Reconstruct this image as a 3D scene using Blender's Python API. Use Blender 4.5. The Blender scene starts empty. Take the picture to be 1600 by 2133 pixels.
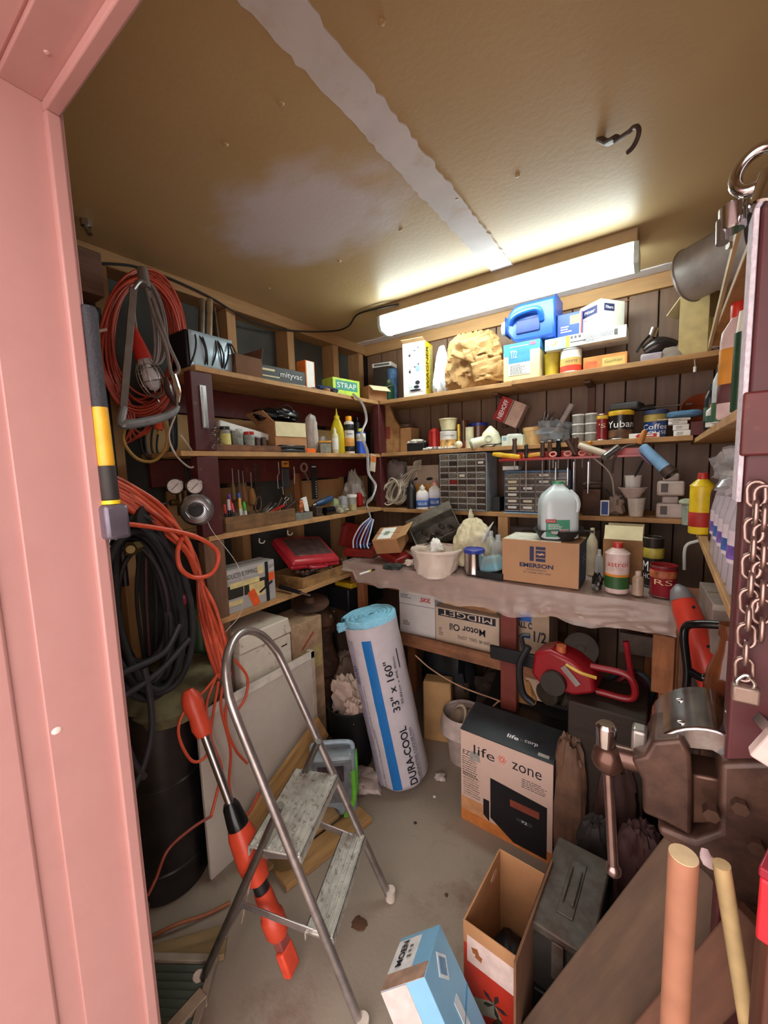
import bpy, math, random
from mathutils import Vector, Matrix, Euler, noise
R = math.radians
S = bpy.context.scene
COL = S.collection
rnd = random.Random(7)

# ---------------------------------------------------------------- camera, sky, light, exposure
MC = Matrix(((0.8220183698, -0.0357212716, 0.5683395027),
             (0.5685472689, 0.1079949241, -0.8155311762),
             (-0.0322459708, 0.9935094801, 0.1090830429)))
CAMZ = 1.5
FPX = 842.0
cam = bpy.data.cameras.new('camera')
cam.sensor_fit = 'VERTICAL'; cam.sensor_height = 36; cam.sensor_width = 27
cam.lens = FPX / 2133 * 36; cam.clip_start = 0.01; cam.clip_end = 60
camo = bpy.data.objects.new('camera', cam); COL.objects.link(camo)
camo.matrix_world = Matrix.Translation((0, 0, CAMZ)) @ MC.to_4x4()
S.camera = camo
S.view_settings.view_transform = 'Standard'; S.view_settings.look = 'None'
S.view_settings.exposure = 0.3; S.view_settings.gamma = 1.0
S.view_settings.use_curve_mapping = False
wd = bpy.data.worlds.new('open_shade_sky'); S.world = wd; wd.use_nodes = True
wd.node_tree.nodes['Background'].inputs[0].default_value = (1.0, 0.90, 0.87, 1)
wd.node_tree.nodes['Background'].inputs[1].default_value = 3.3
TUBE_STRENGTH = 18.0
TUBE_COLOR = (0.86, 1.0, 0.97)

# ---------------------------------------------------------------- locating: photo columns/rows on real planes
def ray(px, py):
    return MC @ Vector((px - 800, -(py - 1066.5), -FPX))
def W(px, py, x=None, y=None, z=None):
    d = ray(px, py)
    if x is not None: t = x / d.x
    elif y is not None: t = y / d.y
    else: t = (z - CAMZ) / d.z
    return Vector((d.x*t, d.y*t, CAMZ + d.z*t))
MI = MC.transposed()
def pj(p):
    q = MI @ (Vector(p) - Vector((0, 0, CAMZ)))
    return 800 + FPX*q.x/-q.z, 1066.5 - FPX*q.y/-q.z
def colm(px, z, x=None, y=None):
    # point at height z on the plane x= or y= seen in column px
    lo, hi = 0.0, 2133.0
    for _ in range(2):
        pass
    k = (px - 800)/FPX
    # q.x = -k*q.z ; q = MI @ (p - c)
    r0 = MI[0]; r2 = MI[2]
    a = [r0[i] + k*r2[i] for i in range(3)]
    dz = z - CAMZ
    if y is not None:
        return Vector((-(a[1]*y + a[2]*dz)/a[0], y, z))
    return Vector((x, -(a[0]*x + a[2]*dz)/a[1], z))
def rowz(py, x, y):
    k = -(py - 1066.5)/FPX
    r1 = MI[1]; r2 = MI[2]
    a = [r1[i] + k*r2[i] for i in range(3)]
    return CAMZ - (a[0]*x + a[1]*y)/a[2]
def fit(px0, px1, pyt, zs, x=None, y=None):
    """base point, silhouette width and height of a thing standing at height zs"""
    c = colm((px0+px1)/2, zs, x, y)
    h = max(.01, rowz(pyt, c.x, c.y) - zs)
    c2 = colm((px0+px1)/2, zs+h/2, x, y)
    a = colm(px0, zs+h/2, x, y); b = colm(px1, zs+h/2, x, y)
    ang = abs(math.atan2(a.y, a.x) - math.atan2(b.y, b.x))
    w = 2*math.hypot(c2.x, c2.y)*math.tan(ang/2)
    c2.z = zs
    return c2, w, h
def bfit(px0, px1, pyt, zs, x=None, y=None):
    """a box whose front face lies on the plane: left end, width along the wall, height"""
    a = colm(px0, zs, x, y); b = colm(px1, zs, x, y)
    h = max(.01, rowz(pyt, (a.x+b.x)/2, (a.y+b.y)/2) - zs)
    return (a+b)/2, (b-a).length, h

# ---------------------------------------------------------------- materials
def lin(c):
    if isinstance(c, str):
        c = [int(c[i:i+2], 16)/255 for i in (0, 2, 4)]
    return tuple((v/12.92 if v <= .04045 else ((v+.055)/1.055)**2.4) for v in c)
MC_ = {}
def mat(hexc, rough=.6, metal=0., var=.18, scale=25., bump=.0, alpha=1., stretch=None, coat=0., dirt=None, dirts=6., dirta=.5, emit=0., spec=.5, bscale=None, thr=(.45, .6)):
    key = (hexc, rough, metal, var, scale, bump, alpha, stretch, coat, dirt, dirts, dirta, emit, spec, bscale, thr)
    if key in MC_: return MC_[key]
    m = bpy.data.materials.new('m_'+str(hexc)); m.use_nodes = True
    nt = m.node_tree; b = nt.nodes['Principled BSDF']
    b.inputs['Roughness'].default_value = rough
    b.inputs['Metallic'].default_value = metal
    b.inputs['Alpha'].default_value = alpha
    b.inputs['Coat Weight'].default_value = coat
    b.inputs['Specular IOR Level'].default_value = spec
    c = lin(hexc)
    tc = nt.nodes.new('ShaderNodeTexCoord'); mp = nt.nodes.new('ShaderNodeMapping')
    nt.links.new(tc.outputs['Object'], mp.inputs['Vector'])
    if stretch: mp.inputs['Scale'].default_value = stretch
    n = nt.nodes.new('ShaderNodeTexNoise'); n.inputs['Scale'].default_value = scale; n.inputs['Detail'].default_value = 5
    nt.links.new(mp.outputs[0], n.inputs['Vector'])
    r = nt.nodes.new('ShaderNodeValToRGB')
    r.color_ramp.elements[0].position = .3; r.color_ramp.elements[1].position = .7
    r.color_ramp.elements[0].color = tuple(min(1, v*(1-var)) for v in c)+(1,)
    r.color_ramp.elements[1].color = tuple(min(1, v*(1+var)) for v in c)+(1,)
    nt.links.new(n.outputs['Fac'], r.inputs['Fac'])
    out = r.outputs['Color']
    if dirt:
        n2 = nt.nodes.new('ShaderNodeTexNoise'); n2.inputs['Scale'].default_value = dirts; n2.inputs['Detail'].default_value = 8
        n2.inputs['Roughness'].default_value = .65
        nt.links.new(tc.outputs['Object'], n2.inputs['Vector'])
        r2 = nt.nodes.new('ShaderNodeValToRGB')
        r2.color_ramp.elements[0].position = thr[0]; r2.color_ramp.elements[1].position = thr[1]
        r2.color_ramp.elements[0].color = (0, 0, 0, 1); r2.color_ramp.elements[1].color = (dirta,)*3+(1,)
        mx = nt.nodes.new('ShaderNodeMixRGB'); mx.inputs[2].default_value = lin(dirt)+(1,)
        nt.links.new(n2.outputs['Fac'], r2.inputs['Fac']); nt.links.new(r2.outputs[0], mx.inputs[0]); nt.links.new(out, mx.inputs[1])
        out = mx.outputs[0]
    nt.links.new(out, b.inputs['Base Color'])
    if bump:
        nb = n
        if bscale:
            nb = nt.nodes.new('ShaderNodeTexNoise'); nb.inputs['Scale'].default_value = bscale; nb.inputs['Detail'].default_value = 6
            nt.links.new(mp.outputs[0], nb.inputs['Vector'])
        bp = nt.nodes.new('ShaderNodeBump'); bp.inputs['Strength'].default_value = bump; bp.inputs['Distance'].default_value = .01
        nt.links.new(nb.outputs['Fac'], bp.inputs['Height']); nt.links.new(bp.outputs[0], b.inputs['Normal'])
    if emit:
        b.inputs['Emission Color'].default_value = c+(1,); b.inputs['Emission Strength'].default_value = emit
    MC_[key] = m
    return m
def wood(hexc, ax='x', **k):
    s = {'x': (.12, 1, 1), 'y': (1, .12, 1), 'z': (1, 1, .12)}[ax]
    k.setdefault('var', .28); k.setdefault('scale', 45.); k.setdefault('bump', .15); k.setdefault('rough', .7)
    return mat(hexc, stretch=s, **k)
CLEAR = mat('d8dcd8', rough=.12, alpha=.28, var=.1)
CLEARG = mat('b9bdb6', rough=.1, alpha=.42, var=.2)
CARD = mat('b07f55', rough=.8, var=.1, scale=14, bump=.05)
CARDL = mat('c89a68', rough=.8, var=.1, scale=14, bump=.05)
CARDD = mat('6e4a33', rough=.85, var=.15, scale=14, bump=.05)
KRAFT = mat('b98f5e', rough=.75, var=.15, scale=12, bump=.2)
CREAM = mat('ddd2a8', rough=.75, var=.08)
WHITE = mat('e6e4de', rough=.55, var=.04)
PAPER = mat('f1efe8', rough=.7, var=.03)
BLACK = mat('17171a', rough=.5, var=.2)
BLACKG = mat('0e0f12', rough=.22, var=.2)
RUB = mat('1f1e20', rough=.75, var=.3, bump=.1)
INK = mat('161622', rough=.6, var=.05)
INKN = mat('23264f', rough=.6, var=.05)
INKG = mat('5d5a58', rough=.6, var=.1)
INKW = mat('eeeeee', rough=.6, var=.03)
RED = mat('b3261f', rough=.35, var=.1)
REDD = mat('6d1a1c', rough=.4, var=.2)
STEEL = mat('b5b3b3', rough=.28, metal=1, var=.15)
CHROME = mat('d8d8da', rough=.12, metal=1, var=.06)
IRON = mat('5a4a44', rough=.5, metal=.6, var=.35, bump=.2)
RUSTY = mat('5b3d2c', rough=.75, metal=.2, var=.4, bump=.3, dirt='2a1d17', dirta=.8)
PINE = wood('b98a55', 'x')
ORANGE = mat('e2512a', rough=.4, var=.08)
YEL = mat('e7c321', rough=.35, var=.08)
BLUE = mat('2f5fb4', rough=.35, var=.1)

# ---------------------------------------------------------------- mesh builder
def basis(d):
    d = Vector(d).normalized()
    u = d.cross(Vector((0, 0, 1)))
    if u.length < 1e-3: u = d.cross(Vector((0, 1, 0)))
    u.normalize(); v = d.cross(u)
    return u, v
def spline(pts, k=6, closed=False):
    P = [Vector(p) for p in pts]; n = len(P); o = []
    rng = range(n if closed else n-1)
    for i in rng:
        p0 = P[(i-1) % n] if (closed or i > 0) else P[0]*2-P[1]
        p1 = P[i]; p2 = P[(i+1) % n]
        p3 = P[(i+2) % n] if (closed or i+2 < n) else P[-1]*2-P[-2]
        for j in range(k):
            t = j/k
            o.append(.5*((2*p1)+(p2-p0)*t+(2*p0-5*p1+4*p2-p3)*t*t+(3*p1-3*p2+p3-p0)*t**3))
    if not closed: o.append(P[-1])
    return o
class B:
    def __init__(s): s.v = []; s.f = []; s.mi = []; s.M = Matrix()
    def add(s, vs, fs, m=0):
        o = len(s.v); s.v += [s.M @ Vector(v) for v in vs]
        s.f += [tuple(i+o for i in f) for f in fs]; s.mi += [m]*len(fs)
        return s
    def box(s, x0, x1, y0, y1, z0, z1, m=0, taper=0):
        t = taper
        vs = [(x0, y0, z0), (x1, y0, z0), (x1, y1, z0), (x0, y1, z0), (x0+t, y0+t, z1), (x1-t, y0+t, z1), (x1-t, y1-t, z1), (x0+t, y1-t, z1)]
        return s.add(vs, [(0, 3, 2, 1), (4, 5, 6, 7), (0, 1, 5, 4), (1, 2, 6, 5), (2, 3, 7, 6), (3, 0, 4, 7)], m)
    def cb(s, w, d, h, c=(0, 0, 0), m=0, rot=None):
        """box centred in x,y on c with its bottom at c.z, optional euler"""
        M0 = s.M
        s.M = M0 @ Matrix.Translation(c) @ (Euler([R(a) for a in rot]).to_matrix().to_4x4() if rot else Matrix())
        s.box(-w/2, w/2, -d/2, d/2, 0, h, m); s.M = M0; return s
    def beam(s, a, b, w, t, up=(0, 0, 1), m=0):
        """rectangular bar from a to b; w across (perp to up), t along up"""
        a = Vector(a); b = Vector(b); d = (b-a).normalized(); up = Vector(up)
        u = d.cross(up).normalized(); v = u.cross(d)
        vs = []
        for p in (a, b):
            for i, j in ((-1, -1), (1, -1), (1, 1), (-1, 1)):
                vs.append(p+u*w/2*i+v*t/2*j)
        return s.add(vs, [(3, 2, 1, 0), (4, 5, 6, 7), (0, 1, 5, 4), (1, 2, 6, 5), (2, 3, 7, 6), (3, 0, 4, 7)], m)
    def tube(s, pts, r, n=8, m=0, closed=False, cap=True, k=0, flat=1.):
        P = spline(pts, k, closed) if k else [Vector(p) for p in pts]
        rs = r if isinstance(r, (list, tuple)) else None
        vs = []; fs = []; N = len(P)
        u = None
        for i, p in enumerate(P):
            if closed: d = P[(i+1) % N]-P[i-1]
            else: d = P[min(i+1, N-1)]-P[max(i-1, 0)]
            if d.length < 1e-9: d = Vector((0, 0, 1))
            d.normalize()
            if u is None: u, v = basis(d)
            else:
                u = (u-d*u.dot(d))
                if u.length < 1e-4: u = basis(d)[0]
                u.normalize(); v = d.cross(u)
            if rs: q = i/(N-1)*(len(rs)-1); a = int(min(q, len(rs)-2)); rr = rs[a]+(rs[a+1]-rs[a])*(q-a)
            else: rr = r
            for j in range(n):
                t = 2*math.pi*j/n
                vs.append(p+u*math.cos(t)*rr+v*math.sin(t)*rr*flat)
        for i in range(N if closed else N-1):
            for j in range(n):
                a = i*n+j; b = i*n+(j+1) % n; c = ((i+1) % N)*n+(j+1) % n; e = ((i+1) % N)*n+j
                fs.append((a, b, c, e))
        if cap and not closed:
            fs.append(tuple(range(n-1, -1, -1))); fs.append(tuple((N-1)*n+j for j in range(n)))
        return s.add(vs, fs, m)
    def cyl(s, a, b, r, r2=None, n=16, m=0):
        a = Vector(a); b = Vector(b)
        return s.tube([a, b], [r, r if r2 is None else r2], n=n, m=m)
    def lathe(s, prof, n=24, c=(0, 0, 0), m=0, sq=0, sx=1., sy=1.):
        """profile of (radius, z); sq makes the section squarer"""
        vs = []; fs = []; c = Vector(c)
        for r, z in prof:
            for j in range(n):
                t = 2*math.pi*j/n; ct, st = math.cos(t), math.sin(t)
                if sq:
                    k = 1/(abs(ct)**(2+sq)+abs(st)**(2+sq))**(1/(2+sq))
                else: k = 1
                vs.append(c+Vector((r*ct*k*sx, r*st*k*sy, z)))
        for i in range(len(prof)-1):
            for j in range(n):
                fs.append((i*n+j, i*n+(j+1) % n, (i+1)*n+(j+1) % n, (i+1)*n+j))
        if prof[0][0] > 1e-6: fs.append(tuple(range(n-1, -1, -1)))
        if prof[-1][0] > 1e-6 and prof[-1][0] != prof[0][0] or (prof[-1][0] > 1e-6 and prof[-1][1] > prof[0][1]):
            if prof[-1][1] >= max(p[1] for p in prof)-1e-6: fs.append(tuple((len(prof)-1)*n+j for j in range(n)))
        return s.add(vs, fs, m)
    def open_lathe(s, prof, n=24, c=(0, 0, 0), m=0, **k):
        a = len(s.f); s.lathe(prof, n, c, m, **k)
        cut = [i for i in range(a, len(s.f)) if len(s.f[i]) == n and n > 4]
        for i in reversed(cut[1:] if len(cut) > 1 else []):
            del s.f[i]; del s.mi[i]
        return s
    def sph(s, c, r, n=12, m=0, sc=(1, 1, 1)):
        vs = []; fs = []; c = Vector(c); h = n//2
        for i in range(h+1):
            a = math.pi*i/h
            for j in range(n):
                t = 2*math.pi*j/n
                vs.append(c+Vector((r*math.sin(a)*math.cos(t)*sc[0], r*math.sin(a)*math.sin(t)*sc[1], r*math.cos(a)*sc[2])))
        for i in range(h):
            for j in range(n):
                fs.append((i*n+j, (i+1)*n+j, (i+1)*n+(j+1) % n, i*n+(j+1) % n))
        return s.add(vs, fs, m)
    def prism(s, poly, a, b, plane='xz', m=0):
        """polygon (2d) extruded a..b along the third axis"""
        n = len(poly)
        def P(p, w):
            return {'xz': (p[0], w, p[1]), 'yz': (w, p[0], p[1]), 'xy': (p[0], p[1], w)}[plane]
        vs = [P(p, a) for p in poly]+[P(p, b) for p in poly]
        fs = [tuple(range(n-1, -1, -1)), tuple(range(n, 2*n))]+[(i, (i+1) % n, n+(i+1) % n, n+i) for i in range(n)]
        return s.add(vs, fs, m)
    def grid(s, fn, nu, nv, m=0):
        vs = [fn(i/nu, j/nv) for j in range(nv+1) for i in range(nu+1)]
        fs = [(j*(nu+1)+i, j*(nu+1)+i+1, (j+1)*(nu+1)+i+1, (j+1)*(nu+1)+i) for j in range(nv) for i in range(nu)]
        return s.add(vs, fs, m)
    def crumple(s, w, d, h, amp=.18, fr=5., n=20, seed=0, m=0, sq=1.5, c=(0, 0, 0), top=1., soft=0):
        """a crumpled closed lump w x d x h sitting on c"""
        vs = []; fs = []; hh = n//2; so = Vector((seed*3.1, seed*1.7, seed*.9))
        for i in range(hh+1):
            a = math.pi*i/hh
            for j in range(n):
                t = 2*math.pi*j/n
                q = Vector((math.sin(a)*math.cos(t), math.sin(a)*math.sin(t), math.cos(a)))
                k = 1/sum(abs(e)**(2+sq) for e in q)**(1/(2+sq))
                if soft:
                    e1 = 1-2*abs(noise.noise(q*fr*.45+so)); e2 = 1-2*abs(noise.noise(q*fr*1.1+so*2)); nn = .7*e1+.4*e2+.5*noise.noise(q*1.6+so)-.6
                else: nn = noise.noise(q*fr*.5+so)*1.2+abs(noise.noise(q*fr+so))*1.3-.45
                k *= 1+amp*nn
                p = q*k
                z = (p.z+1)/2
                tw = 1-(1-top)*max(0, min(1, z))
                vs.append(Vector(c)+Vector((p.x*w/2*tw, p.y*d/2*tw, max(0, z*h))))
        for i in range(hh):
            for j in range(n):
                fs.append((i*n+j, (i+1)*n+j, (i+1)*n+(j+1) % n, i*n+(j+1) % n))
        return s.add(vs, fs, m)
    def out(s, name, mats, parent=None, loc=None, rot=None, bevel=0, smooth=True, solid=0, kind=None, label=None, sub=0, seg=2, ang=35):
        me = bpy.data.meshes.new(name)
        me.from_pydata([tuple(v) for v in s.v], [], s.f)
        for mm in (mats if isinstance(mats, (list, tuple)) else [mats]): me.materials.append(mm)
        if any(s.mi): me.polygons.foreach_set('material_index', s.mi)
        me.validate(); me.update()
        if smooth:
            me.polygons.foreach_set('use_smooth', [True]*len(me.polygons))
            me.set_sharp_from_angle(angle=R(ang))
        o = bpy.data.objects.new(name, me); COL.objects.link(o)
        if parent: o.parent = parent
        if loc is not None: o.location = loc
        if rot is not None: o.rotation_euler = rot if not isinstance(rot, (int, float)) else (0, 0, rot)
        if solid:
            md = o.modifiers.new('solid', 'SOLIDIFY'); md.thickness = solid; md.offset = 0
        if bevel:
            md = o.modifiers.new('bevel', 'BEVEL'); md.width = bevel; md.segments = seg; md.limit_method = 'ANGLE'; md.angle_limit = R(40)
            md.harden_normals = False
        if sub:
            md = o.modifiers.new('sub', 'SUBSURF'); md.levels = sub; md.render_levels = sub
        if kind: o['kind'] = kind
        if label: o['label'] = label
        return o
def tag(o, label, cat, group=None):
    o['label'] = label; o['category'] = cat
    if group: o['group'] = group
    return o
def thing(name, label, cat, loc=(0, 0, 0), rz=0, rot=None, group=None, M=None):
    o = bpy.data.objects.new(name, None); COL.objects.link(o); o.empty_display_size = .02
    o.location = loc
    o.rotation_euler = rot if rot is not None else (0, 0, rz)
    if M is not None: o.matrix_world = M
    return tag(o, label, cat, group)
def solo(name, label, cat, b, mats, loc=(0, 0, 0), rz=0, rot=None, group=None, **k):
    o = b.out(name, mats, None, loc, rot if rot is not None else (0, 0, rz), **k)
    return tag(o, label, cat, group)
def struct(name, b, mats, **k):
    o = b.out(name, mats, None, **k); o['kind'] = 'structure'; return o
def aim(a, b, roll=0):
    """matrix at a whose local z points to b"""
    a = Vector(a); z = (Vector(b)-a).normalized(); u, v = basis(z)
    return Matrix.Translation(a) @ Matrix((u, v, z)).transposed().to_4x4() @ Matrix.Rotation(roll, 4, 'Z')

FROT = {'F': (90, 0, 0), 'R': (90, 0, 90), 'L': (90, 0, -90), 'B': (90, 0, 180), 'T': (0, 0, 0)}
def txt(parent, st, w, h, loc, face='F', mt=None, roll=0, bend=0, name='lettering', bold=0, shear=0, ext=.0004):
    cu = bpy.data.curves.new('t', 'FONT'); cu.body = st; cu.align_x = 'CENTER'; cu.align_y = 'CENTER'
    cu.offset = bold; cu.shear = shear; cu.resolution_u = 3; cu.extrude = .0
    t = bpy.data.objects.new('t', cu); COL.objects.link(t)
    bpy.context.view_layer.update()
    me = bpy.data.meshes.new_from_object(t)
    bpy.data.objects.remove(t)
    if not len(me.vertices): return None
    xs = [v.co.x for v in me.vertices]; ys = [v.co.y for v in me.vertices]
    cx, cy = (min(xs)+max(xs))/2, (min(ys)+max(ys))/2
    kx = w/max(1e-6, max(xs)-min(xs)); ky = h/max(1e-6, max(ys)-min(ys))
    cr, sr = math.cos(R(roll)), math.sin(R(roll))
    for v in me.vertices:
        a = (v.co.x-cx)*kx; b = (v.co.y-cy)*ky
        x = a*cr-b*sr; y = a*sr+b*cr
        if bend: v.co = (math.sin(x/bend)*bend, y, math.cos(x/bend)*bend-bend)
        else: v.co = (x, y, 0)
    me.materials.clear(); me.materials.append(mt or INK)
    o = bpy.data.objects.new(name, me); COL.objects.link(o); o.parent = parent
    e = Euler([R(a) for a in FROT[face]])
    o.location = Vector(loc)+e.to_matrix() @ Vector((0, 0, ext)); o.rotation_euler = e
    return o
def facept(w, d, h, face, u, v):
    """point on a box face (box centred in x,y, bottom at 0); u,v in -.5...5 of that face"""
    return {'F': (u*w, -d/2, h/2+v*h), 'B': (-u*w, d/2, h/2+v*h), 'R': (w/2, u*d, h/2+v*h), 'L': (-w/2, -u*d, h/2+v*h), 'T': (u*w, v*d, h)}[face]
def fsize(w, d, h, face): return {'F': (w, h), 'B': (w, h), 'R': (d, h), 'L': (d, h), 'T': (w, d)}[face]
def patch(parent, dims, face, u, v, pw, ph, mt, name='printed_panel', roll=0, lift=.0006, z0=0):
    """thin printed sheet on a face; pw, ph as fractions of the face"""
    fw, fh = fsize(*dims, face); a, b = pw*fw/2, ph*fh/2
    q = B(); q.box(-a, a, -b, b, -.0003, lift)
    e = Euler([R(t) for t in FROT[face]])
    M = e.to_matrix().to_4x4() @ Matrix.Rotation(R(roll), 4, 'Z')
    o = q.out(name, mt, parent, smooth=False)
    p = Vector(facept(*dims, face, u, v)); p.z += z0
    o.matrix_local = Matrix.Translation(p) @ M
    return o
def writing(parent, dims, face, u, v, tw, th, st, mt=None, roll=0, bend=0, z0=0, ext=.0011, **k):
    fw, fh = fsize(*dims, face)
    p = Vector(facept(*dims, face, u, v)); p.z += z0
    a, b = (tw*fw, th*fh) if abs(roll) % 180 != 90 else (th*fh, tw*fw)
    return txt(parent, st, a, b, p, face, mt, roll, bend, ext=ext, **k)
def lines(parent, dims, face, u, v, pw, ph, n, mt=None, z0=0, seed=1):
    """small print: rows of thin bars"""
    rr = random.Random(seed); fw, fh = fsize(*dims, face); q = B(); W_, H_ = pw*fw, ph*fh
    for i in range(n):
        yy = H_/2-(i+.5)*H_/n; ww = W_*rr.uniform(.55, 1)
        x = -W_/2
        while x < -W_/2+ww:
            l = rr.uniform(.06, .16)*W_
            q.box(x, min(x+l, W_/2), yy-H_/n*.22, yy+H_/n*.22, 0, .0002); x += l+W_*.03
    o = q.out('small_print', mt or INKG, parent, smooth=False)
    e = Euler([R(t) for t in FROT[face]]); p = Vector(facept(*dims, face, u, v)); p.z += z0
    o.rotation_euler = e; o.location = p+e.to_matrix() @ Vector((0, 0, .001))
    return o
def carton(name, label, loc, dims, rz=0, mt=None, cat='box', patches=(), texts=(), prints=(), flaps=None, open_=False, tape=None, rot=None, group=None, inner=None, M=None, bevel=.002):
    w, d, h = dims; mt = mt or CARD
    t = thing(name, label, cat, loc, rz, rot, group, M)
    b = B()
    if open_:
        k = .004
        b.box(-w/2, w/2, -d/2, -d/2+k, 0, h); b.box(-w/2, w/2, d/2-k, d/2, 0, h)
        b.box(-w/2, -w/2+k, -d/2+k, d/2-k, 0, h); b.box(w/2-k, w/2, -d/2+k, d/2-k, 0, h); b.box(-w/2+k, w/2-k, -d/2+k, d/2-k, 0, k)
        b.out('body', mt, t, bevel=.001)
    else:
        b.box(-w/2, w/2, -d/2, d/2, 0, h); b.out('body', mt, t, bevel=bevel)
        if min(w, d) > .05:
            s = B(); s.box(-w/2+.004, w/2-.004, -.0012, .0012, h-.0005, h+.0012); s.out('flap_seam', CARDD, t, smooth=False)
    for f in (flaps or ()):
        side, ln, ang = f[:3]; fm = f[3] if len(f) > 3 else mt
        q = B(); L = w if side in 'FB' else d
        q.box(-L/2+.003, L/2-.003, 0, ln, -.0015, .0015)
        o = q.out('flap', fm, t, bevel=.0006)
        zr = {'F': 180, 'B': 0, 'R': -90, 'L': 90}[side]
        p = {'F': (0, -d/2, h), 'B': (0, d/2, h), 'R': (w/2, 0, h), 'L': (-w/2, 0, h)}[side]
        o.matrix_local = Matrix.Translation(p) @ Matrix.Rotation(R(zr), 4, 'Z') @ Matrix.Rotation(R(ang), 4, 'X')
    for i, a in enumerate(patches): patch(t, dims, *a, **({} if len(a) > 8 else {'lift': .0006+.0003*i}))
    for a in texts:
        kw = a[-1] if isinstance(a[-1], dict) else {}
        aa = list(a[:-1] if kw else a)[:8]; writing(t, dims, *aa, ext=.0010+.0003*len(patches), **kw)
    for i, a in enumerate(prints):
        o = lines(t, dims, *a, seed=i+3); o.location = Vector(o.location)+o.rotation_euler.to_matrix() @ Vector((0, 0, .0003*len(patches)))
    return t
def can(name, label, loc, r, h, body, lid=None, lab=None, cat='can', text=None, band=None, rims=STEEL, open_=False, rz=None, group=None, lr=(.06, .94)):
    # turned so that its front (-y) looks at the doorway
    if rz is None: rz = math.atan2(-loc[1], -loc[0])+math.pi/2
    t = thing(name, label, cat, loc, rz, group=group)
    if open_:
        b = B(); b.open_lathe([(r*.96, 0), (r, .003), (r, h-.004), (r*1.02, h-.002), (r*1.02, h), (r*.97, h), (r*.965, h-.01), (r*.965, .006), (0, .006)])
        b.out('body', body, t)
    else:
        b = B(); b.lathe([(r*.95, 0), (r*1.01, .002), (r, .006), (r, h-.006), (r*1.02, h-.003), (r*1.0, h), (r*.93, h), (r*.92, h-.003), (0, h-.003)])
        b.out('body', body, t)
    if rims:
        for z in (.004, h-.004):
            q = B(); q.tube([(r*math.cos(a)*1.01, r*math.sin(a)*1.01, z) for a in [i*math.pi/12 for i in range(24)]], .0018, n=6, closed=True); q.out('rim', rims, t)
    if lab:
        q = B(); z0, z1 = h*lr[0], h*lr[1]
        q.lathe([(r*1.004, z0), (r*1.012, z0+.001), (r*1.012, z1-.001), (r*1.004, z1)], n=28); q.out('paper_label', lab, t)
    for bd in (band or ()):
        z0, z1, m = bd; q = B(); q.lathe([(r*1.01, h*z0), (r*1.02, h*z0+.0005), (r*1.02, h*z1-.0005), (r*1.01, h*z1)], n=28); q.out('label_band', m, t)
    if lid:
        q = B(); q.lathe([(r*1.04, h-.012), (r*1.06, h-.010), (r*1.06, h+.004), (r*1.0, h+.006), (r*.9, h+.006), (r*.88, h+.003), (0, h+.003)], n=28); q.out('lid', lid, t)
    for tx in (text or ()):
        st, m, zc, tw, th = tx[:5]; off = tx[5] if len(tx) > 5 else 0
        o = txt(t, st, tw*2*r, th*h, (0, -r*1.025, h*zc), 'F', m, bend=r*1.03)
        if o and off:
            o.matrix_local = Matrix.Rotation(off, 4, 'Z') @ Matrix.Translation((0, -r*1.026, h*zc)) @ Euler((R(90), 0, 0)).to_matrix().to_4x4()
    return t
def bottle(name, label, loc, r, h, body, cap, lab=None, style='round', cat='bottle', text=None, band=None, sq=0, sy=1., rz=None, group=None, capr=.35, nozzle=0, rot=None, lr=(.15, .62)):
    if rz is None: rz = math.atan2(-loc[1], -loc[0])+math.pi/2
    t = thing(name, label, cat, loc, rz, rot, group)
    P = {'round': [(.9, 0), (1, .02), (1, .66), (.93, .74), (.5, .84), (.38, .87), (.38, .9)],
         'spray': [(.96, 0), (1, .01), (1, .8), (.92, .845), (.55, .87), (.5, .88)],
         'cone': [(.95, 0), (1, .015), (1, .78), (1.05, .79), (.98, .805), (.42, .9), (.4, .91)],
         'sloped': [(.85, 0), (1, .03), (1, .42), (.9, .56), (.6, .7), (.36, .77), (.34, .79)],
         'jug': [(.9, 0), (1, .03), (1, .52), (.96, .62), (.75, .76), (.45, .87), (.32, .91), (.32, .93)]}[style]
    b = B(); b.lathe([(a*r, z*h) for a, z in P]+[(0, P[-1][1]*h)], sq=sq, sy=sy, n=28); b.out('body', body, t)
    z = P[-1][1]*h
    q = B()
    cr = max(capr*r, P[-1][0]*r*1.06) if style != 'spray' else r*.62
    if nozzle:
        q.lathe([(cr*1.1, z-.008), (cr*1.1, z+.010), (cr*.5, z+.014), (cr*.42, z+.022), (cr*.14, h-.003), (cr*.1, h), (0, h)])
    else:
        q.lathe([(cr, z-.012*(style != 'spray')), (cr*1.02, z), (cr, h-.003), (cr*.9, h), (0, h)])
    q.out('cap', cap, t)
    if lab:
        q = B(); z0, z1 = h*lr[0], h*lr[1]
        q.lathe([(r*1.002, z0), (r*1.012, z0+.0008), (r*1.012, z1-.0008), (r*1.002, z1)], n=28, sq=sq, sy=sy); q.out('paper_label', lab, t)
    for bd in (band or ()):
        z0, z1, m = bd; q = B(); q.lathe([(r*1.01, h*z0), (r*1.02, h*z0+.0005), (r*1.02, h*z1-.0005), (r*1.01, h*z1)], n=28, sq=sq, sy=sy); q.out('label_band', m, t)
    for st, m, zc, tw, th in (text or ()):
        txt(t, st, tw*2*r, th*h, (0, -r*1.03*sy, h*zc), 'F', m, bend=0 if sq else r*1.04)
    return t
def cord(name, label, pts, r, mt, cat='cord', k=6, n=8, group=None, closed=False, flat=1.):
    b = B(); b.tube(pts, r, n=n, k=k, closed=closed, flat=flat)
    o = b.out(name, mt, ang=60)
    return tag(o, label, cat, group) if label else o
def facing(loc): return math.atan2(-loc[1], -loc[0])+math.pi/2
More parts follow.
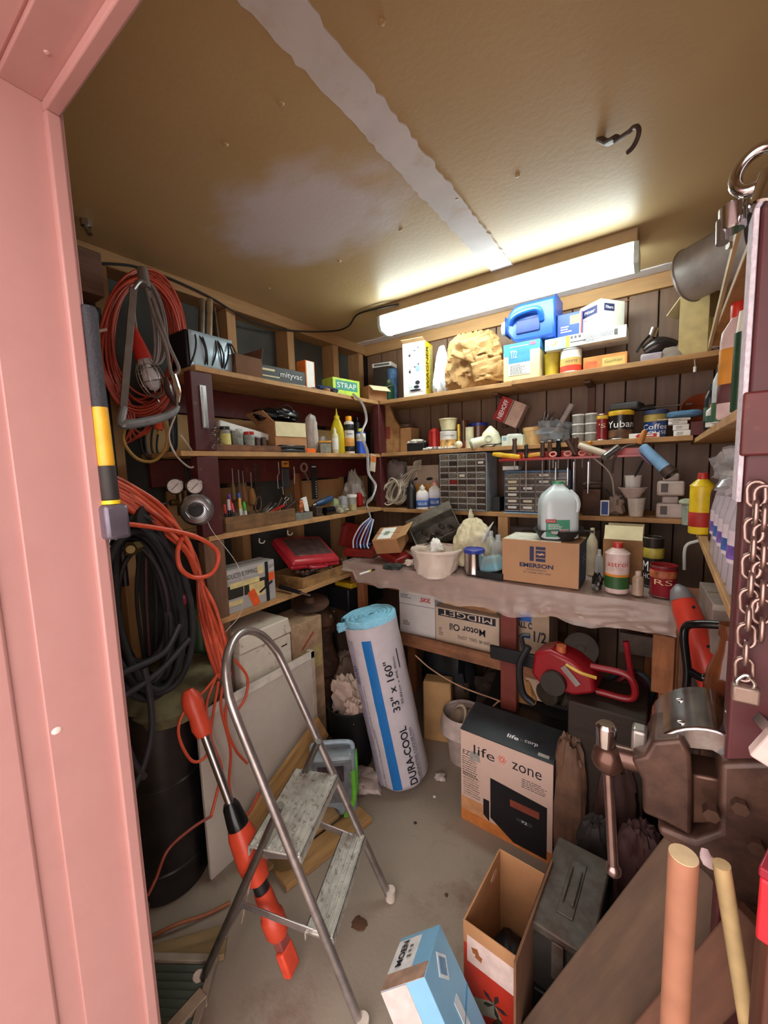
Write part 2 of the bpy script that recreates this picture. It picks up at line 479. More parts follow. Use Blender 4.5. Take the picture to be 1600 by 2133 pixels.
# ================================================================ the setting
XL, XR, YB, ZC = -1.71, 0.40, 2.30, 2.32
UZ, MZ, LZ, BZ = 1.892, 1.583, 1.262, 0.93      # shelf tops
M_CEIL = mat('bda176', rough=.42, var=.05, scale=3, bump=.06, dirt='b9b0b0', dirts=1.35, dirta=.0, bscale=60, spec=.45)
M_TAN = wood('b48a5c', 'x', var=.12, bump=.05)
M_TANY = wood('a87f54', 'y', var=.14, bump=.05)
M_TANZ = wood('b08558', 'z', var=.14, bump=.05)
M_REDW = mat('5e2320', rough=.5, var=.2, scale=20, bump=.1, dirt='8a5a48', dirts=18, dirta=.35, thr=(.6, .72))
M_REDP = mat('4f1d1f', rough=.5, var=.15, scale=20, bump=.1, dirt='9a7a66', dirts=26, dirta=.4, thr=(.62, .72))
M_SHELF = wood('b98c5a', 'x', var=.16, bump=.08, dirt='7d5b3c', dirts=9, dirta=.4)
M_SHELFY = wood('b98c5a', 'y', var=.16, bump=.08, dirt='7d5b3c', dirts=9, dirta=.4)
M_TAR = mat('4a4a46', rough=.8, var=.3, scale=6, bump=.25)
M_BROWNP = wood('7c5f4b', 'z', var=.16, scale=30, bump=.06, rough=.5)
M_CONC = mat('97897a', rough=.75, var=.09, scale=3.5, bump=.12, bscale=70, dirt='6b4a38', dirts=3.1, dirta=.75, thr=(.55, .70))
M_PINK = mat('b98882', rough=.38, var=.04, scale=5, bump=.05, bscale=40, dirt='a87872', dirts=5, dirta=.3)
M_PINKB = mat('c08f88', rough=.4, var=.03, scale=5, bump=.04, bscale=40)
M_DRYW = mat('d9d3d6', rough=.7, var=.06, scale=12, bump=.1, dirt='c4ad8c', dirts=9, dirta=.5, thr=(.56, .72))

b = B(); b.box(-3, 2.4, -3, 2.4, -.1, 0); struct('floor', b, M_CONC, smooth=False)
# ceiling with one soft-edged pale patch mixed into its base colour
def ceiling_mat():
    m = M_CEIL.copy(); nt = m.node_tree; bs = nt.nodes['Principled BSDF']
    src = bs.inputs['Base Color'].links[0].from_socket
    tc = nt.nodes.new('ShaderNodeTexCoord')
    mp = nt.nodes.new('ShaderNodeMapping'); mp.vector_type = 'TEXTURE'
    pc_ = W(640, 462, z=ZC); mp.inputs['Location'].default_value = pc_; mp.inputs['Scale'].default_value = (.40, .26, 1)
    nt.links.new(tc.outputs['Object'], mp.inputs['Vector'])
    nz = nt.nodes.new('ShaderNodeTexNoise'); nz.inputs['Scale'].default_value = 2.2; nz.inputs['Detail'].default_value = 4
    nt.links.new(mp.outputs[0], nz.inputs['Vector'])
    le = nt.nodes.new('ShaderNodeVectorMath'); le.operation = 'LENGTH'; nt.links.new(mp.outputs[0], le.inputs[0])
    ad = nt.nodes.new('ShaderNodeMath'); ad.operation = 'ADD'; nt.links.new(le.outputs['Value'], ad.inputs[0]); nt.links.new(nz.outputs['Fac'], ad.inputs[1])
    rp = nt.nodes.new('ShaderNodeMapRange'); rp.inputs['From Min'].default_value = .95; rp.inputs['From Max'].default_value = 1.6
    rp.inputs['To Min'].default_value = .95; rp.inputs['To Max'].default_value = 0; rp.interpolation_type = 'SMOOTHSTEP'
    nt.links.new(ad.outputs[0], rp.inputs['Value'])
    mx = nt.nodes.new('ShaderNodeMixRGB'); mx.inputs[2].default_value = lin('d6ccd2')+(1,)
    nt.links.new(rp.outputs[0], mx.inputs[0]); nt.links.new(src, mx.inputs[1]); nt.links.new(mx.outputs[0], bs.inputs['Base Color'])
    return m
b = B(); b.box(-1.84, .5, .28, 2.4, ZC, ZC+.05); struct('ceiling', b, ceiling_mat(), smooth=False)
def ragged(x0, x1, y0, y1, n, amp, along='y', seed=1):
    rr = random.Random(seed); q = B(); L = []; Rr = []
    for i in range(n+1):
        t = i/n
        if along == 'y':
            y = y0+(y1-y0)*t; L.append((x0+rr.uniform(-amp, amp), y)); Rr.append((x1+rr.uniform(-amp, amp), y))
        else:
            x = x0+(x1-x0)*t; L.append((x, y0+rr.uniform(-amp, amp))); Rr.append((x, y1+rr.uniform(-amp, amp)))
    for i in range(n):
        a, c, d, e = L[i], Rr[i], Rr[i+1], L[i+1]
        z0, z1 = ZC-.0035, ZC
        q.add([(p[0], p[1], z0) for p in (a, c, d, e)]+[(p[0], p[1], z1) for p in (a, c, d, e)],
              [(0, 1, 2, 3), (7, 6, 5, 4), (1, 0, 4, 5), (3, 2, 6, 7), (2, 1, 5, 6), (0, 3, 7, 4)])
    return q
struct('trim_1', ragged(-.642, -.548, .31, 1.99, 90, .005, 'y', 3), M_DRYW, smooth=False)
struct('trim_2', ragged(-1.7, .39, 2.19, 2.262, 60, .006, 'x', 4), M_DRYW, smooth=False)

# back wall: grooved brown panelling, each board a piece
b = B(); b.box(-1.84, .5, YB+.01, YB+.1, 0, ZC); wb = struct('wall_back', b, mat('2a1e18', rough=.9), smooth=False)
xs = [-1.70]
rr = random.Random(5)
while xs[-1] < .39: xs.append(min(.40, xs[-1]+rr.choice([.09, .12, .12, .15])))
for x0, x1 in zip(xs, xs[1:]):
    q = B(); q.box(x0+.0025, x1-.0025, YB-.004, YB+.01, 0, 2.255); q.out('panel', M_BROWNP, wb, bevel=.002, seg=1)
b = B(); b.box(-1.70, .40, YB-.024, YB+.01, 2.255, ZC); struct('trim_3', b, M_TAN, smooth=False)

# left wall: open studs over tar paper
b = B(); b.box(-1.90, -1.80, .28, 2.4, 0, ZC); struct('wall_left', b, M_TAR, smooth=False)
b = B(); b.box(-1.80, -1.70, .28, 2.3, 2.262, ZC); struct('trim_4', b, M_TANY, bevel=.002)
for i, yy in enumerate((.70, 1.24, 1.61, 1.98, 2.235)):
    b = B(); b.box(-1.80, -1.705, yy-.024, yy+.024, 0, 2.262); o = struct('trim_%d' % (5+i), b, M_TANZ, bevel=.002)
# right wall and the wall with the doorway
b = B(); b.box(XR, XR+.1, .28, 2.4, 0, ZC); struct('wall_right', b, M_BROWNP, smooth=False)
b = B(); b.box(-1.9, -.84, .20, .28, 0, ZC+.05); b.box(.36, .5, .20, .28, 0, ZC+.05); b.box(-.84, .36, .20, .28, 2.11, ZC+.05)
struct('wall_front', b, M_TAN, smooth=False)
# painted pink door frame: jamb boards, stops, outer casing, header
fr = B(); fr.box(-.84, -.80, .184, .30, 0, 2.11); f0 = fr.out('door_1', M_PINK, None, bevel=.002); f0['kind'] = 'structure'
def fpart(name, bb, m=M_PINK, bevel=.002): return bb.out(name, m, f0, bevel=bevel)
q = B(); q.box(-.802, -.787, .272, .292, 0, 2.055); fpart('door_stop', q, bevel=.003)
q = B(); q.box(-.86, -.806, .150, .186, 0, 2.12); fpart('jamb_joint', q)
q = B(); q.box(-.90, -.80, -.06, .152, 0, 2.16); fpart('outer_casing', q, bevel=.006)
q = B(); q.box(-.80, .36, .222, .30, 2.07, 2.11); fpart('header', q)
q = B(); q.box(-.80, .36, .272, .292, 2.055, 2.071); fpart('header_stop', q, bevel=.003)
q = B(); q.box(-.90, .46, -.06, .224, 2.076, 2.18); fpart('outer_header', q, M_PINKB, bevel=.006)
q = B(); q.box(.36, .40, .10, .30, 0, 2.11); fpart('side_jamb', q)
for (px, py) in ((98, 110),):
    p = W(px, py, z=2.07); q = B(); q.sph((0, 0, 0), .004, sc=(1, 1, .5)); q.out('nail_head', M_PINKB, f0, loc=p)
p = W(118, 1522, x=-.80); q = B(); q.sph((0, 0, 0), .006, sc=(.3, 1.2, 1)); q.out('paint_chip', mat('ecd6cc', rough=.5), f0, loc=p)

# ---------------------------------------------------------------- fixed shelving
def plank(name, x0, x1, y0, y1, ztop, th, m, parent, **k):
    q = B(); q.box(x0, x1, y0, y1, ztop-th, ztop); return q.out(name, m, parent, bevel=.0015, **k)
sl = thing('shelf_unit', 'red-posted wooden shelving fixed along the left stud wall', 'shelving', (-1.41, .9, 0))
def rel(o, t):
    o.location = Vector(o.location)-Vector(t.location); return o
def lplank(name, *a, t=sl, **k): return rel(plank(name, *a, parent=t, **k), t)
lplank('shelf', -1.70, -1.41, .86, 2.29, UZ, .020, M_SHELFY)
lplank('shelf', -1.70, -1.41, .78, 2.29, MZ, .019, M_SHELFY)
lplank('shelf', -1.70, -1.41, .86, 2.29, LZ, .020, M_SHELFY)
lplank('shelf', -1.70, -1.41, .86, 1.85, BZ, .022, M_SHELFY)
yp = colm(427, 1.7, x=-1.41).y
lplank('post', -1.452, -1.411, yp-.045, yp+.045, UZ-.022, UZ-.021-.0, M_REDP) if 0 else None
for z0, z1, mm in ((1.60, UZ-.021, M_REDP), (LZ+.001, MZ-.020, M_REDP), (0, LZ-.021, wood('6e4f3a', 'z'))):
    q = B(); q.box(-1.455, -1.412, yp-.043, yp+.043, z0 if z0 != 1.60 else MZ+.001, z1); rel(q.out('post', mm, sl, bevel=.003), sl)
q = B(); q.box(-1.445, -1.402, 1.99, 2.06, LZ+.001, MZ-.02); rel(q.out('corner_post', M_REDP, sl, bevel=.003), sl)
q = B(); q.box(-1.445, -1.402, 1.99, 2.06, MZ+.001, UZ-.022); rel(q.out('corner_post', M_REDP, sl, bevel=.003), sl)
for z0, z1 in ((1.755, 1.868), (1.45, 1.56)):
    q = B(); q.box(-1.703, -1.680, .80, 2.29, z0, z1); rel(q.out('back_rail', M_REDW, sl, bevel=.002), sl)
q = B(); q.box(-1.703, -1.690, .80, 1.42, 1.585, 1.75); rel(q.out('backing_sheet', mat('b8935f', rough=.7, var=.06), sl), sl)
q = B(); q.box(-1.703, -1.692, 1.424, 1.98, 1.585, 1.735); rel(q.out('backing_sheet', mat('bd9a68', rough=.7, var=.06), sl), sl)
q = B(); q.box(-1.703, -1.690, .86, 1.28, 1.264, 1.43); rel(q.out('backing_sheet', mat('9d744a', rough=.7, var=.1), sl), sl)
q = B(); q.box(-1.703, -1.690, 1.62, 1.98, 1.264, 1.44); rel(q.out('backing_sheet', mat('a5794c', rough=.7, var=.1), sl), sl)
# aluminium strip screwed to the post
q = B(); q.box(-.0, .004, -.012, .012, 0, .155); q.box(.004, .008, -.004, .004, .004, .15)
z0 = rowz(892, -1.405, yp); solo('metal_strip', 'bare aluminium strip screwed upright to red post below top left shelf', 'bracket', q, STEEL, (-1.411, yp, z0))

sb = thing('shelf_unit', 'plank shelving across the panelled back wall under the lamp', 'shelving', (-1.0, 2.0, 0))
def bplank(name, *a, **k): return lplank(name, *a, t=sb, **k)
bplank('shelf', -1.40, -.62, 2.0, 2.29, UZ, .021, M_SHELF)
bplank('shelf', -.618, .39, 1.985, 2.29, UZ+.002, .021, M_SHELF)
bplank('shelf', -1.40, .085, 2.0, 2.29, MZ+.004, .020, M_SHELF)
bplank('shelf', -1.40, .085, 2.0, 2.29, LZ-.006, .021, M_SHELF)
for px in (1050, 1232):
    p = colm(px, 1.8, y=2.27); q = B(); q.box(p.x-.016, p.x+.016, 2.272, 2.295, 1.70, UZ-.022); q.box(p.x-.016, p.x+.016, 2.12, 2.272, UZ-.034, UZ-.022)
    rel(q.out('bracket', mat('6b4a3a', rough=.7), sb, bevel=.002), sb)
p = colm(1178, 1.2, y=2.0)
q = B(); q.box(-.69, -.64, 2.0, 2.04, 1.06, LZ-.028); rel(q.out('support', M_TANZ, sb, bevel=.002), sb)

sr = thing('shelf_unit', 'red-posted shelving along the right wall beside the doorway', 'shelving', (.09, 1.4, 0))
def rplank(name, *a, **k): return lplank(name, *a, t=sr, **k)
rplank('shelf', .09, .40, .76, 1.50, 1.822, .014, M_SHELFY)
rplank('shelf', .09, .40, .76, 2.29, 1.575, .018, M_SHELFY)
rplank('shelf', .09, .40, .76, 2.29, 1.266, .018, M_SHELFY)
q = B(); q.box(.084, .24, .70, .745, 0, 1.822); rel(q.out('post', M_REDP, sr, bevel=.004), sr)
q = B(); q.box(.078, .25, .692, .70, 1.50, 1.58); rel(q.out('cross_rail', M_REDW, sr, bevel=.003), sr)
q = B(); q.box(.078, .0835, .699, .742, 1.44, 1.80); rel(q.out('foam_strip', mat('cfc4cc', rough=.8, bump=.3, scale=120), sr, bevel=.001), sr)

# ---------------------------------------------------------------- fluorescent wrap fixture
t = thing('fluorescent_light', 'lit four-foot fluorescent strip fixture on the ceiling', 'ceiling light', (-.68, 1.86, 2.2))
q = B(); q.box(-.57, .57, -.072, .072, .075, .12); q.out('housing', mat('a98f6c', rough=.5, var=.08), t, bevel=.003)
q = B()
pr = [(-.062, .075), (-.061, .035), (-.048, .010), (0, .0), (.048, .010), (.061, .035), (.062, .075)]
q.prism([(a, c) for a, c in pr], -.558, .558, 'yz')
M_LENS = bpy.data.materials.new('lit_lens'); M_LENS.use_nodes = True
bs = M_LENS.node_tree.nodes['Principled BSDF']; bs.inputs['Base Color'].default_value = (.9, .95, .93, 1)
bs.inputs['Emission Color'].default_value = TUBE_COLOR+(1,); bs.inputs['Emission Strength'].default_value = TUBE_STRENGTH
q.out('lit_lens', M_LENS, t)
for s in (-1, 1):
    q = B(); q.prism([(a*1.06, (c-.075)*1.06+.075) for a, c in pr], s*.558, s*.574, 'yz'); q.out('end_cap', mat('cfe0dc', rough=.3), t)
# hook, bolt and screws on the ceiling
p = W(1250, 290, z=ZC)
t = thing('ceiling_hook', 'dark metal swivel hook screwed into the ceiling', 'hook', p)
e = W(1310, 268, z=2.27)-p
q = B(); q.tube([(0, 0, 0), (e.x*.3, e.y*.3, -.03), (e.x*.6, e.y*.6, -.04)], .012, n=10, flat=.6); q.out('swivel_body', IRON, t)
q = B(); a = Vector((e.x*.55, e.y*.55, -.045)); u = Vector((e.x, e.y, 0)).normalized()
hp = [a+u*(.05+.026*math.sin(k)*1.0)+Vector((0, 0, -.012-.022*(1-math.cos(k)))) for k in [i*math.pi/7-.2 for i in range(9)]]
q.tube([a]+hp, .0052, n=8, k=3); q.out('hook', IRON, t)
p = W(178, 458, z=ZC)
solo('ceiling_bolt', 'grey bolt end sticking out of the ceiling by the doorframe', 'bolt', B().cyl((0, 0, 0), (0, 0, -.02), .016, n=6).cyl((0, 0, -.02), (.01, .004, -.045), .008, n=12), STEEL, p)
for px, py, lb in ((796, 45, 'big popped nail head by the top of the white seam, nearest the doorway'), (586, 215, 'popped nail head left of the white seam, midway over the room'), (835, 478, 'popped nail head between the seam and the left end of the lamp'), (1078, 365, 'popped nail head right of the seam towards the hook'), (707, 543, 'dark popped nail head near the back left ceiling'), (470, 300, 'faint popped nail head over the left shelves'), (952, 412, 'nail head poking through the white seam'), (560, 600, 'tiny popped nail head close to the left wall top')):
    p = W(px, py, z=ZC)
    tag(B().sph((0, 0, -.001), .0075, n=8, sc=(1, 1, .5)).out('ceiling_nail', M_CEIL, None, loc=p), lb, 'nail', 'popped nails in the ceiling')
# cable stapled along the ceiling edge to the light
pts = [W(205, 548, x=-1.69), W(300, 560, x=-1.69), W(430, 615, x=-1.69), W(520, 668, x=-1.69), W(600, 688, x=-1.69), W(690, 690, z=2.30), W(725, 680, z=2.305), W(745, 655, z=2.31), W(790, 642, z=2.30), W(830, 634, z=2.30)]
cord('power_cable', 'black cable stapled along the top of the left wall to the light', pts, .0045, RUB)
# ================================================================ things on the left shelves
def Lbox(px0, px1, pyt, zs, d, x=-1.42):
    c, w, h = bfit(px0, px1, pyt, zs, x=x); return (x-d/2, c.y, zs), (w, d, h), R(90)
def Bbox(px0, px1, pyt, zs, d, y=2.02):
    c, w, h = bfit(px0, px1, pyt, zs, y=y); return (c.x, y+d/2, zs), (w, d, h), 0
# --- top left shelf
loc, dm, rz = Lbox(395, 490, 695, UZ, .13, -1.47)
t = thing('work_light', 'black work light with mirror-bright face wrapped in its black cord on top left shelf', 'lamp', loc, rz)
w, d, h = dm
b = B(); b.box(-w/2, w/2, -d/2+.012, d/2, 0, h); b.out('housing', BLACK, t, bevel=.008)
b = B(); b.grid(lambda u, v: (-w/2*.94+u*w*.94, -d/2-.012*math.sin(math.pi*u)*math.sin(math.pi*v), .006+v*(h-.012)), 10, 8); b.out('reflector', mat('c3dcec', rough=.3, metal=.3, var=.05), t, solid=.003)
rr = random.Random(2)
for k in range(9):
    u = -.45+k*.11+.02*(k % 2)+.12*(k > 1); pts = []
    for i in range(9):
        a = i/8*math.pi*2
        pts.append(((u+.11*math.sin(a+k*2.1))*w*.9, -d/2-.02+.5*(d+.02)*(1-math.cos(a))*1.0, h/2+(h/2+.008)*math.sin(a)))
    B().tube(pts[:-1], .0032, n=6, k=4, closed=True).out('cord', RUB, t)
for i, (px, m) in enumerate(((418, STEEL), (434, mat('c9b79c', rough=.3, metal=.8)))):
    p = colm(px, UZ, x=-1.60); q = W(px+3, 625, x=-1.66)
    solo('metal_tube', ('grey' if i == 0 else 'brassy')+' metal tube leaning on the studs behind the work light', 'pipe', B().cyl((0, 0, 0), q-p, .0135), m, p)
p = colm(468, UZ, x=-1.6); solo('metal_rod', 'thin pale rod leaning on a stud behind the work light', 'rod', B().cyl((0, 0, 0), W(447, 640, x=-1.69)-p, .004, n=8), STEEL, p)
loc, dm, rz = Lbox(493, 548, 742, UZ, .16, -1.44)
t = carton('carton', 'plain brown carton with raised flap beside the work light', loc, (dm[0], .16, dm[2]), rz, CARDD, open_=True, flaps=[('R', .05, 75)])
loc, dm, rz = Lbox(548, 642, 768, UZ, .10, -1.45)
carton('tool_box_carton', 'black and cream printed box with white script lettering lying on top left shelf', loc, dm, rz+R(-6), mat('15120f', rough=.5, var=.2),
       patches=[('F', -.35, .25, .28, .12, CREAM), ('F', -.3, -.12, .36, .07, CREAM), ('F', .2, -.38, .5, .05, CREAM), ('T', .1, 0, .5, .35, CREAM)],
       texts=[('F', .12, .05, .45, .42, 'mityvac', INKW)], flaps=[('B', .03, 130, CREAM)])
loc, dm, rz = Lbox(637, 656, 752, UZ, .05, -1.44)
carton('small_box', 'white box with orange side standing on end beside the black and cream printed box', loc, (dm[0], .06, dm[2]), rz, mat('d9722c', rough=.5),
       patches=[('F', 0, 0, .8, .96, WHITE), ('R', 0, 0, .95, .98, mat('df7a2c', rough=.5))], texts=[])
loc, dm, rz = Lbox(664, 712, 790, UZ, .12, -1.43)
solo('cloth', 'dark blue cloth crumpled between white box and green packet', 'cloth', B().crumple(dm[0], .12, .035, seed=4, n=30, amp=.12, soft=1), mat('1f2d55', rough=.9), loc, rz)
for i, px in enumerate((652, 680, 692)):
    p = colm(px, UZ, x=-1.43)
    solo('small_part', ('flat brown', 'dented tan', 'grey rubber')[i]+' offcut lying at the edge of top left shelf', 'part', B().crumple(.035, .03, (.008, .018, .02)[i], seed=i, n=12, sq=3), [CARDD, CARD, RUB][i], p, .3*i)
loc, dm, rz = Lbox(700, 748, 790, UZ, .09, -1.44)
carton('small_box', 'bright green and yellow packet lying near the end of top left shelf', loc, dm, rz+R(-8), mat('b8d64a', rough=.4),
       patches=[('F', 0, .1, .8, .55, mat('3b8f7b', rough=.5)), ('T', .2, 0, .5, .8, mat('d7e24e', rough=.5))], texts=[('F', 0, .1, .7, .3, 'STRAP', INKW)])
loc, dm, rz = Lbox(757, 800, 787, UZ, .16, -1.46)
carton('carton', 'open tan carton with pale flap in the corner of the top shelves', (-1.50, 2.03, UZ), (.13, .2, .085), R(70), CARD, open_=True, flaps=[('F', .055, -38, CREAM), ('R', .04, 20)])
# --- middle left shelf
loc, dm, rz = Lbox(443, 590, 927, MZ, .14, -1.425)
tray_w = dm[0]
t = thing('wooden_tray', 'shallow rusty-brown wooden tray of jars on the middle left shelf', 'tray', loc, rz)
w, d, h = dm[0], .14, .028
M_OLDW = wood('7a4e30', 'x', dirt='4a2a1c', dirts=14, dirta=.6)
b = B(); b.box(-w/2, w/2, -d/2, d/2, 0, .006); b.out('base', M_OLDW, t)
for nm, a in (('front_board', (-w/2, w/2, -d/2, -d/2+.008)), ('rear_board', (-w/2, w/2, d/2-.008, d/2)), ('end_board', (-w/2, -w/2+.008, -d/2+.008, d/2-.008)), ('end_board', (w/2-.008, w/2, -d/2+.008, d/2-.008))):
    b = B(); b.box(*a, .006, h); b.out(nm, M_OLDW, t, bevel=.001)
for i, (p0, p1, pt, lidm, cont, lb) in enumerate(((458, 481, 889, mat('3a3f3c', rough=.4, metal=.5), 'c9b860', 'glass jar with dark lid and yellow label, leftmost in the wooden tray'),
        (483, 497, 897, None, '6b5a48', 'open narrow glass jar behind its neighbours in the wooden tray'), (489, 507, 893, None, '8a8a80', 'tall open glass jar left of the red-lidded jar'),
        (508, 531, 900, RED, '7c7468', 'glass jar with a red lid in the wooden tray'))):
    c, w_, h_ = fit(p0, p1, pt, MZ+.007, x=-1.46-.02*(i == 1))
    r = w_/2
    t = thing('glass_jar', lb, 'jar', c, facing(c))
    q = B(); q.lathe([(r*.9, 0), (r, .004), (r, h_*.8), (r*.8, h_*.9), (r*.8, h_-.001)]); q.out('glass', CLEARG, t)
    q = B(); q.lathe([(r*.85, .003), (r*.85, h_*.55), (0, h_*.6)], n=14); q.out('contents', mat(cont, rough=.6, var=.4, scale=120, bump=.4), t)
    if lidm: q = B(); q.lathe([(r*.9, h_-.012), (r*.92, h_-.011), (r*.92, h_+.001), (0, h_+.002)]); q.out('lid', lidm, t)
    if i == 0: q = B(); q.lathe([(r*1.01, h_*.2), (r*1.02, h_*.2), (r*1.02, h_*.7), (r*1.01, h_*.7)]); q.out('paper_label', mat('d8cf7a'), t)
for i, px in enumerate((537, 549)):
    c, w_, h_ = fit(px-5, px+6, 915-4*i, MZ+.007, x=-1.45)
    solo('small_tin', ('tiny grey tin', 'dull grey tin')[i]+' at the right end of the wooden jar tray', 'tin', B().lathe([(w_/2, 0), (w_/2, h_), (w_*.4, h_), (0, h_-.002)]), IRON, c)
c, w_, h_ = fit(560, 578, 925, MZ+.007, x=-1.45); solo('foil_packet', 'flattened silver foil packet in the wooden jar tray', 'packet', B().crumple(w_, .05, .02, seed=3, n=14), STEEL, c)
a, e = W(452, 883, x=-1.52), W(556, 912, x=-1.52)
solo('storage_tube', 'long white squared plastic tube lying over the jar tray', 'tube', B().beam((0, 0, 0), e-a, .034, .034), WHITE, a, bevel=.008)
# bunch of sockets hanging on the post
p = W(449, 920, x=-1.40)
t = thing('chain_bundle', 'bundle of small shiny chain hung on the red post by the jar tray', 'chain', (p.x, p.y, MZ+.012))
rr = random.Random(4)
for i in range(30):
    z = i*.0028; y = rr.uniform(-.016, .016); x = rr.uniform(0, .012)
    q = B(); a = rr.uniform(0, 3); q.tube([(x+.004*math.cos(k)*math.cos(a), y+.006*math.sin(k), z+.003*math.cos(k)*math.sin(a)) for k in [j*math.pi/4 for j in range(8)]], .0011, n=4, closed=True)
    q.out('link', STEEL if i % 2 else IRON, t)
# open carton with cream flap
loc, dm, rz = Lbox(583, 640, 878, MZ, .16, -1.44)
carton('carton', 'brown open carton with cream front flap holding a black bag', loc, (dm[0], .16, dm[2]-.005), rz-R(8), CARD, open_=True, flaps=[('F', .066, -88, CREAM), ('L', .07, 40)])
solo('tool_bag', 'glossy black nylon bag slumped on top of the open carton', 'bag', B().crumple(.22, .13, .06, seed=9, n=40, amp=.15, soft=1), BLACKG, (loc[0], loc[1]-.02, MZ+dm[2]+.002), rz)
pts = [(loc[0]+.04+.03*math.sin(i*.9), loc[1]-.05+.028*i, MZ+dm[2]+.055+.02*math.sin(i*1.3)) for i in range(6)]
cord('loose_cable', 'thin black cord looped over the black nylon bag', pts, .003, RUB)
for i in range(2):
    l2, d2, r2 = Lbox(588, 637, 942, MZ, .08, -1.42)
    z = MZ+i*.0175
    t = thing('socket_case', ('lower', 'upper')[i]+' of two flat black cases stacked before the open carton', 'case', (l2[0], l2[1], z), r2, group='flat black cases')
    q = B(); q.box(-d2[0]/2, d2[0]/2, -.04, .04, 0, .0165); q.out('body', BLACKG, t, bevel=.003)
    q = B(); q.box(-d2[0]/2-.0008, d2[0]/2+.0008, -.0408, .0408, .0075, .009); q.out('seam', mat('85888a', rough=.4), t)
# sandpaper sheet, grey rag, little boxes
p = colm(508, MZ, x=-1.60); q = B(); q.prism([(-.06, 0), (.05, 0), (.03, .035), (.0, .058), (-.03, .03)], -.002, .002, 'yz')
solo('sandpaper', 'dark torn sheet of sandpaper standing behind the white tube', 'sandpaper', q, mat('3a3633', rough=.95, bump=.3, scale=200), (p.x, p.y, MZ+.045), rot=(0, R(-12), 0))
c, w_, h_ = fit(636, 662, 866, MZ, x=-1.50); solo('rag', 'pale grey rag hanging up beside the open carton', 'cloth', B().crumple(w_, .05, h_, seed=5, amp=.18, n=36, soft=1, fr=6), mat('b9b3ab', rough=.9), c, facing(c))
loc, dm, rz = Lbox(641, 660, 934, MZ, .04, -1.42); carton('small_box', 'small orange box at the shelf edge beside the black cases', loc, (dm[0], .03, dm[2]), rz, mat('ef6a25', rough=.4))
c, w_, h_ = fit(662, 690, 919, MZ, x=-1.45)
t = thing('square_jar', 'square clear jar with an amber lid full of small parts', 'jar', c, facing(c)+.2)
q = B(); q.box(-w_/2.4, w_/2.4, -w_/2.4, w_/2.4, 0, h_*.85); q.out('glass', CLEARG, t, bevel=.004)
q = B(); q.box(-w_/2.6, w_/2.6, -w_/2.6, w_/2.6, .002, h_*.7); q.out('contents', mat('7f7a5a', var=.5, scale=90, bump=.3), t)
q = B(); q.box(-w_/2.2, w_/2.2, -w_/2.2, w_/2.2, h_*.85, h_); q.out('lid', mat('d99a2c', rough=.4), t, bevel=.003)
c, w_, h_ = fit(660, 684, 908, MZ, x=-1.58)
solo('lump_of_putty', 'white lump sitting behind the amber-lidded jar', 'lump', B().crumple(w_, w_, h_, seed=8, n=14), WHITE, c)
c, w_, h_ = fit(691, 705, 893, MZ, x=-1.44); bottle('small_oil_bottle', 'little white oil bottle with a long thin spout', c, w_/2, h_, mat('cfc9a8', rough=.4), mat('e8e2c0', rough=.4), lab=WHITE, style='round', nozzle=1)
c, w_, h_ = fit(688, 717, 850, MZ, x=-1.49); bottle('gear_oil_bottle', 'tall yellow oil bottle with pointed spout on middle left shelf', c, w_/2, h_, mat('c9b21a', rough=.35, var=.15), mat('d8c62a', rough=.35), style='sloped', nozzle=1, sy=.7, sq=1)
c, w_, h_ = fit(717, 738, 867, MZ, x=-1.45); bottle('spray_can', 'white spray can with orange cap and black shoulder band', c, w_/2, h_, mat('d9d6cf', rough=.35), mat('f0a21c', rough=.4), style='spray', band=[(.62, .78, BLACK), (.06, .2, BLACK), (.2, .42, mat('d89a4a'))], text=[('Cleaner', INKN, .53, .75, .06)])
c, w_, h_ = fit(737, 752, 868, MZ, x=-1.56); bottle('spray_can', 'plain black spray can standing behind the orange-capped can', c, w_/2, h_, BLACK, BLACKG, style='spray')
c, w_, h_ = fit(742, 762, 893, MZ, x=-1.46); bottle('spray_can', 'blue and white spray can beside the dangling white strip', c, w_/2, h_, mat('2a57c0', rough=.35), mat('e4df5a', rough=.4), style='spray', band=[(.5, .8, WHITE)], text=[('STARTER', INKN, .62, .8, .08)])
# --- lower left shelf: wooden box of pens and tools
loc, dm, rz = Lbox(472, 616, 1083, LZ, .13, -1.43)
w, d = dm[0], .13; h = .06
t = thing('wooden_tray', 'stained wooden box tray holding pens and tools on the third left shelf', 'tray', loc, rz)
M_OLD2 = wood('7d5a38', 'x', dirt='43301f', dirts=12, dirta=.5)
for nm, a in (('base', (-w/2, w/2, -d/2, d/2, 0, .006)), ('front_board', (-w/2, w/2, -d/2, -d/2+.012, .006, h)), ('rear_board', (-w/2, w/2, d/2-.012, d/2, .006, h)), ('end_board', (-w/2, -w/2+.012, -d/2+.012, d/2-.012, .006, h)), ('end_board', (w/2-.012, w/2, -d/2+.012, d/2-.012, .006, h))):
    b = B(); b.box(*a); b.out(nm, M_OLD2, t, bevel=.0015)
rr = random.Random(11)
pens = [('c23a3a', 474, 'red pen, first'), ('c8b9b9', 480, 'pale pen, second'), ('7a4a9a', 485, 'purple pen'), ('d94a6a', 492, 'pink screwdriver'), ('d4a03a', 503, 'amber marker'), ('2f4fb4', 510, 'blue marker'), ('4fb43a', 516, 'green marker'), ('b3261f', 488, 'long red pen')]
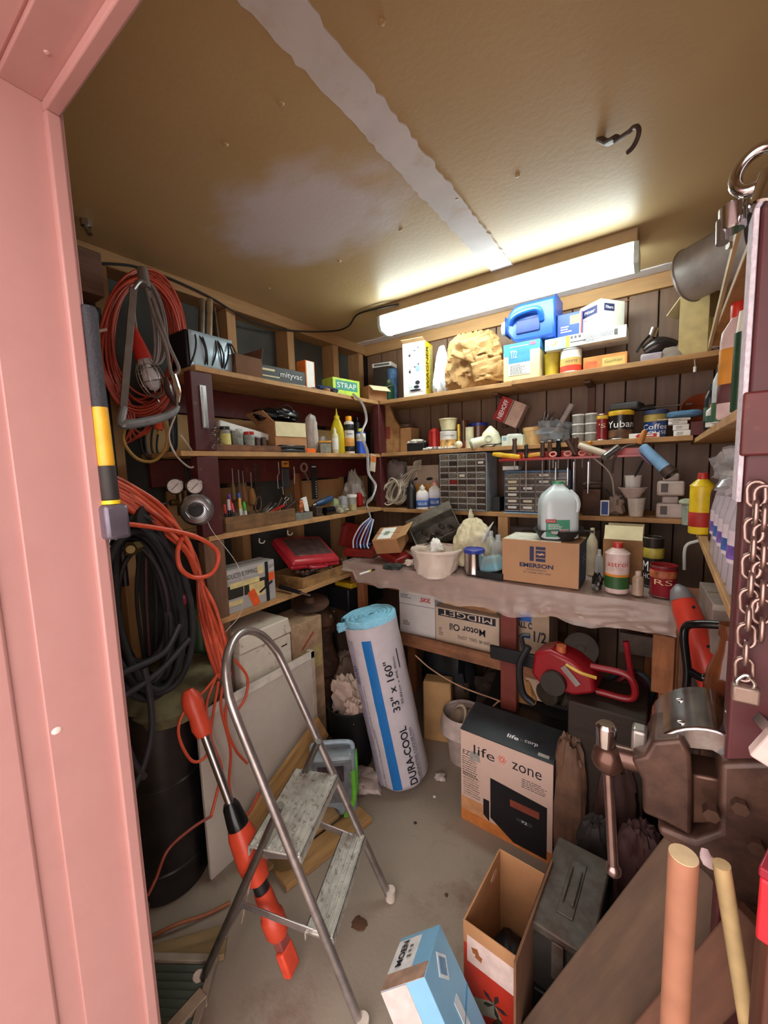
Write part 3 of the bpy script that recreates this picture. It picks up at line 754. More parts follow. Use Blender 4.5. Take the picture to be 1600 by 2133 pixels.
for i, (c_, px, lb) in enumerate(pens):
    p = colm(px, LZ+.008, x=-1.48-.01*(i % 3)); tp = Vector((rr.uniform(-.03, 0), rr.uniform(-.008, .012), .10+.02*(i % 3)))
    o = thing('marker_pen', lb+' standing in the wooden box tray', 'pen', p)
    B().cyl((0, 0, 0), tp*.62, .0058, n=10).out('barrel', WHITE if i in (4, 5, 6) else BLACK, o)
    B().cyl(tp*.62, tp, .0064, n=10).out('cap', mat(c_, rough=.35), o)
kinds = [('pliers', 'rusty pliers'), ('scissors', 'steel scissors'), ('wrench', 'small steel wrench'), ('knife', 'red utility knife'), ('chisel', 'old chisel'), ('wrench', 'bent box wrench'), ('file', 'thin file'), ('pliers', 'black-handled pliers')]
for i, (nm, lb) in enumerate(kinds):
    px = 536+i*9; p = colm(px, LZ+.05, x=-1.49-.012*(i % 3)); a = rr.uniform(-.8, .8)
    o = thing(nm, lb+' sticking out of the wooden box tray', 'tool', p, rot=(rr.uniform(-1.2, -.5), rr.uniform(-.3, .3), a))
    mm = [RUSTY, STEEL, STEEL, RED, IRON, STEEL, IRON, RUSTY][i]
    if nm in ('pliers', 'scissors'):
        for s in (-1, 1): B().tube([(0, 0, 0), (s*.012, 0, .03), (s*.009, 0, .07), (s*.002, 0, .09)], .004, n=6, k=2).out('handle', BLACK if i == 7 else mm, o)
        B().box(-.006, .006, -.003, .003, -.03, .004).out('jaws', mm, o, bevel=.002)
    elif nm == 'wrench':
        B().box(-.005, .005, -.0025, .0025, -.03, .07).out('shank', mm, o, bevel=.001)
        B().tube([(.011*math.cos(k), 0, .08+.011*math.sin(k)) for k in [j*math.pi/5 for j in range(10)]], .0035, n=6, closed=True).out('ring', mm, o)
    else:
        B().box(-.008, .008, -.006, .006, 0, .075).out('handle', mm, o, bevel=.003)
        B().box(-.005, .005, -.001, .001, -.04, 0).out('blade', STEEL, o)
loc, dm, rz = Lbox(617, 652, 1068, LZ, .07, -1.43)
carton('parts_bin', 'small open grey metal bin right of the wooden box tray', loc, (dm[0], .07, dm[2]), rz, mat('8f918a', rough=.4, metal=.5, var=.2), cat='bin', open_=True)
p = colm(628, LZ+.03, x=-1.47)
solo('lighter', 'multicoloured lighter standing in the grey metal bin', 'lighter', B().box(-.009, .009, -.006, .006, 0, .06).box(-.008, .008, -.005, .005, .06, .07, 1), [mat('d2683a', var=.9, scale=60), STEEL], p, 1.2, bevel=.003)
p = colm(640, LZ+.03, x=-1.48); solo('card', 'white card standing in the grey metal bin', 'card', B().box(-.012, .012, -.001, .001, 0, .075), PAPER, p, 1.2, rot=(0, R(-10), 1.3))
loc, dm, rz = Lbox(655, 678, 1055, LZ, .06, -1.45); solo('metal_block', 'dark grey metal block between the bin and the clamp', 'block', B().box(-.02, .02, -.03, .03, 0, .05), IRON, loc, rz, bevel=.004)
p = colm(672, LZ+.058, x=-1.50); t = thing('hand_drill', 'dark blue grinder body lying on the third left shelf', 'tool', p, 0)
B().tube([(0, -.05, 0), (0, .0, .008), (0, .07, .022)], [.013, .019, .017], n=12, k=4).out('body', mat('2b4668', rough=.35), t)
B().cyl((0, -.05, 0), (0, -.075, -.006), .008).out('spindle', STEEL, t)
p = colm(685, LZ, x=-1.45); solo('small_motor', 'black round motor can lying on the third left shelf', 'motor', B().cyl((0, -.03, .022), (0, .035, .022), .021, n=20), BLACKG, p)
p = colm(706, LZ, x=-1.455); solo('plastic_packet', 'crinkled clear packet of screws on the third left shelf', 'packet', B().crumple(.10, .07, .045, seed=2, amp=.3, n=22), mat('a9a58f', rough=.25, var=.5, scale=60, alpha=.85), p)
c, w_, h_ = fit(723, 744, 1030, LZ, x=-1.46)
t = thing('glass_jar', 'small jar with white lid and yellow label on the third left shelf', 'jar', c, facing(c))
q = B(); q.lathe([(w_*.42, 0), (w_*.45, .003), (w_*.45, h_*.8), (w_*.4, h_*.86)]); q.out('glass', CLEARG, t)
q = B(); q.lathe([(w_*.4, .003), (w_*.4, h_*.4), (0, h_*.42)]); q.out('contents', mat('b9a83a', var=.3), t)
q = B(); q.lathe([(w_*.46, h_*.82), (w_*.5, h_*.84), (w_*.5, h_), (0, h_)]); q.out('lid', WHITE, t)
for i, (px, m, lb) in enumerate(((697, mat('b9c48f'), 'pale green pad'), (715, mat('c2c8cf'), 'bluish plastic scraper'), (748, RED, 'dark red cap'))):
    c = colm(px, LZ, x=-1.57); solo('small_part', lb+' at the back of the third left shelf', 'part', B().crumple(.05, .05, .07+.01*i, seed=i+20, n=14, sq=3, amp=.1), m, c)
c, w_, h_ = fit(705, 770, 985, LZ, x=-1.61); solo('plastic_bag', 'cloudy clear plastic bag propped in the corner of the third shelf', 'bag', B().crumple(w_*.9, .10, h_, seed=6, amp=.3, n=30, top=.4), mat('b7ada0', rough=.2, alpha=.55, var=.2), c, facing(c))
# tools hanging under the middle shelf along the rail
rr = random.Random(3)
def hang(px, pyt, pyb, x, nm, lb, cat, mk):
    a = W(px, pyt, x=x); c = W(px, pyb, x=x); t = thing(nm, lb, cat, a); mk(t, c.z-a.z); return t
def screwdriver(hm, sh=.0035, hr=.011, hl=.085):
    def f(t, L):
        B().cyl((0, 0, 0), (0, 0, L+hl), sh, n=8).out('shaft', STEEL, t)
        B().lathe([(hr*.6, L), (hr, L+.01), (hr*.85, L+hl*.6), (hr*.6, L+hl-.01), (hr*.4, L+hl)], n=10).out('handle', hm, t)
    return f
for i, (px, hc) in enumerate(((483, '8a7a55'), (496, '6b5540'), (505, '8b5a35'), (522, 'a0703c'))):
    hang(px, 975+3*i, 1042+4*i, -1.64, 'awl', ('hidden brown', 'grey-brown', 'dark wooden', 'broad amber wooden')[i]+' handled awl hung point-up under the middle left shelf', 'tool', screwdriver(wood('%s' % hc, 'z'), hr=.010+.004*i))
def cchain(t, L):
    n = int(-L/.012)
    for i in range(n):
        q = B(); z = -i*.012; s = i % 2
        q.tube([(.008*math.cos(k)*(1-s), .008*math.cos(k)*s, z+.010*math.sin(k)) for k in [j*math.pi/4 for j in range(8)]], .0025, n=5, closed=True); q.out('link', IRON, t)
hang(533, 968, 1035, -1.62, 'hanging_chain', 'dark steel chain hanging under the middle left shelf', 'chain', cchain)
def wireh(t, L):
    B().tube([(0, 0, 0), (0, 0, L*.4), (0, -.012, L*.52), (0, -.012, L*.95), (0, .016, L*.92), (0, .020, L*1.2)], .002, n=6).out('wire', mat('c9c3bd', rough=.35, metal=.6), t)
hang(580, 962, 1020, -1.60, 'wire_hook', 'bent pale wire hook hanging by the orange tag', 'hook', wireh)
hang(612, 972, 1008, -1.60, 'hook_wire', 'short pale wire hanging right of the grey caulking bar', 'hook', lambda t, L: B().tube([(0, 0, 0), (0, .003, L*.5), (0, -.003, L)], .0025, n=6).out('wire', mat('c9c3bd', rough=.35, metal=.6), t))
hang(594, 960, 972, -1.60, 'price_card', 'small orange tag card under the middle left shelf', 'tag', lambda t, L: (B().box(-.001, .001, -.024, .024, L*1.1, 0).out('card', mat('d08a2a', rough=.6), t), B().box(.001, .0016, -.012, .012, L*.6, L*.4).out('print', INK, t)))
hang(594, 975, 1018, -1.615, 'putty_knife', 'broad dark grey steel bar hanging below the orange tag', 'tool', lambda t, L: B().box(-.004, .004, -.026, .026, L, 0).out('blade', mat('4a4a4e', rough=.5, metal=.4), t, bevel=.004))
def tapegun(t, L):
    B().tube([(0, .022*math.cos(k), -.022+.022*math.sin(k)) for k in [j*math.pi/8 for j in range(16)]], .006, n=8, closed=True).out('ring', mat('8a6a5a', rough=.5), t)
    B().tube([(0, 0, -.045), (0, .02, -.075), (0, .03, -.1)], .006, n=6).out('handle', STEEL, t)
hang(633, 965, 1030, -1.60, 'tape_dispenser', 'round-headed cutter hanging beside the black blister card', 'tool', tapegun)
hang(653, 968, 1040, -1.60, 'blister_card', 'tall black hanging card with a row of small white dots', 'card', lambda t, L: (B().box(-.001, .001, -.022, .022, L, 0).out('card', BLACK, t), [B().box(.001, .002, .009, .014, L*.95+k*.014, L*.95+.006+k*.014).out('printed_dot', WHITE, t) for k in range(7)], B().box(.001, .002, -.016, .016, -.014, -.008).out('print', WHITE, t)))
hang(617, 985, 1045, -1.66, 'scraper', 'orange-brown tapered wooden handle hung behind the cutter', 'tool', lambda t, L: B().beam((0, 0, 0), (0, 0, L), .045, .01, up=(1, 0, 0)).out('handle', wood('8a4f2a', 'z'), t, bevel=.004))
# --- bottom left shelf
loc, dm, rz = Lbox(470, 577, 1178, BZ, .11, -1.42)
carton('timing_light_box', 'grey box lettered INDUCTIVE TIMING with a gun-shaped lamp picture', loc, (dm[0], .10, dm[2]+.0), rz, mat('a8a3a0', rough=.5, var=.05),
       patches=[('F', 0, .36, .98, .22, mat('b5b0ad')), ('F', -.05, -.02, .8, .3, mat('2e2a22', rough=.5)), ('F', -.1, .12, .55, .12, mat('d8c58a')), ('F', .12, -.12, .3, .34, mat('d6bf86')), ('F', .05, -.3, .14, .42, mat('e25a22'), 'printed_panel', 22), ('F', .42, .1, .12, .2, mat('e25a22')), ('F', -.32, -.28, .3, .1, mat('d6bf86')), ('F', .33, 0, .06, .98, BLACK), ('F', .3, -.12, .3, .05, BLACK, 'printed_panel', 25), ('F', .2, .34, .10, .2, mat('d9c48e'), 'tape', 4)],
       texts=[('F', -.17, .35, .60, .11, 'INDUCTIVE TIMING', INK), ('F', .42, .36, .1, .08, 'LIGHT', INK)])
# wooden drawer tray with red case on it
p0 = W(582, 1232, z=BZ); 
t = thing('wooden_tray', 'low pale wooden drawer full of rusty tools on the bottom left shelf', 'tray', (-1.535, 1.52, BZ), R(90))
w, d, h = .38, .24, .052
for nm, a in (('base', (-w/2, w/2, -d/2, d/2, 0, .006)), ('front_board', (-w/2, w/2, -d/2, -d/2+.01, .006, h)), ('rear_board', (-w/2, w/2, d/2-.01, d/2, .006, h)), ('end_board', (-w/2, -w/2+.01, -d/2+.01, d/2-.01, .006, h)), ('end_board', (w/2-.01, w/2, -d/2+.01, d/2-.01, .006, h))):
    b = B(); b.box(*a); b.out(nm, wood('a07848', 'x', dirt='5a4028', dirts=12, dirta=.6), t, bevel=.0015)
t = thing('plastic_case', 'red plastic carrying case with smoky window lying on the wooden drawer', 'case', (-1.545, 1.475, BZ+.125), rot=(R(28), R(6), R(80)))
w, d, h = .30, .23, .05
b = B(); b.box(-w/2, w/2, -d/2, d/2, 0, h*.5); b.out('lower_shell', mat('a8222e', rough=.35), t, bevel=.01)
b = B(); b.box(-w/2, w/2, -d/2, d/2, h*.52, h, taper=.012); b.out('lid', mat('b9303a', rough=.35), t, bevel=.01)
b = B(); b.box(-w/2+.04, w/2-.03, -d/2+.05, d/2-.03, h-.001, h+.0025); b.out('smoked_window', mat('5a4644', rough=.15, var=.3), t, bevel=.004)
b = B(); b.tube([(-.05, -d/2, h*.5), (-.045, -d/2-.02, h*.5), (.045, -d/2-.02, h*.5), (.05, -d/2, h*.5)], .007, n=8, k=3); b.out('handle', mat('a8222e', rough=.35), t)
rr = random.Random(9)
for i in range(12):
    y = 1.36+.33*rr.random(); x = -1.44-.05*rr.random()
    a = rr.uniform(0, 6.28); l = rr.uniform(.02, .045); v = Vector((math.cos(a)*l, math.sin(a)*l, rr.uniform(-.005, .02)))
    solo('old_tool', ['rusty bolt', 'worn socket', 'black wrench end', 'rusty clamp jaw', 'dull drill chuck', 'grey fitting', 'brown lever', 'short red-tipped driver', 'greasy ring', 'bent spike', 'small coupling', 'steel stub'][i]+' among the tools heaped in the low wooden drawer', 'tool', B().cyl(-v, v, .008, .005, n=8).sph(v, .011, n=8), RUSTY if i % 3 else (IRON if i != 3 else STEEL), (x, y, BZ+.062))
a, e = W(584, 1222, z=BZ+.02), W(645, 1240, z=BZ+.012)
t = thing('chisel', 'long black-handled chisel lying on the bottom left shelf edge', 'tool', (0, 0, 0), M=aim(a, e)); L = (e-a).length
B().cyl((0, 0, 0), (0, 0, L*.7), .012, .009, n=12).out('handle', BLACK, t); B().box(-.006, .006, -.002, .002, L*.7, L).out('blade', STEEL, t)
for i, (px, py) in enumerate(((600, 1113), (541, 1130))):
    p = W(px, py, x=-1.55)
    solo('wall_hook', ('right', 'left')[i]+' of two white hooks under the third left shelf', 'hook', B().tube([(0, 0, .02), (0, 0, 0), (0, .02, -.006), (0, .03, .004)], .003, n=6, k=3), WHITE, p)
# ================================================================ things on the back shelves
UB = UZ+.002; MB = MZ+.004; LB = LZ-.006
def jar_pts(cx, cy, r, n=16): return [(cx+r*math.cos(i*2*math.pi/n), cy+r*math.sin(i*2*math.pi/n)) for i in range(n)]
# --- top back shelf
c, w, h = fit(795, 826, 792, UZ, y=2.12); bottle('green_bottle', 'dark green bottle in the corner left of the pump sprayer box', c, w*.35, h, mat('1f4a35', rough=.3), mat('5b6f4a'), style='round')
c, w, h = fit(808, 828, 770, UZ, y=2.18); solo('cap_jar', 'blue and tan jar half hidden behind the sprayer box', 'jar', B().lathe([(w*.5, 0), (w*.5, h*.6), (w*.55, h*.62), (w*.55, h), (0, h)]), mat('4a6f9a', var=.5, scale=30), c)
c, w, h = fit(770, 830, 770, UZ, y=2.2); carton('flat_box', 'white flat box with dark print perched in the corner of the top shelf', (c.x+.01, 2.2, rowz(768, c.x, 2.2)), (.13, .10, .025), R(12), WHITE, patches=[('T', 0, 0, .5, .5, INKG), ('F', 0, 0, .8, .5, INKG)])
solo('dark_box', 'dark box under the white flat box in the corner', 'box', B().box(-.055, .055, -.05, .05, 0, rowz(768, c.x, 2.2)-UZ-.001), mat('3a332c', rough=.7), (c.x+.01, 2.2, UZ), bevel=.002)
c = colm(862, UZ, y=2.04); h = rowz(716, c.x, 2.04)-UZ
dm = (.135, .12, h)
t = carton('sprayer_box', 'tall white box with yellow side and user pictures on the top shelf', (c.x+.012, 2.075, UZ), dm, R(8), mat('dcdcd8', rough=.4),
    patches=[('R', 0, 0, .99, .99, mat('e8c81f', rough=.4)), ('R', .25, 0, .42, .9, mat('cfc27a', rough=.5, var=.3, scale=40)),
             ('F', .08, .33, .62, .2, mat('cfd8e4')), ('F', .08, .03, .62, .2, mat('cfd8e4')), ('F', .08, -.3, .62, .24, mat('c9ccd0'))],
    texts=[('R', -.3, .02, .28, .8, 'WAGNER', INK, 90, {'bold': .02})], flaps=[('F', .03, 20, CARDL)])
for k, vv in enumerate((.33, .03, -.3)):
    # a painted figure and a little sprayer in each picture
    fx = .17
    q = B(); P = lambda u, v: (u*dm[0], v*dm[2])
    def blob(u, v, a, bb): q.prism([(u*dm[0]+a*dm[0]*math.cos(s), v*dm[2]+bb*dm[2]*math.sin(s)) for s in [i*math.pi/6 for i in range(12)]], -dm[1]/2-.0033, -dm[1]/2-.0025)
    if k < 2:
        blob(fx, vv-.02, .10, .055); q.out('printed_figure', mat('7f9ed0'), t, loc=(0, 0, dm[2]/2), smooth=False); q = B()
        blob(fx+.03, vv+.055, .035, .014); blob(fx-.12, vv+.01, .06, .008); q.out('printed_figure', INK, t, loc=(0, 0, dm[2]/2), smooth=False); q = B()
        blob(-.18, vv-.07, .05, .02); blob(-.18, vv-.035, .015, .02); q.out('printed_figure', INK, t, loc=(0, 0, dm[2]/2), smooth=False)
    else:
        blob(.15, vv+.05, .10, .035); blob(.1, vv-.03, .12, .03); blob(.05, vv-.09, .25, .02); q.out('printed_figure', INK, t, loc=(0, 0, dm[2]/2), smooth=False)
c, w, h = fit(897, 946, 722, UZ, y=2.07); solo('plastic_bag', 'tied white plastic bag sagging beside the yellow-sided box', 'bag', B().crumple(w, .13, h, seed=12, amp=.16, n=48, top=.35, soft=1, fr=6), mat('d4dce2', rough=.3, var=.06), c, facing(c), ang=50)
c, w, h = fit(925, 1048, 688, UZ, y=2.10)
t = thing('paper_bag', 'big crumpled brown paper bag heap on the top back shelf', 'bag', c, facing(c))
B().crumple(w, .17, h*.94, seed=33, amp=.2, n=90, fr=7, sq=2, top=.8, soft=1).out('crumpled_paper', mat('a47c4a', rough=.75, var=.15, scale=12, bump=.2), t, ang=25)
rr = random.Random(6)
for k in range(7):
    u0 = rr.uniform(-.4, .2)*w; v0 = rr.uniform(.1, .7)*h; ww = rr.uniform(.25, .5)*w; hh = rr.uniform(.2, .38)*h; so = rr.random()*9; th = rr.uniform(-.6, .6)
    def fn(u, v):
        x = (u-.5)*ww; z = (v-.5)*hh
        n_ = noise.noise((u*3+so, v*3, so))*.02
        return (u0+ww/2+x*math.cos(th)-z*math.sin(th), -.088-.012*k/7+n_-abs(math.sin(u*9+so))*.005, max(.002, v0+x*math.sin(th)+z*math.cos(th)))
    B().grid(fn, 9, 7).out('folded_sheet', mat('a9814e', rough=.75, var=.1, scale=12, bump=.2), t, solid=.001, ang=25)
# blue-label box and the blue jug lying on it
c0 = colm(1048, UB, y=2.0); c1 = colm(1123, UB, y=2.0); c = (c0+c1)/2; h = rowz(712, c.x, 2.0)-UB
wbx = (c1-c0).length
carton('coolant_box', 'cream carton with blue top and 1/2 label under the blue jug', (c.x, 2.09, UB), (wbx, .17, h), 0, mat('d9cb9a', rough=.6, var=.05),
    patches=[('F', 0, .38, .99, .23, mat('3f8fc4')), ('F', -.28, .32, .4, .3, mat('3f8fc4')), ('F', -.05, .18, .6, .5, mat('3f86c0')), ('F', -.05, -.2, .6, .32, PAPER), ('F', .32, .42, .16, .08, mat('c8607a')), ('R', 0, .38, .99, .23, mat('3278a8')), ('F', -.05, .4, .5, .02, WHITE)],
    texts=[('F', -.2, .2, .18, .2, 'T/2', INKW)], prints=[('F', -.05, -.2, .5, .28, 9)])
T0 = UB+h
cj = colm(1098, T0+.06, y=2.08)
t = thing('fuel_jug', 'blue plastic jug with white cap lying on its side on top shelf', 'jug', (cj.x+.01, 2.09, T0+.001))
M_JUG = mat('1f4fa6', rough=.32, var=.06)
hh = rowz(634, cj.x, 2.05)-T0
hw = (colm(1158, T0+.06, y=2.05)-colm(1040, T0+.06, y=2.05)).length/2
# body lies along x, neck toward -x; handle recess on the front face
b = B()
sec = [(-.80, .34, .22), (-.62, .62, .40), (-.40, .95, .48), (-.2, 1, .5), (.9, 1, .5), (1, .94, .46)]
vs = []
for xx, kz, ky in sec:
    for a, c_ in ((-1, 0), (1, 0), (1, 1), (-1, 1)):
        zc = .55 if xx < -.5 else .5
        vs.append((xx*hw, a*ky*.145, (zc+(c_-.5)*kz*.98)*hh))
fs = [(0, 1, 2, 3)]+[(i*4+j, i*4+(j+1) % 4, (i+1)*4+(j+1) % 4, (i+1)*4+j) for i in range(5) for j in range(4)]+[(23, 22, 21, 20)]
b.add(vs, [tuple(reversed(f)) for f in fs]); b.out('body', M_JUG, t, bevel=.014, seg=3)
B().cyl((-.80*hw, 0, .55*hh), (-.99*hw, 0, .56*hh), .033, .033, n=24).out('cap', mat('cfe2e4', rough=.4), t, bevel=.003)
B().tube([(-.55*hw, -.065, .52*hh), (-.35*hw, -.092, .66*hh), (.1*hw, -.1, .72*hh), (.5*hw, -.1, .68*hh), (.56*hw, -.075, .45*hh)], [.011, .013, .013, .012], n=10, k=5).out('handle', mat('1c54b0', rough=.3), t)
B().box(-.32*hw, .5*hw, -.0785, -.068, .22*hh, .56*hh).out('handle_recess', mat('153070', rough=.4), t, bevel=.004)
# cans, tub, long box, postal box, white box
c, w, h = fit(1134, 1166, 738, UB, y=2.07); solo('yellow_tub', 'yellow plastic tub beneath the blue end of the long box', 'tub', B().lathe([(w*.45, 0), (w*.5, h*.9), (w*.52, h*.92), (w*.52, h), (0, h)]), mat('c9b83c', rough=.4), c, bevel=0)
c, w, h = fit(1166, 1213, 728, UB, y=2.04); ch = min(h, .09)
can('spray_putty_can', 'small can banded white, tan and red under the long box', c, w*.48, h*.97, WHITE, band=[(.03, .3, mat('d8412a')), (.3, .62, mat('d3a85c'))], text=[('WHITE', INKG, .46, .6, .1)])
c0 = colm(1214, UB, y=2.02); c1 = colm(1306, UB, y=2.02)
hb = rowz(738, (c0.x+c1.x)/2, 2.02)-UB
carton('orange_box', 'worn orange and cream box under the right half of the long box', ((c0.x+c1.x)/2, 2.09, UB), (c1.x-c0.x, .13, hb), 0, mat('c98a4a', rough=.7, var=.25, scale=14),
    patches=[('F', .2, -.05, .5, .6, mat('dcb46a')), ('F', -.32, -.1, .3, .5, mat('d06a3a', var=.3))], texts=[('F', .2, 0, .4, .22, 'Gasket', mat('6b8a4a'))])
lz = UB+max(hb, h)+.002
c0 = colm(1135, lz, y=2.0); c1 = colm(1305, lz, y=2.0); lw = c1.x-c0.x; lc = (c0.x+c1.x)/2; lh = rowz(683, lc+.1, 2.0)-lz
lh = max(.05, lh)
carton('long_box', 'long flat white box with blue end panel laid over cans', (lc, 2.06, lz), (lw, .12, lh), 0, mat('dfe3e2', rough=.5),
    patches=[('F', -.36, 0, .26, .99, mat('8fb2d8')), ('F', -.365, 0, .16, .6, WHITE), ('F', -.2, 0, .05, .99, mat('e4d23f')), ('F', -.365, 0, .1, .1, mat('e4c62f'), 'printed_panel', 40), ('F', -.07, -.1, .2, .04, INKG), ('F', -.05, .3, .03, .16, INKG), ('F', -.10, .3, .03, .16, INKG), ('F', -.15, .3, .03, .16, INKG), ('F', .38, .1, .04, .4, INKG)],
    prints=[('F', .1, 0, .2, .7, 7), ('F', .27, .12, .16, .5, 5)])
uz = lz+lh+.001
c0 = colm(1160, uz, y=2.03); c1 = colm(1212, uz, y=2.03); ph = rowz(645, c1.x, 2.03)-uz
carton('postal_box', 'deep blue and white mailing box tilted on the long box', ((c0.x+c1.x)/2, 2.10, uz), (c1.x-c0.x, .13, ph), 0, mat('24408f', rough=.5, var=.05),
    patches=[('F', .25, .2, .45, .35, mat('d8c05a')), ('F', .47, 0, .05, .98, RED), ('F', .42, 0, .05, .98, WHITE)], prints=[('F', -.1, -.15, .5, .3, 3, INKW)], flaps=[('L', .04, 60)])
c0 = colm(1216, uz, y=2.01); c1 = colm(1256, uz, y=2.01); ph = rowz(622, c1.x, 2.01)-uz
dmw = (.115, .13, ph)
carton('white_box', 'white square box with two blue labels on the long box', (colm(1252, uz, y=2.07).x, 2.085, uz), dmw, R(-38), mat('d9d6c8', rough=.6, var=.04),
    patches=[('F', 0, .22, .7, .28, INKN), ('R', -.15, .25, .42, .24, INKN)], texts=[('F', 0, .22, .5, .1, 'Filter', INKW), ('R', -.15, .25, .3, .1, 'Filters', INKW)], prints=[('F', 0, -.02, .5, .06, 1)], flaps=[('B', .05, 20, CARD)])
# grinder / drill
c, w, h = fit(1325, 1400, 688, UB, y=2.08)
t = thing('bench_grinder', 'small dark polished drill and grinder lying on top back shelf', 'tool', c, facing(c))
B().tube([(-.03, 0, .05), (.01, 0, .07), (.05, .01, .06), (.075, .01, .05)], [.030, .036, .034, .028], n=16, k=4).out('motor_body', mat('3a3432', rough=.25, metal=.6), t)
B().cyl((-.01, -.01, .105), (0, -.01, .14), .016, n=16).out('gear_head', CHROME, t)
B().tube([(0, -.01, .13), (-.035, -.03, .09), (-.06, -.03, .05)], .005, n=8, k=4).out('side_handle', BLACKG, t)
B().box(-.045, .03, -.05, .05, 0, .035).out('case', mat('9a8f98', rough=.5), t, bevel=.006)
B().lathe([(.04, 0), (.045, .003), (.01, .009), (0, .009)], n=24).out('disc', mat('8d8076', rough=.6), t, loc=(.07, -.03, .02), rot=(R(60), R(25), 0))
# right top corner: open yellow carton, clear bag, steel can
c = colm(1436, UB, y=2.02); hh = rowz(606, c.x, 2.02)-UB
carton('carton', 'pale yellow carton with ragged open flaps where the top shelves meet', (c.x+.03, 2.08, UB), (.10, .10, hh), R(-25), mat('9c8452', rough=.7), open_=True,
       flaps=[('L', .075, -50, CREAM), ('B', .07, 60, CARDL)], patches=[('R', 0, -.2, .9, .5, mat('b5a040'))])
c = colm(1462, UB, y=2.0); h = rowz(645, c.x, 2.0)-UB
t = thing('plastic_bag', 'clear bag with red lettering slumped on the right top shelf', 'bag', (c.x+.07, 2.06, UB), -.2)
B().crumple(.13, .12, h, seed=15, amp=.3, n=30, top=.6).out('bag', mat('c9c4c2', rough=.15, alpha=.75, var=.15), t)
B().crumple(.10, .09, h*.5, seed=16, amp=.2, n=20).out('contents', mat('8a1f24', rough=.4, var=.8, scale=25), t, loc=(0, 0, .008))
a = W(1435, 575, y=1.95)
t = thing('steel_can', 'large dull steel can lying on its side under the ceiling', 'bucket', (0, 0, 0), M=aim(a, a+Vector((.32, -.22, .04))))
B().open_lathe([(.088, -.005), (.093, 0), (.093, .22), (.09, .22), (.088, .004)], n=32).out('body', mat('aaa6a4', rough=.5, metal=.35, var=.15), t)
B().tube([(.094*math.cos(k), .094*math.sin(k), .004) for k in [i*math.pi/16 for i in range(32)]], .003, n=6, closed=True).out('rim', mat('a8a4a0', rough=.3, metal=.8), t)
B().box(.07, .155, -.09, .09, .0, .02).out('strap', mat('6f5b4a', rough=.6), t, bevel=.003) if 0 else None
# --- middle back shelf
c, w, h = fit(785, 835, 845, MB, y=2.10)
t = thing('paper_sack', 'folded brown paper sack standing behind the corner post', 'bag', (c.x-.015, 2.10, MB), R(15))
B().prism([(-.075, 0), (.085, 0), (.09, h*.55), (.06, h*.7), (.03, h), (-.07, h)], -.025, .025, 'xz').out('sack', mat('a9814f', rough=.8, bump=.2, dirt='7a3a2a', dirts=9, dirta=.5), t, bevel=.006)
B().box(-.03, .03, -.028, -.0255, h*.3, h*.55).out('red_print', mat('8a3a2a', rough=.8), t)
c0 = colm(824, MB, y=2.12); c1 = colm(857, MB, y=2.12); h = rowz(890, c1.x, 2.12)-MB
carton('carton', 'plain tan carton right of the paper sack on the middle back shelf', ((c0.x+c1.x)/2, 2.17, MB), (c1.x-c0.x, .1, h), 0, CARDL)
solo('folded_paper', 'grey folded papers lying on the plain tan carton', 'papers', B().crumple(.09, .08, .03, seed=3, n=16), mat('6a5548', rough=.8), ((c0.x+c1.x)/2, 2.17, MB+h))
c0 = colm(847, MB, y=2.02); c1 = colm(882, MB, y=2.02); h = rowz(922, c1.x, 2.02)-MB
carton('small_box', 'small black box under loose white papers', ((c0.x+c1.x)/2, 2.06, MB), (c1.x-c0.x, .07, h), 0, BLACK)
solo('papers', 'loose whitish papers spread on the small black box', 'papers', B().crumple(.10, .08, .022, seed=31, n=22, amp=.3), mat('cfc8ba', rough=.7), ((c0.x+c1.x)/2-.01, 2.06, MB+h), .2)
c, w, h = fit(893, 918, 892, MB, y=2.08); t = thing('red_bulb_cover', 'ribbed red plastic dome behind the small motor parts', 'cover', (c.x, 2.08, MB))
B().lathe([(w*.5, 0), (w*.52, h*.5), (w*.45, h*.85), (w*.2, h), (0, h)], n=16).out('dome', RED, t)
for i in range(4): B().box(-.002, .002, -w*.55, w*.55, .005, h*.85).out('rib', REDD, t, rot=i*math.pi/4)
for i, (px, m, s) in enumerate(((896, STEEL, .018), (906, mat('9a8a84', rough=.4), .016), (912, STEEL, .014))):
    c = colm(px, MB, y=2.03-.01*(i % 2)); solo('small_fitting', ('shiny round', 'pinkish metal', 'tiny steel')[i]+' fitting lying before the red dome', 'part', B().cyl((0, -.012, s*.6), (0, .014, s*.6), s*.6, n=14), m, c, .4*i-1)
c0 = colm(874, MB, y=2.01); c1 = colm(936, MB, y=2.01)
t = thing('socket_rail', 'clip rail of small white connectors along the middle shelf edge', 'rail', ((c0.x+c1.x)/2+.03, 2.03, MB))
B().box(-.11, .11, -.012, .012, 0, .006).out('rail', STEEL, t)
for i in range(11): B().box(-.105+i*.019, -.093+i*.019, -.011, .011, .006, .014+.004*(i % 2)).out('connector', WHITE, t, bevel=.001)
c, w, h = fit(916, 953, 899, MB, y=2.07); H1 = h
can('plastic_tub', 'white tub with food picture below the cream tub', c, w*.48, h, WHITE, rims=None, band=[(.1, .55, mat('c79a5a', var=.8, scale=50))], text=[('cottage', INKG, .75, .8, .1)], cat='tub')
t = thing('plastic_tub', 'empty cream tub stacked on the white tub', 'tub', (c.x, c.y, MB+H1+.007))
r = w*.5; B().open_lathe([(r*.8, 0), (r, .055), (r*1.06, .057), (r*1.06, .062), (r*.96, .062), (r*.76, .004), (0, .004)]).out('tub', mat('d9cfa6', rough=.4), t)
c, w, h = fit(956, 976, 876, MB, y=2.12); can('amber_jar', 'brown amber jar behind the gold nozzle', c, w*.5, h, mat('5a3420', rough=.3), cat='jar', rims=None)
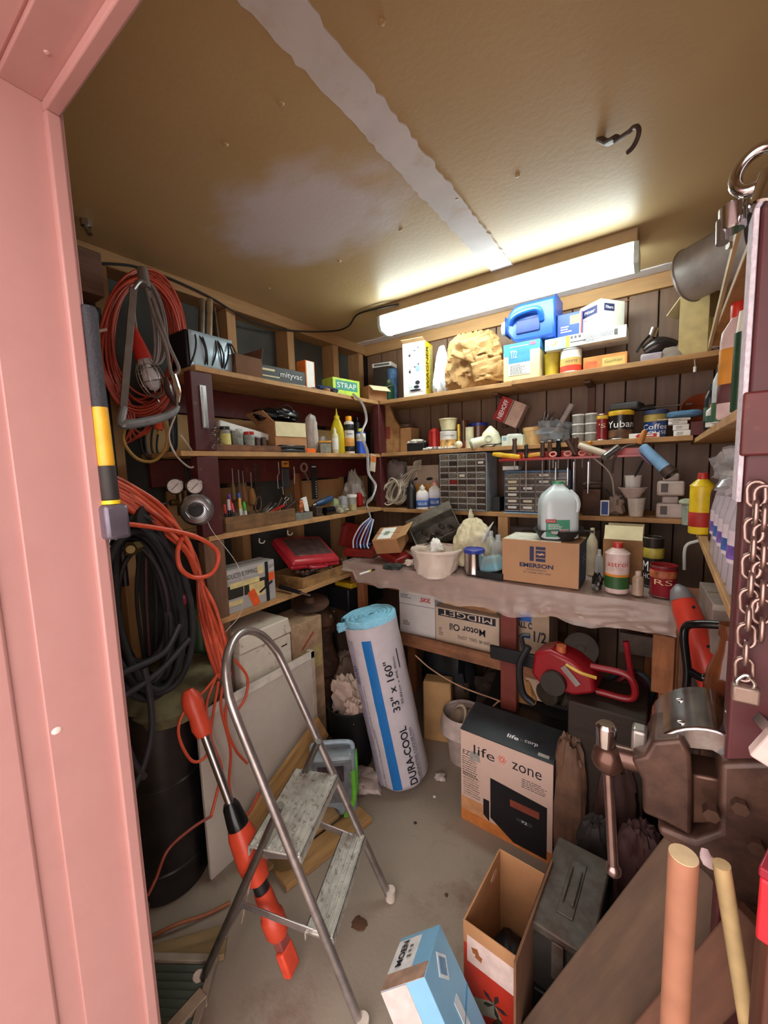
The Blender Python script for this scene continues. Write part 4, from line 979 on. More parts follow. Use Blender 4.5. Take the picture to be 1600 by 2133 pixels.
c, w, h = fit(948, 963, 884, MB, y=2.03)
t = thing('brass_nozzle', 'gold and white hose nozzle standing on the middle back shelf', 'nozzle', c)
B().sph((0, 0, .022), .021, n=14).out('bulb', mat('dcd9b8', rough=.3), t); B().lathe([(.007, .04), (.009, .05), (.006, .06), (.009, .07), (.009, h)], n=12).out('stem', mat('d6b24a', rough=.3, metal=.7), t)
c, w, h = fit(969, 988, 890, MB, y=2.08); can('cream_can', 'narrow cream carton can left of the respirator', c, w*.46, h, mat('d8d0ae', rough=.6), rims=None)
c, w, h = fit(974, 1020, 878, MB, y=2.17); can('glass_jar', 'wide jar with deep blue lid behind the respirator', c, w*.42, h*.9, mat('6a3f2c', rough=.2), lid=mat('2b3590', rough=.3), cat='jar', rims=None)
c = colm(957, MB, y=2.07); solo('red_jar', 'little reddish jar behind the nozzle bulb', 'jar', B().lathe([(.02, 0), (.02, .035), (.014, .04), (0, .04)]), mat('7a2f2a'), (c.x+.03, 2.09, MB))
# respirator
c, w, h = fit(1000, 1044, 887, MB, y=2.06)
t = thing('respirator_mask', 'cream half-face respirator mask with one side canister', 'mask', c, facing(c)-.15)
M_RESP = mat('d5d2b4', rough=.4)
B().lathe([(w*.52, .004), (w*.50, h*.35), (w*.38, h*.68), (w*.14, h*.92), (w*.05, h), (0, h)], n=20, sy=.75).out('face_piece', M_RESP, t)
B().lathe([(.0, 0), (.019, 0), (.019, .004), (.015, .006), (.015, .003), (0, .003)], n=20).out('valve', mat('b9b79c', rough=.5), t, loc=(-.004, -w*.35, h*.38), rot=(R(72), 0, 0))
B().lathe([(.019*.8, .0), (.019*.8, .002), (0, .002)], n=16).out('valve_disc', mat('6f6d5c', rough=.5), t, loc=(-.004, -w*.355, h*.38), rot=(R(72), 0, 0))
B().cyl((-w*.3, -.02, h*.3), (-w*.85, -.035, h*.16), .026, .03, n=20).out('canister', M_RESP, t); B().cyl((-w*.85, -.035, h*.16), (-w*.93, -.037, h*.14), .031, .031, n=20).out('canister_rim', mat('8a886e', rough=.4), t)
B().tube([(-w*.4, -.05, .004), (0, -.07, .012), (w*.5, -.05, .012), (w*.6, -.02, .02), (w*.2, -.075, .003)], .0028, n=6, k=5).out('strap', BLACK, t)
# NIEHOFF box leaning tilted on a clear bin
c = W(1064, 860, y=2.17)
t = carton('parts_box', 'red and white box with slanting white letters tipped on one corner', (c.x, 2.17, c.z), (.135, .06, .125), 0, mat('c9a898', rough=.6), M=Matrix.Translation((c.x, 2.17, c.z)) @ Matrix.Rotation(R(26), 4, 'Y') @ Matrix.Translation((0, 0, -.06)),
    patches=[('F', -.27, 0, .46, .99, mat('a81f22', rough=.5)), ('F', 0, 0, .03, .99, INK)], texts=[('F', -.27, 0, .2, .8, 'NIEHOFF', INKW, 90, {'bold': .02})])
c, w, h = fit(1042, 1085, 893, MB, y=2.17)
t = thing('clear_bin', 'grey clear plastic bin holding up the tipped red box', 'bin', (c.x, 2.17, MB)); B().box(-.06, .06, -.05, .05, 0, .055).out('bin', mat('9a9084', rough=.2, alpha=.7), t, bevel=.004)
c0 = colm(1044, MB, y=2.02); c1 = colm(1088, MB, y=2.02); h = rowz(905, c1.x, 2.02)-MB
carton('small_box', 'small pale green and white box right of the respirator', ((c0.x+c1.x)/2, 2.065, MB), (c1.x-c0.x, .08, h), 0, mat('d3dbcb', rough=.5), patches=[('F', -.35, .2, .16, .3, mat('7fb0c4'))])
solo('lid_strip', 'thin white lid lying on the pale green box', 'lid', B().lathe([(.034, 0), (.036, .003), (.033, .006), (0, .006)]), WHITE, ((c0.x+c1.x)/2, 2.065, MB+h+.001))
c, w, h = fit(1088, 1130, 893, MB, y=2.12); can('tan_tub', 'round tan plastic tub behind the green and white box', c, w*.46, h, mat('c9a66a', rough=.4), lid=mat('d0ae74', rough=.4), rims=None, cat='tub')
# bag of wires
c, w, h = fit(1100, 1200, 845, MB, y=2.15)
t = thing('bag_of_wires', 'clear bag spilling tangled wire ends and brushes', 'bag', c, facing(c))
B().crumple(w*.8, .13, h*.62, seed=22, amp=.3, n=30).out('bag', mat('a8b4c0', rough=.15, alpha=.5, var=.2), t)
rr = random.Random(13)
for i in range(26):
    x = rr.uniform(-.3, .1)*w; a = rr.uniform(-.6, 1.0)
    B().tube([(x, rr.uniform(-.03, .03), .02), (x+.02*a, rr.uniform(-.04, .03), h*.45), (x+.05*a+.02, rr.uniform(-.05, .03), h*rr.uniform(.6, .95))], .0013, n=5, k=3).out('wire', [WHITE, BLACK, mat('8fa6b8'), IRON][i % 4], t)
B().cyl((.02, -.04, .06), (.085, -.01, h*.98), .011, .014, n=10).out('tool_handle', mat('b9b2aa', rough=.4), t)
# stacked clear jars with white rims
c, w, h = fit(1196, 1240, 862, MB, y=2.06)
n = 3; hh = h/n; r = w*.30
for i in range(n):
    for s in (-1, 1):
        t = thing('clear_jar', 'clear white-rimmed jar, %s, in the %s of two short stacks' % (('bottom', 'middle', 'top')[i], ('left', 'right')[s > 0]), 'jar', (c.x+s*r*1.03, c.y, MB+i*hh), group='clear jars stacked in two columns')
        q = B(); q.lathe([(r*.93, .001), (r*.97, .004), (r*.97, hh*.85)]); q.out('glass', CLEARG, t)
        q = B(); q.lathe([(r, hh*.84), (r*1.02, hh*.86), (r*1.0, hh-.001), (0, hh-.001)]); q.out('lid', WHITE, t)
c, w, h = fit(1243, 1266, 862, MB, y=2.05); can('coffee_can', 'dark red can with a yellow top band between jars and black coffee can', c, w*.52, h, mat('7c1a1c', rough=.3), band=[(.8, .93, mat('d8b43a'))], text=[("'S", mat('d8c0a0'), .55, .6, .16)])
c, w, h = fit(1266, 1320, 857, MB, y=2.06); HY = h
can('coffee_can', 'black coffee can with a bright yellow lid', c, w*.48, h-.005, mat('1c1512', rough=.3), lid=mat('e0b52c', rough=.35), text=[('Yuban', INKW, .56, 1.25, .24)], band=[(.07, .36, mat('5a3a22', var=.6, scale=40)), (.88, .94, mat('d8a82c'))])
carton('black_case', 'dark grey angular case balanced on the yellow-lidded can', (c.x+.02, 2.09, MB+HY+.004), (.11, .12, .03), R(-10), mat('3b3c3c', rough=.6), bevel=.008)
c, w, h = fit(1340, 1390, 858, MB, y=2.08); can('coffee_can', 'blue and gold can with white lettering behind the flat red-white box', c, w*.5, h, mat('24407c', rough=.35), band=[(.62, .9, mat('a8924a'))], lid=mat('39486a'), text=[('Coffee', INKW, .42, 1.2, .2), ('HOUSE', INKW, .2, 1.1, .12)])
c0 = colm(1310, MB, y=2.015); c1 = colm(1374, MB, y=2.015); h = rowz(900, c1.x, 2.015)-MB
carton('bulb_box', 'flat white and red arrow-printed box on the middle shelf edge', ((c0.x+c1.x)/2, 2.04, MB), (c1.x-c0.x, .045, h), 0, WHITE, patches=[('F', .1, 0, .62, .7, mat('c22b38')), ('F', -.2, 0, .14, .5, mat('c22b38'), 'printed_panel', 45), ('F', .15, 0, .3, .35, WHITE)])
zz = MB
for i, (p0, p1, hh, lb) in enumerate(((1404, 1440, .023, 'lowest'), (1402, 1436, .023, 'second'), (1392, 1432, .014, 'third'), (1392, 1438, .010, 'topmost'))):
    c0 = colm(p0, zz, y=2.02); c1 = colm(p1, zz, y=2.02)
    carton('small_carton', lb+' of the little white cartons stacked at the shelf end', ((c0.x+c1.x)/2, 2.06, zz), (c1.x-c0.x, .07, hh), R(2*i-3), WHITE, prints=[('F', 0, 0, .6, .5, 2)], group='little white cartons'); zz += hh+.0008
solo('blue_cloth', 'folded steel-blue cloth on the stacked little cartons', 'cloth', B().crumple(.12, .10, .028, seed=41, n=30, amp=.08, soft=1), mat('4a7090', rough=.8), (colm(1425, zz, y=2.06).x, 2.06, zz))
a = W(1373, 870, y=1.995); solo('white_stick', 'thin white paint stick lying across the little cartons', 'stick', B().box(-.005, .085, -.003, .003, 0, .002), WHITE, (a.x, 1.995, zz-.006+.0))
c0 = colm(1437, MB, y=2.03); solo('dark_red_box', 'dark red box right of the little white cartons', 'box', B().box(0, .05, 0, .08, 0, .055), mat('5e1a1a', rough=.5), (c0.x, 2.03, MB), bevel=.002)
c, w, h = fit(1450, 1505, 862, 1.576, x=.15); solo('rag', 'tan rag slumped over the joint of the middle shelves', 'cloth', B().crumple(.12, .16, .07, seed=44, n=40, amp=.2, soft=1), mat('a98c68', rough=.9), (.17, 1.78, 1.577))
c = W(1462, 852, y=2.12); t = thing('copper_bowl', 'orange-brown bowl tipped on its side against the back wall', 'bowl', (.11, 2.12, MB+.075), rot=(R(65), R(20), 0))
B().open_lathe([(.02, -.02), (.05, -.01), (.075, .02), (.08, .05), (.077, .05), (.05, -.005), (0, -.012)], n=24).out('bowl', mat('8a4226', rough=.4), t)
t = thing('screwdriver', 'long black screwdriver lying on top of the blue-gold can', 'tool', (0, 0, 0), M=aim(W(1322, 853, y=2.1)+Vector((0, 0, .002)), W(1420, 843, y=2.1)))
B().cyl((0, 0, 0), (0, 0, .07), .011, .013, n=10).out('handle', BLACK, t); B().cyl((0, 0, .07), (0, 0, .2), .0035, n=8).out('shaft', STEEL, t)
t = thing('wire_strainer', 'thin cord and clip dangling below the right end of the top shelf', 'cord', W(1452, 735, y=2.0))
B().tube([(0, 0, 0), (-.006, 0, -.02), (-.004, 0, -.05)], .002, n=6, k=3).out('cord', mat('cfcac0'), t); B().cyl((-.004, 0, -.05), (-.004, 0, -.07), .005, n=8).out('clip', WHITE, t)
# hanging paper-price card on the corner post
p = W(778, 950, x=-1.40); solo('sample_card', 'small orange and white card hung on the corner post', 'card', B().box(0, .0015, -.026, .026, -.10, 0).box(.0015, .002, -.022, .022, -.045, -.008, 1), [mat('c9b8a4'), mat('d0702c')], (-1.399, p.y, p.z+.01), rot=(R(-10), 0, 0))
# --- red tool rack with its tools (middle shelf front edge)
a = W(1048, 958, y=1.99); e = W(1352, 958, y=1.99); rz_ = a.z
t = thing('tool_rack', 'red metal strip rack with holes along the middle back shelf', 'rack', (a.x, 1.985, a.z))
L = e.x-a.x
b = B(); b.box(0, L, -.06, .0, -.003, .0); b.box(0, L, -.062, -.06, -.008, .002); b.out('strip', mat('9c2422', rough=.3), t, bevel=.001)
b = B(); b.box(0, L, 0, .003, 0, .030); b.out('rear_lip', mat('9c2422', rough=.3), t, bevel=.001)
M_DKH = mat('4a2f24', rough=.4, var=.2)
specs = [(1072, 912, M_DKH, 'dark brown handled screwdriver, leftmost on the red rack', .012), (1096, 925, BLACK, 'short black screwdriver in the red rack', .010), (1130, 919, M_DKH, 'brown fluted screwdriver left of its twin on the red rack', .011), (1145, 917, mat('5a3a26', rough=.4), 'reddish-brown screwdriver near the middle of the red rack', .011), (1163, 915, BLACKG, 'glossy black screwdriver on the red rack', .012), (1198, 910, M_DKH, 'thick dark screwdriver with long shaft on the red rack', .015), (1229, 918, mat('c8862a', rough=.2, alpha=.85), 'amber see-through handled screwdriver on the red rack', .009)]
for i, (px, pyt, m, lb, r) in enumerate(specs):
    c = colm(px, rz_, y=1.955); top = rowz(pyt, c.x, 1.955)
    o = thing('screwdriver', lb, 'tool', (c.x, 1.955, rz_))
    B().lathe([(r*.5, .003), (r*.95, .008), (r, (top-rz_)*.5), (r*.8, (top-rz_)*.8), (r, top-rz_-.006), (r*.6, top-rz_), (0, top-rz_)], n=8).out('handle', m, o)
    B().cyl((0, 0, .003), (0, 0, -.05-.035*((i*3) % 4)), .0033, n=8).out('shaft', mat('9a8f8a', rough=.35, metal=.5), o)
o = thing('screwdriver', 'leaning brown screwdriver crossing its neighbour on the red rack', 'tool', (0, 0, 0), M=aim(W(1182, 915, y=1.93), W(1200, 950, y=1.95)))
B().cyl((0, 0, 0), (0, 0, .075), .013, .010, n=8).out('handle', M_DKH, o)
a, e = W(1027, 946, y=1.95), W(1080, 952, y=1.94)
o = thing('pull_saw', 'yellow wavy-handled saw lying on the left end of the red rack', 'tool', (0, 0, 0), M=aim(a, e)); L = (e-a).length
B().tube([(0.004*math.sin(i*1.6), 0, i*L*1.05/8) for i in range(9)], [.008, .012, .01, .012, .01], n=10, k=3, flat=.6).out('handle', mat('dfb52a', rough=.4), o)
a, e = W(1090, 951, y=1.96), W(1140, 944, y=1.96); o = thing('knife', 'yellow-handled knife lying behind the screwdrivers', 'tool', (0, 0, 0), M=aim(a, e)); B().tube([(0, 0, 0), (.003, 0, .04), (0, 0, .09)], .009, n=8, k=3, flat=.5).out('handle', mat('cfa02a', rough=.4), o)
for i, px in enumerate((1152, 1183, 1213)):
    c = colm(px, rz_+.004, y=1.94); o = thing('pliers', ('left', 'middle', 'right')[i]+' of the pink-gripped pliers looped over the red rack', 'tool', c, group='pink-gripped pliers')
    B().tube([(.014*math.cos(k), .006*math.sin(k), .012+.010*math.sin(k)) for k in [j*math.pi/6 for j in range(12)]], .0038, n=6, closed=True).out('grip', mat('c87a6a', rough=.5), o)
    B().cyl((0, 0, 0), (0, 0, -.05), .004, n=8).out('jaws', STEEL, o)
a, e = W(1208, 928, y=1.95), W(1265, 950, y=1.9)
o = thing('caulk_tube', 'dirty white pipe lying slantwise on the red rack', 'pipe', (0, 0, 0), M=aim(a, W(1290, 955, y=1.88))); B().open_lathe([(.0, 0), (.014, .0), (.014, .15), (.010, .15), (.010, .1)]).out('pipe', mat('b9a894', rough=.5), o)
a, e = W(1258, 953, y=1.86), W(1290, 930, y=1.92)
o = thing('pipe_nipple', 'short grey open-ended pipe resting on the red rack', 'pipe', (0, 0, 0), M=aim(a, e)); B().open_lathe([(.011, 0), (.014, 0), (.014, .08), (.011, .08), (.011, 0)]).out('pipe', STEEL, o)
a, e = W(1225, 950, y=1.93), W(1283, 1035, y=1.93)
cord('thin_rod', 'long thin pale rod slanting down from the red rack', [W(1222, 942, y=1.95), W(1270, 985, y=1.95), W(1280, 1035, y=2.0)], .004, mat('9a8a80', rough=.5), cat='rod')
for i, (px, pyb) in enumerate(((1158, 1000), (1183, 1010), (1196, 1022), (1226, 1028))):
    a = W(px, 962, y=1.97); solo('hanging_rod', ('first', 'second', 'third', 'fourth')[i]+' thin steel shaft hanging under the red rack, counted from the left', 'rod', B().cyl((0, 0, 0), (0, 0, W(px, pyb, y=1.97).z-a.z), .0035, n=6), STEEL, a)
# blue soldering torch hanging at the right
a, e = W(1338, 930, y=1.90), W(1392, 982, y=1.86)
o = thing('spray_torch', 'light blue tapered metal tube hanging from an amber handle', 'tool', (0, 0, 0), M=aim(a, e)); L = (e-a).length
B().open_lathe([(.014, 0), (.018, .004), (.022, L*.9), (.019, L*.9), (.014, .006)], n=20).out('barrel', mat('7fa9d0', rough=.3, var=.3, scale=20), o)
B().open_lathe([(.02, L*.88), (.024, L*.9), (.026, L*1.12), (.023, L*1.12), (.02, L*.92)], n=20).out('muzzle', IRON, o)
h0 = W(1330, 918, y=1.91)
B().box(-.011, .011, .0225, .0238, L*.1, L*.55).out('pink_print', mat('a87a9a'), o)
o = thing('awl', 'amber wooden handle standing up above the hanging blue tube', 'tool', (0, 0, 0), M=aim(W(1333, 925, y=1.92), W(1345, 893, y=1.92))); B().lathe([(.008, 0), (.012, .02), (.010, .05), (.005, .058), (0, .058)], n=12).out('handle', mat('b5702a', rough=.4), o)
cord('bent_tube', 'dark curved wire arching from the blue tube down to the rack', [W(1325, 925, y=1.92), W(1300, 932, y=1.91), W(1280, 955, y=1.91), W(1275, 985, y=1.93)], .004, IRON)
cord('cable', 'dark cable hanging behind the red rack down to the white cups', [W(1340, 960, y=1.97), W(1318, 1000, y=2.03), W(1290, 1040, y=2.05), W(1262, 1020, y=2.06)], .004, RUB)
# --- lower back shelf
# drawer cabinets
def cabinet(name, label, loc, w, d, h, nc, nr, frame, face, lab=None, top=.006, seedv=1, rz=0):
    t = thing(name, label, 'drawer cabinet', loc, rz)
    q = B(); k = .004
    q.box(-w/2, w/2, -d/2+.01, d/2, 0, h)
    q.out('back_case', mat('2a2522', rough=.8), t)
    q = B(); q.box(-w/2-k, -w/2, -d/2, d/2, 0, h+k); q.box(w/2, w/2+k, -d/2, d/2, 0, h+k); q.box(-w/2, w/2, -d/2, d/2, h, h+k+top); q.box(-w/2-k, w/2+k, -d/2, d/2, -k, 0)
    q.out('frame', frame, t, bevel=.001)
    cw, rh = w/nc, h/nr; rr = random.Random(seedv)
    bar = B()
    for i in range(1, nc): bar.box(-w/2+i*cw-.0012, -w/2+i*cw+.0012, -d/2, -d/2+.01, 0, h)
    for j in range(1, nr): bar.box(-w/2, w/2, -d/2, -d/2+.01, j*rh-.001, j*rh+.001)
    bar.out('grid_bars', face, t, smooth=False)
    me = None
    for j in range(nr):
        for i in range(nc):
            q = B(); q.box(-cw/2+.002, cw/2-.002, 0, .006, .002, rh-.002); q.box(-cw/2+.003, cw/2-.003, -.007, 0, rh*.08, rh*.08+.0025)
            cm = rr.choice(['5a5148', '4a4038', '6b5f52', '3d3530', '6e6a60', '54463c', '473c36', '7a2f2c' if rr.random() < .12 else '59504a'])
            o = q.out('drawer', [mat(cm, rough=.25, var=.6, scale=90)], t, loc=(-w/2+(i+.5)*cw, -d/2-.002, j*rh+.0005), smooth=False)
            if lab and rr.random() < lab:
                q = B(); q.box(-cw*.28, cw*.28, -.0012, 0, rh*.42, rh*.78); o2 = q.out('drawer_label', mat(rr.choice(['d8d2c0', 'cfc6a8', 'd9d9d6'])), o, smooth=False)
            q = B(); q.box(-cw/2+.003, cw/2-.003, -.0072, -.0066, rh*.08, rh*.08+.0022); q.out('drawer_pull', mat('cfcac2', rough=.3), o, smooth=False)
    return t
c0 = colm(918, LB+.1, y=2.0); c1 = colm(1012, LB+.1, y=2.0); ht = rowz(947, (c0.x+c1.x)/2, 2.0)-LB
cabinet('drawer_cabinet', 'grey plastic cabinet of forty-five tiny clear drawers', ((c0.x+c1.x)/2, 2.08, LB+.005), c1.x-c0.x, .16, min(ht, MZ-.02-LB-.012), 5, 9, mat('8d9094', rough=.5), mat('b9bbbc', rough=.4), lab=.06, seedv=3, top=0)
c0 = colm(1052, LB+.1, y=2.0); c1 = colm(1186, LB+.1, y=2.0); ht = rowz(985, (c0.x+c1.x)/2, 2.0)-LB-.008
cabinet('drawer_cabinet', 'blue-framed drawer cabinet with paper labels behind the milk jug', ((c0.x+c1.x)/2, 2.07, LB+.009), c1.x-c0.x, .14, ht, 4, 6, mat('35506e', rough=.4), mat('8a857c', rough=.4), lab=.5, seedv=8)
q = B(); q.box(0, c1.x-c0.x+.005, -.012, .0, 0, .004); solo('blue_strip', 'pale blue plastic strip below the blue-framed cabinet', 'strip', q, mat('8fc0da', rough=.3), (c0.x, 1.995, LB+.001))
c = colm(1031, LB, y=2.03); carton('small_box', 'black box squeezed between the two drawer cabinets', (c.x+.005, 2.07, LB), (.04, .08, .075), 0, BLACK)
solo('steel_cover', 'white box sticking up behind the blue-framed cabinet', 'box', B().box(-.04, .04, -.03, .03, 0, .02), WHITE, (c.x+.07, 2.09, LB+ht+.023), bevel=.002)
# tan box with oval finger holes
c0 = colm(850, LB, y=2.10); c1 = colm(915, LB, y=2.10); h = rowz(968, c1.x, 2.10)-LB
t = carton('carton', 'grey-brown carton with two dark oval finger holes', ((c0.x+c1.x)/2, 2.14, LB), (c1.x-c0.x, .08, min(h, .28)), 0, mat('a5917d', rough=.8, var=.15, scale=12),
    patches=[('F', .12, -.22, .75, .55, mat('c98f4a'))])
for u in (-.25, .22):
    q = B(); q.prism([(.022*math.cos(k), .009*math.sin(k)) for k in [i*math.pi/8 for i in range(16)]], -.0008, .0008)
    q.out('hand_hole', mat('0c0a09'), t, loc=(u*(c1.x-c0.x), -.0405, min(h, .28)*.68), rot=(0, R(-6), 0))
# rope/cable hank, bag
rr = random.Random(21)
ctr = colm(825, LB+.12, y=2.06)
t = thing('cable_hank', 'tangled hank of white cable on the lower back shelf corner', 'cable', (ctr.x, 2.06, LB))
for i in range(17):
    pts = []; r1 = rr.uniform(.035, .075); r2 = rr.uniform(.05, .085); tl = rr.uniform(.3, .9); ox = rr.uniform(-.025, .02); oy = rr.uniform(-.03, .03)
    for k in range(9):
        a = k/9*2*math.pi
        x = r1*math.cos(a); z = r2*math.sin(a)
        pts.append((ox+x*math.cos(tl)+z*math.sin(tl), oy+.012*math.sin(a*2+i), max(.006, .098+z*math.cos(tl)-x*math.sin(tl)+rr.uniform(-.006, .006))))
    B().tube(pts, .0042, n=6, k=4, closed=True).out('loop', mat('cfc6b2', rough=.5, var=.1) if i % 3 else mat('b5ab98', rough=.5), t, ang=60)
for i in range(6):
    B().tube([(.02+.01*i, -.02, .13), (.06+.012*i, -.01+.01*i, .19), (.13, .0, .225+.008*i), (.17, .02, .23+.01*i)], .0042, n=6, k=4).out('strand', mat('b5ab98', rough=.5), t, ang=60)
c, w, h = fit(790, 848, 942, LB, y=2.16); solo('plastic_bag', 'hazy plastic bag bulging behind the white cable hank', 'bag', B().crumple(w, .12, min(h, .29), seed=51, n=26, amp=.15, sq=.6), mat('9b8c84', rough=.2, alpha=.8), (c.x, 2.2, LB))
c, w, h = fit(846, 868, 1000, LB, y=2.03); bottle('oil_bottle', 'matt black squeeze bottle left of the two glue bottles', c, w*.46, h, BLACK, BLACK, style='round', nozzle=1)
for i, (p0, p1, pt, yy) in enumerate(((867, 893, 1013, 2.02), (893, 918, 1003, 2.07))):
    c, w, h = fit(p0, p1, pt, LB, y=yy)
    bottle('glue_bottle', ('white glue bottle with blue label, nearer of the pair', 'white glue bottle standing slightly behind its twin')[i], c, w*.5, h, mat('d9d6cc', rough=.4), mat('d8d4c4', rough=.4) if i == 0 else mat('e0a090', rough=.4), style='round', sy=.6, sq=1, nozzle=1, band=[(.1, .4, mat('3a62a8')), (.4, .66, mat('d8d4dc'))], text=[('GLUE', INKW, .25, .7, .1)], group='white glue bottles')
    t = bpy.context.scene.objects[-1] if 0 else None
# right part of the lower back shelf
c, w, h = fit(1215, 1252, 1018, LB, y=2.06); carton('rusty_box', 'rusty dark tin box right of the blue-framed cabinet', (c.x, 2.06, LB), (w, .1, h), R(3), RUSTY)
solo('cloth', 'brown stained rag on the rusty tin box', 'cloth', B().crumple(.08, .08, .035, seed=61, n=18), mat('4a382c', rough=.9), (c.x, 2.06, LB+h))
c0 = colm(1249, LB, y=2.01); c1 = colm(1268, LB, y=2.01); h = rowz(1043, c1.x, 2.01)-LB
carton('card_box', 'small upright box with deep blue face and white border', ((c0.x+c1.x)/2, 2.03, LB), (c1.x-c0.x, .02, h), R(4), WHITE, patches=[('F', 0, 0, .74, .84, mat('24407f'))])
c, w, h = fit(1264, 1305, 1030, LB, y=2.05); solo('paper_bag', 'small crumpled brown-grey paper bag beside the blue-faced box', 'bag', B().crumple(w*1.1, .09, h, seed=64, n=24, amp=.3, top=.6), mat('7d6658', rough=.8), (c.x, 2.07, LB))
def cup(name, lb, c, r0, r1, h, m):
    t = thing(name, lb, 'cup', c); B().open_lathe([(r0, 0), (r1, h-.003), (r1*1.06, h-.003), (r1*1.06, h), (r1*.93, h), (r0*.92, .004), (0, .004)]).out('cup', m, t)
    return t
c, w, h = fit(1306, 1345, 1037, LB, y=2.05); M_CUP = mat('c4b7a8', rough=.4)
cup('plastic_cup', 'ribbed pale plastic cup below the stacked bowl', c, w*.38, w*.5, h, M_CUP)
cup('bowl', 'pale pinkish bowl stacked on the ribbed cup', Vector((c.x-.015, c.y, LB+h+.001)), w*.4, w*.78, .045, mat('b9a49a', rough=.4))
cup('plastic_cup', 'white cup with black print standing in the bowl', Vector((c.x-.015, c.y, LB+h+.007)), w*.36, w*.48, .09, mat('cdc4ba', rough=.4))
c0 = colm(1366, LB, y=2.0); c1 = colm(1424, LB, y=2.0)
for i in range(2):
    z = LB+i*.092
    t = thing('outlet_fixture', ('lower', 'upper')[i]+' of two dusty white plastic fixtures near the right corner', 'fixture', ((c0.x+c1.x)/2, 2.06, z), group='dusty white fixtures')
    w = c1.x-c0.x; B().box(-w/2, w/2, -.05, .05, 0, .06).out('body', mat('bcaaa0', rough=.5), t, bevel=.008)
    B().box(-w*.3, w*.3, -.045, .045, .06, .09).out('neck', mat('a89890', rough=.5), t, bevel=.006)
    B().box(-w*.35, -w*.1, -.052, -.05, .015, .05).out('socket_plate', mat('4a3a30', rough=.5), t, bevel=.002)
# right shelving: middle and lower shelf
cq = colm(1533, 1.68, y=1.12); h = rowz(628, cq.x, 1.12)-1.576
t = bottle('cleaner_bottle', 'tall white bottle with orange label and red cap on right shelf', Vector((cq.x, 1.12, 1.576)), .034, h, mat('d5b9b4', rough=.4), mat('c8321f', rough=.4), style='round', sq=2, sy=.6, rz=R(60), lr=(.2, .6), band=[(.3, .6, mat('d08a2c')), (.14, .3, mat('5a3030'))])
solo('orange_bag', 'orange plastic bag hanging above the tall white bottle', 'bag', B().crumple(.10, .13, .075, seed=71, n=20, amp=.2), mat('e08a1c', rough=.4), (.155, 1.22, 1.715), .3)
y_ = colm(1547, 1.65, x=.105).y
c = colm(1545, 1.576, x=.125); t = thing('caulk_tube', 'dark green tube with pale cap standing by the red post', 'tube', (colm(1547, 1.64, y=.93).x, .93, 1.576))
B().cyl((0, 0, 0), (0, 0, .13), .014, n=16).out('tube', mat('24402c', rough=.3), t); B().cyl((0, 0, .13), (0, 0, .165), .012, .009, n=16).out('cap', mat('cfcab8', rough=.4), t)
for i, (px, pt, m, cp, x_, lb) in enumerate(((1497, 758, 'c3cdd0', '2a4a3a', 1.2, 'grey-white bottle with green base at the right shelf edge'), (1484, 842, 'd8d8cf', 'd8a02c', 1.34, 'small white bottle with yellow cap on the right shelf'), (1480, 800, '1d1d1d', '151515', 1.5, 'black squeeze bottle behind the grey-white bottle'))):
    c, w, h = fit(px-14, px+14, pt, 1.576, y=x_); bottle('shelf_bottle', lb, c, min(w*.5, .03), min(h, .22), mat(m, rough=.4), mat(cp, rough=.4), style='round', band=[(.02, .35, mat('2f5a3a'))] if i == 0 else [(.2, .5, mat('3a5a4a'))])
c, w, h = fit(1434, 1490, 985, 1.268, y=1.56)
bottle('antifreeze_bottle', 'bright yellow bottle with red cap and red base on right shelf', c, w*.48, h, mat('e6c626', rough=.35), mat('b8302a', rough=.4), style='cone', capr=.42, band=[(.12, .36, mat('b02a20'))], text=[('Prestone', INK, .6, .3, .2)] if 0 else None, lr=(.4, .7))
c, w, h = fit(1420, 1446, 1052, 1.268, y=1.75); t = cup('jar', 'small grey-green open jar left of the yellow bottle', c, w*.45, w*.5, h, mat('8fa090', rough=.4)); 
solo('cash', 'crumpled pale green paper on the grey-green jar', 'paper', B().crumple(.05, .04, .022, seed=81, n=14), mat('a9b59a', rough=.8), (c.x, c.y, 1.268+h))
c, w, h = fit(1490, 1515, 985, 1.268, y=1.42); bottle('dark_bottle', 'dark bottle with black cap behind the yellow bottle', c, .025, h, mat('3a1a18', rough=.3), BLACK, style='round')
c, w, h = fit(1508, 1526, 985, 1.268, y=1.28); bottle('orange_top_bottle', 'bottle with an orange top behind the wrapped water bottles', c, .022, h, mat('a9a49c', rough=.3), mat('e08a2c', rough=.4), style='round')
rr = random.Random(4)
k = 0
for iy, (yy, nm) in enumerate(((1.16, 'farthest'), (1.08, 'second farthest'), (1.00, 'middle'), (.92, 'second nearest'), (.84, 'nearest'))):
    t = thing('water_bottle', nm+' of the clear bottles with blue-printed labels on the right shelf', 'bottle', (.122, yy+.04, 1.268), group='clear water bottles on the right shelf')
    B().lathe([(.027, 0), (.031, .01), (.029, .05), (.031, .055), (.031, .115), (.024, .15), (.012, .175), (.012, .185)], n=20).out('bottle', mat('c9c0c8', rough=.1, alpha=.55, var=.2), t)
    B().lathe([(.0315, .055), (.032, .055), (.032, .11), (.0315, .11)], n=20).out('paper_label', mat('cdbdc6', rough=.4), t)
    B().lathe([(.0322, .062), (.0325, .062), (.0325, .085), (.0322, .085)], n=20).out('blue_print', mat('3a5a9a' if iy % 2 else '6a4f9a', rough=.4, var=.5, scale=60), t)
    B().cyl((0, 0, .185), (0, 0, .2), .0135, n=16).out('cap', WHITE, t)
solo('plastic_wrap', 'torn clear shrink wrap over the water bottles', 'wrap', B().crumple(.10, .38, .10, seed=91, n=36, amp=.35, fr=9), mat('c9c4c6', rough=.12, alpha=.4), (.135, 1.0, 1.42))
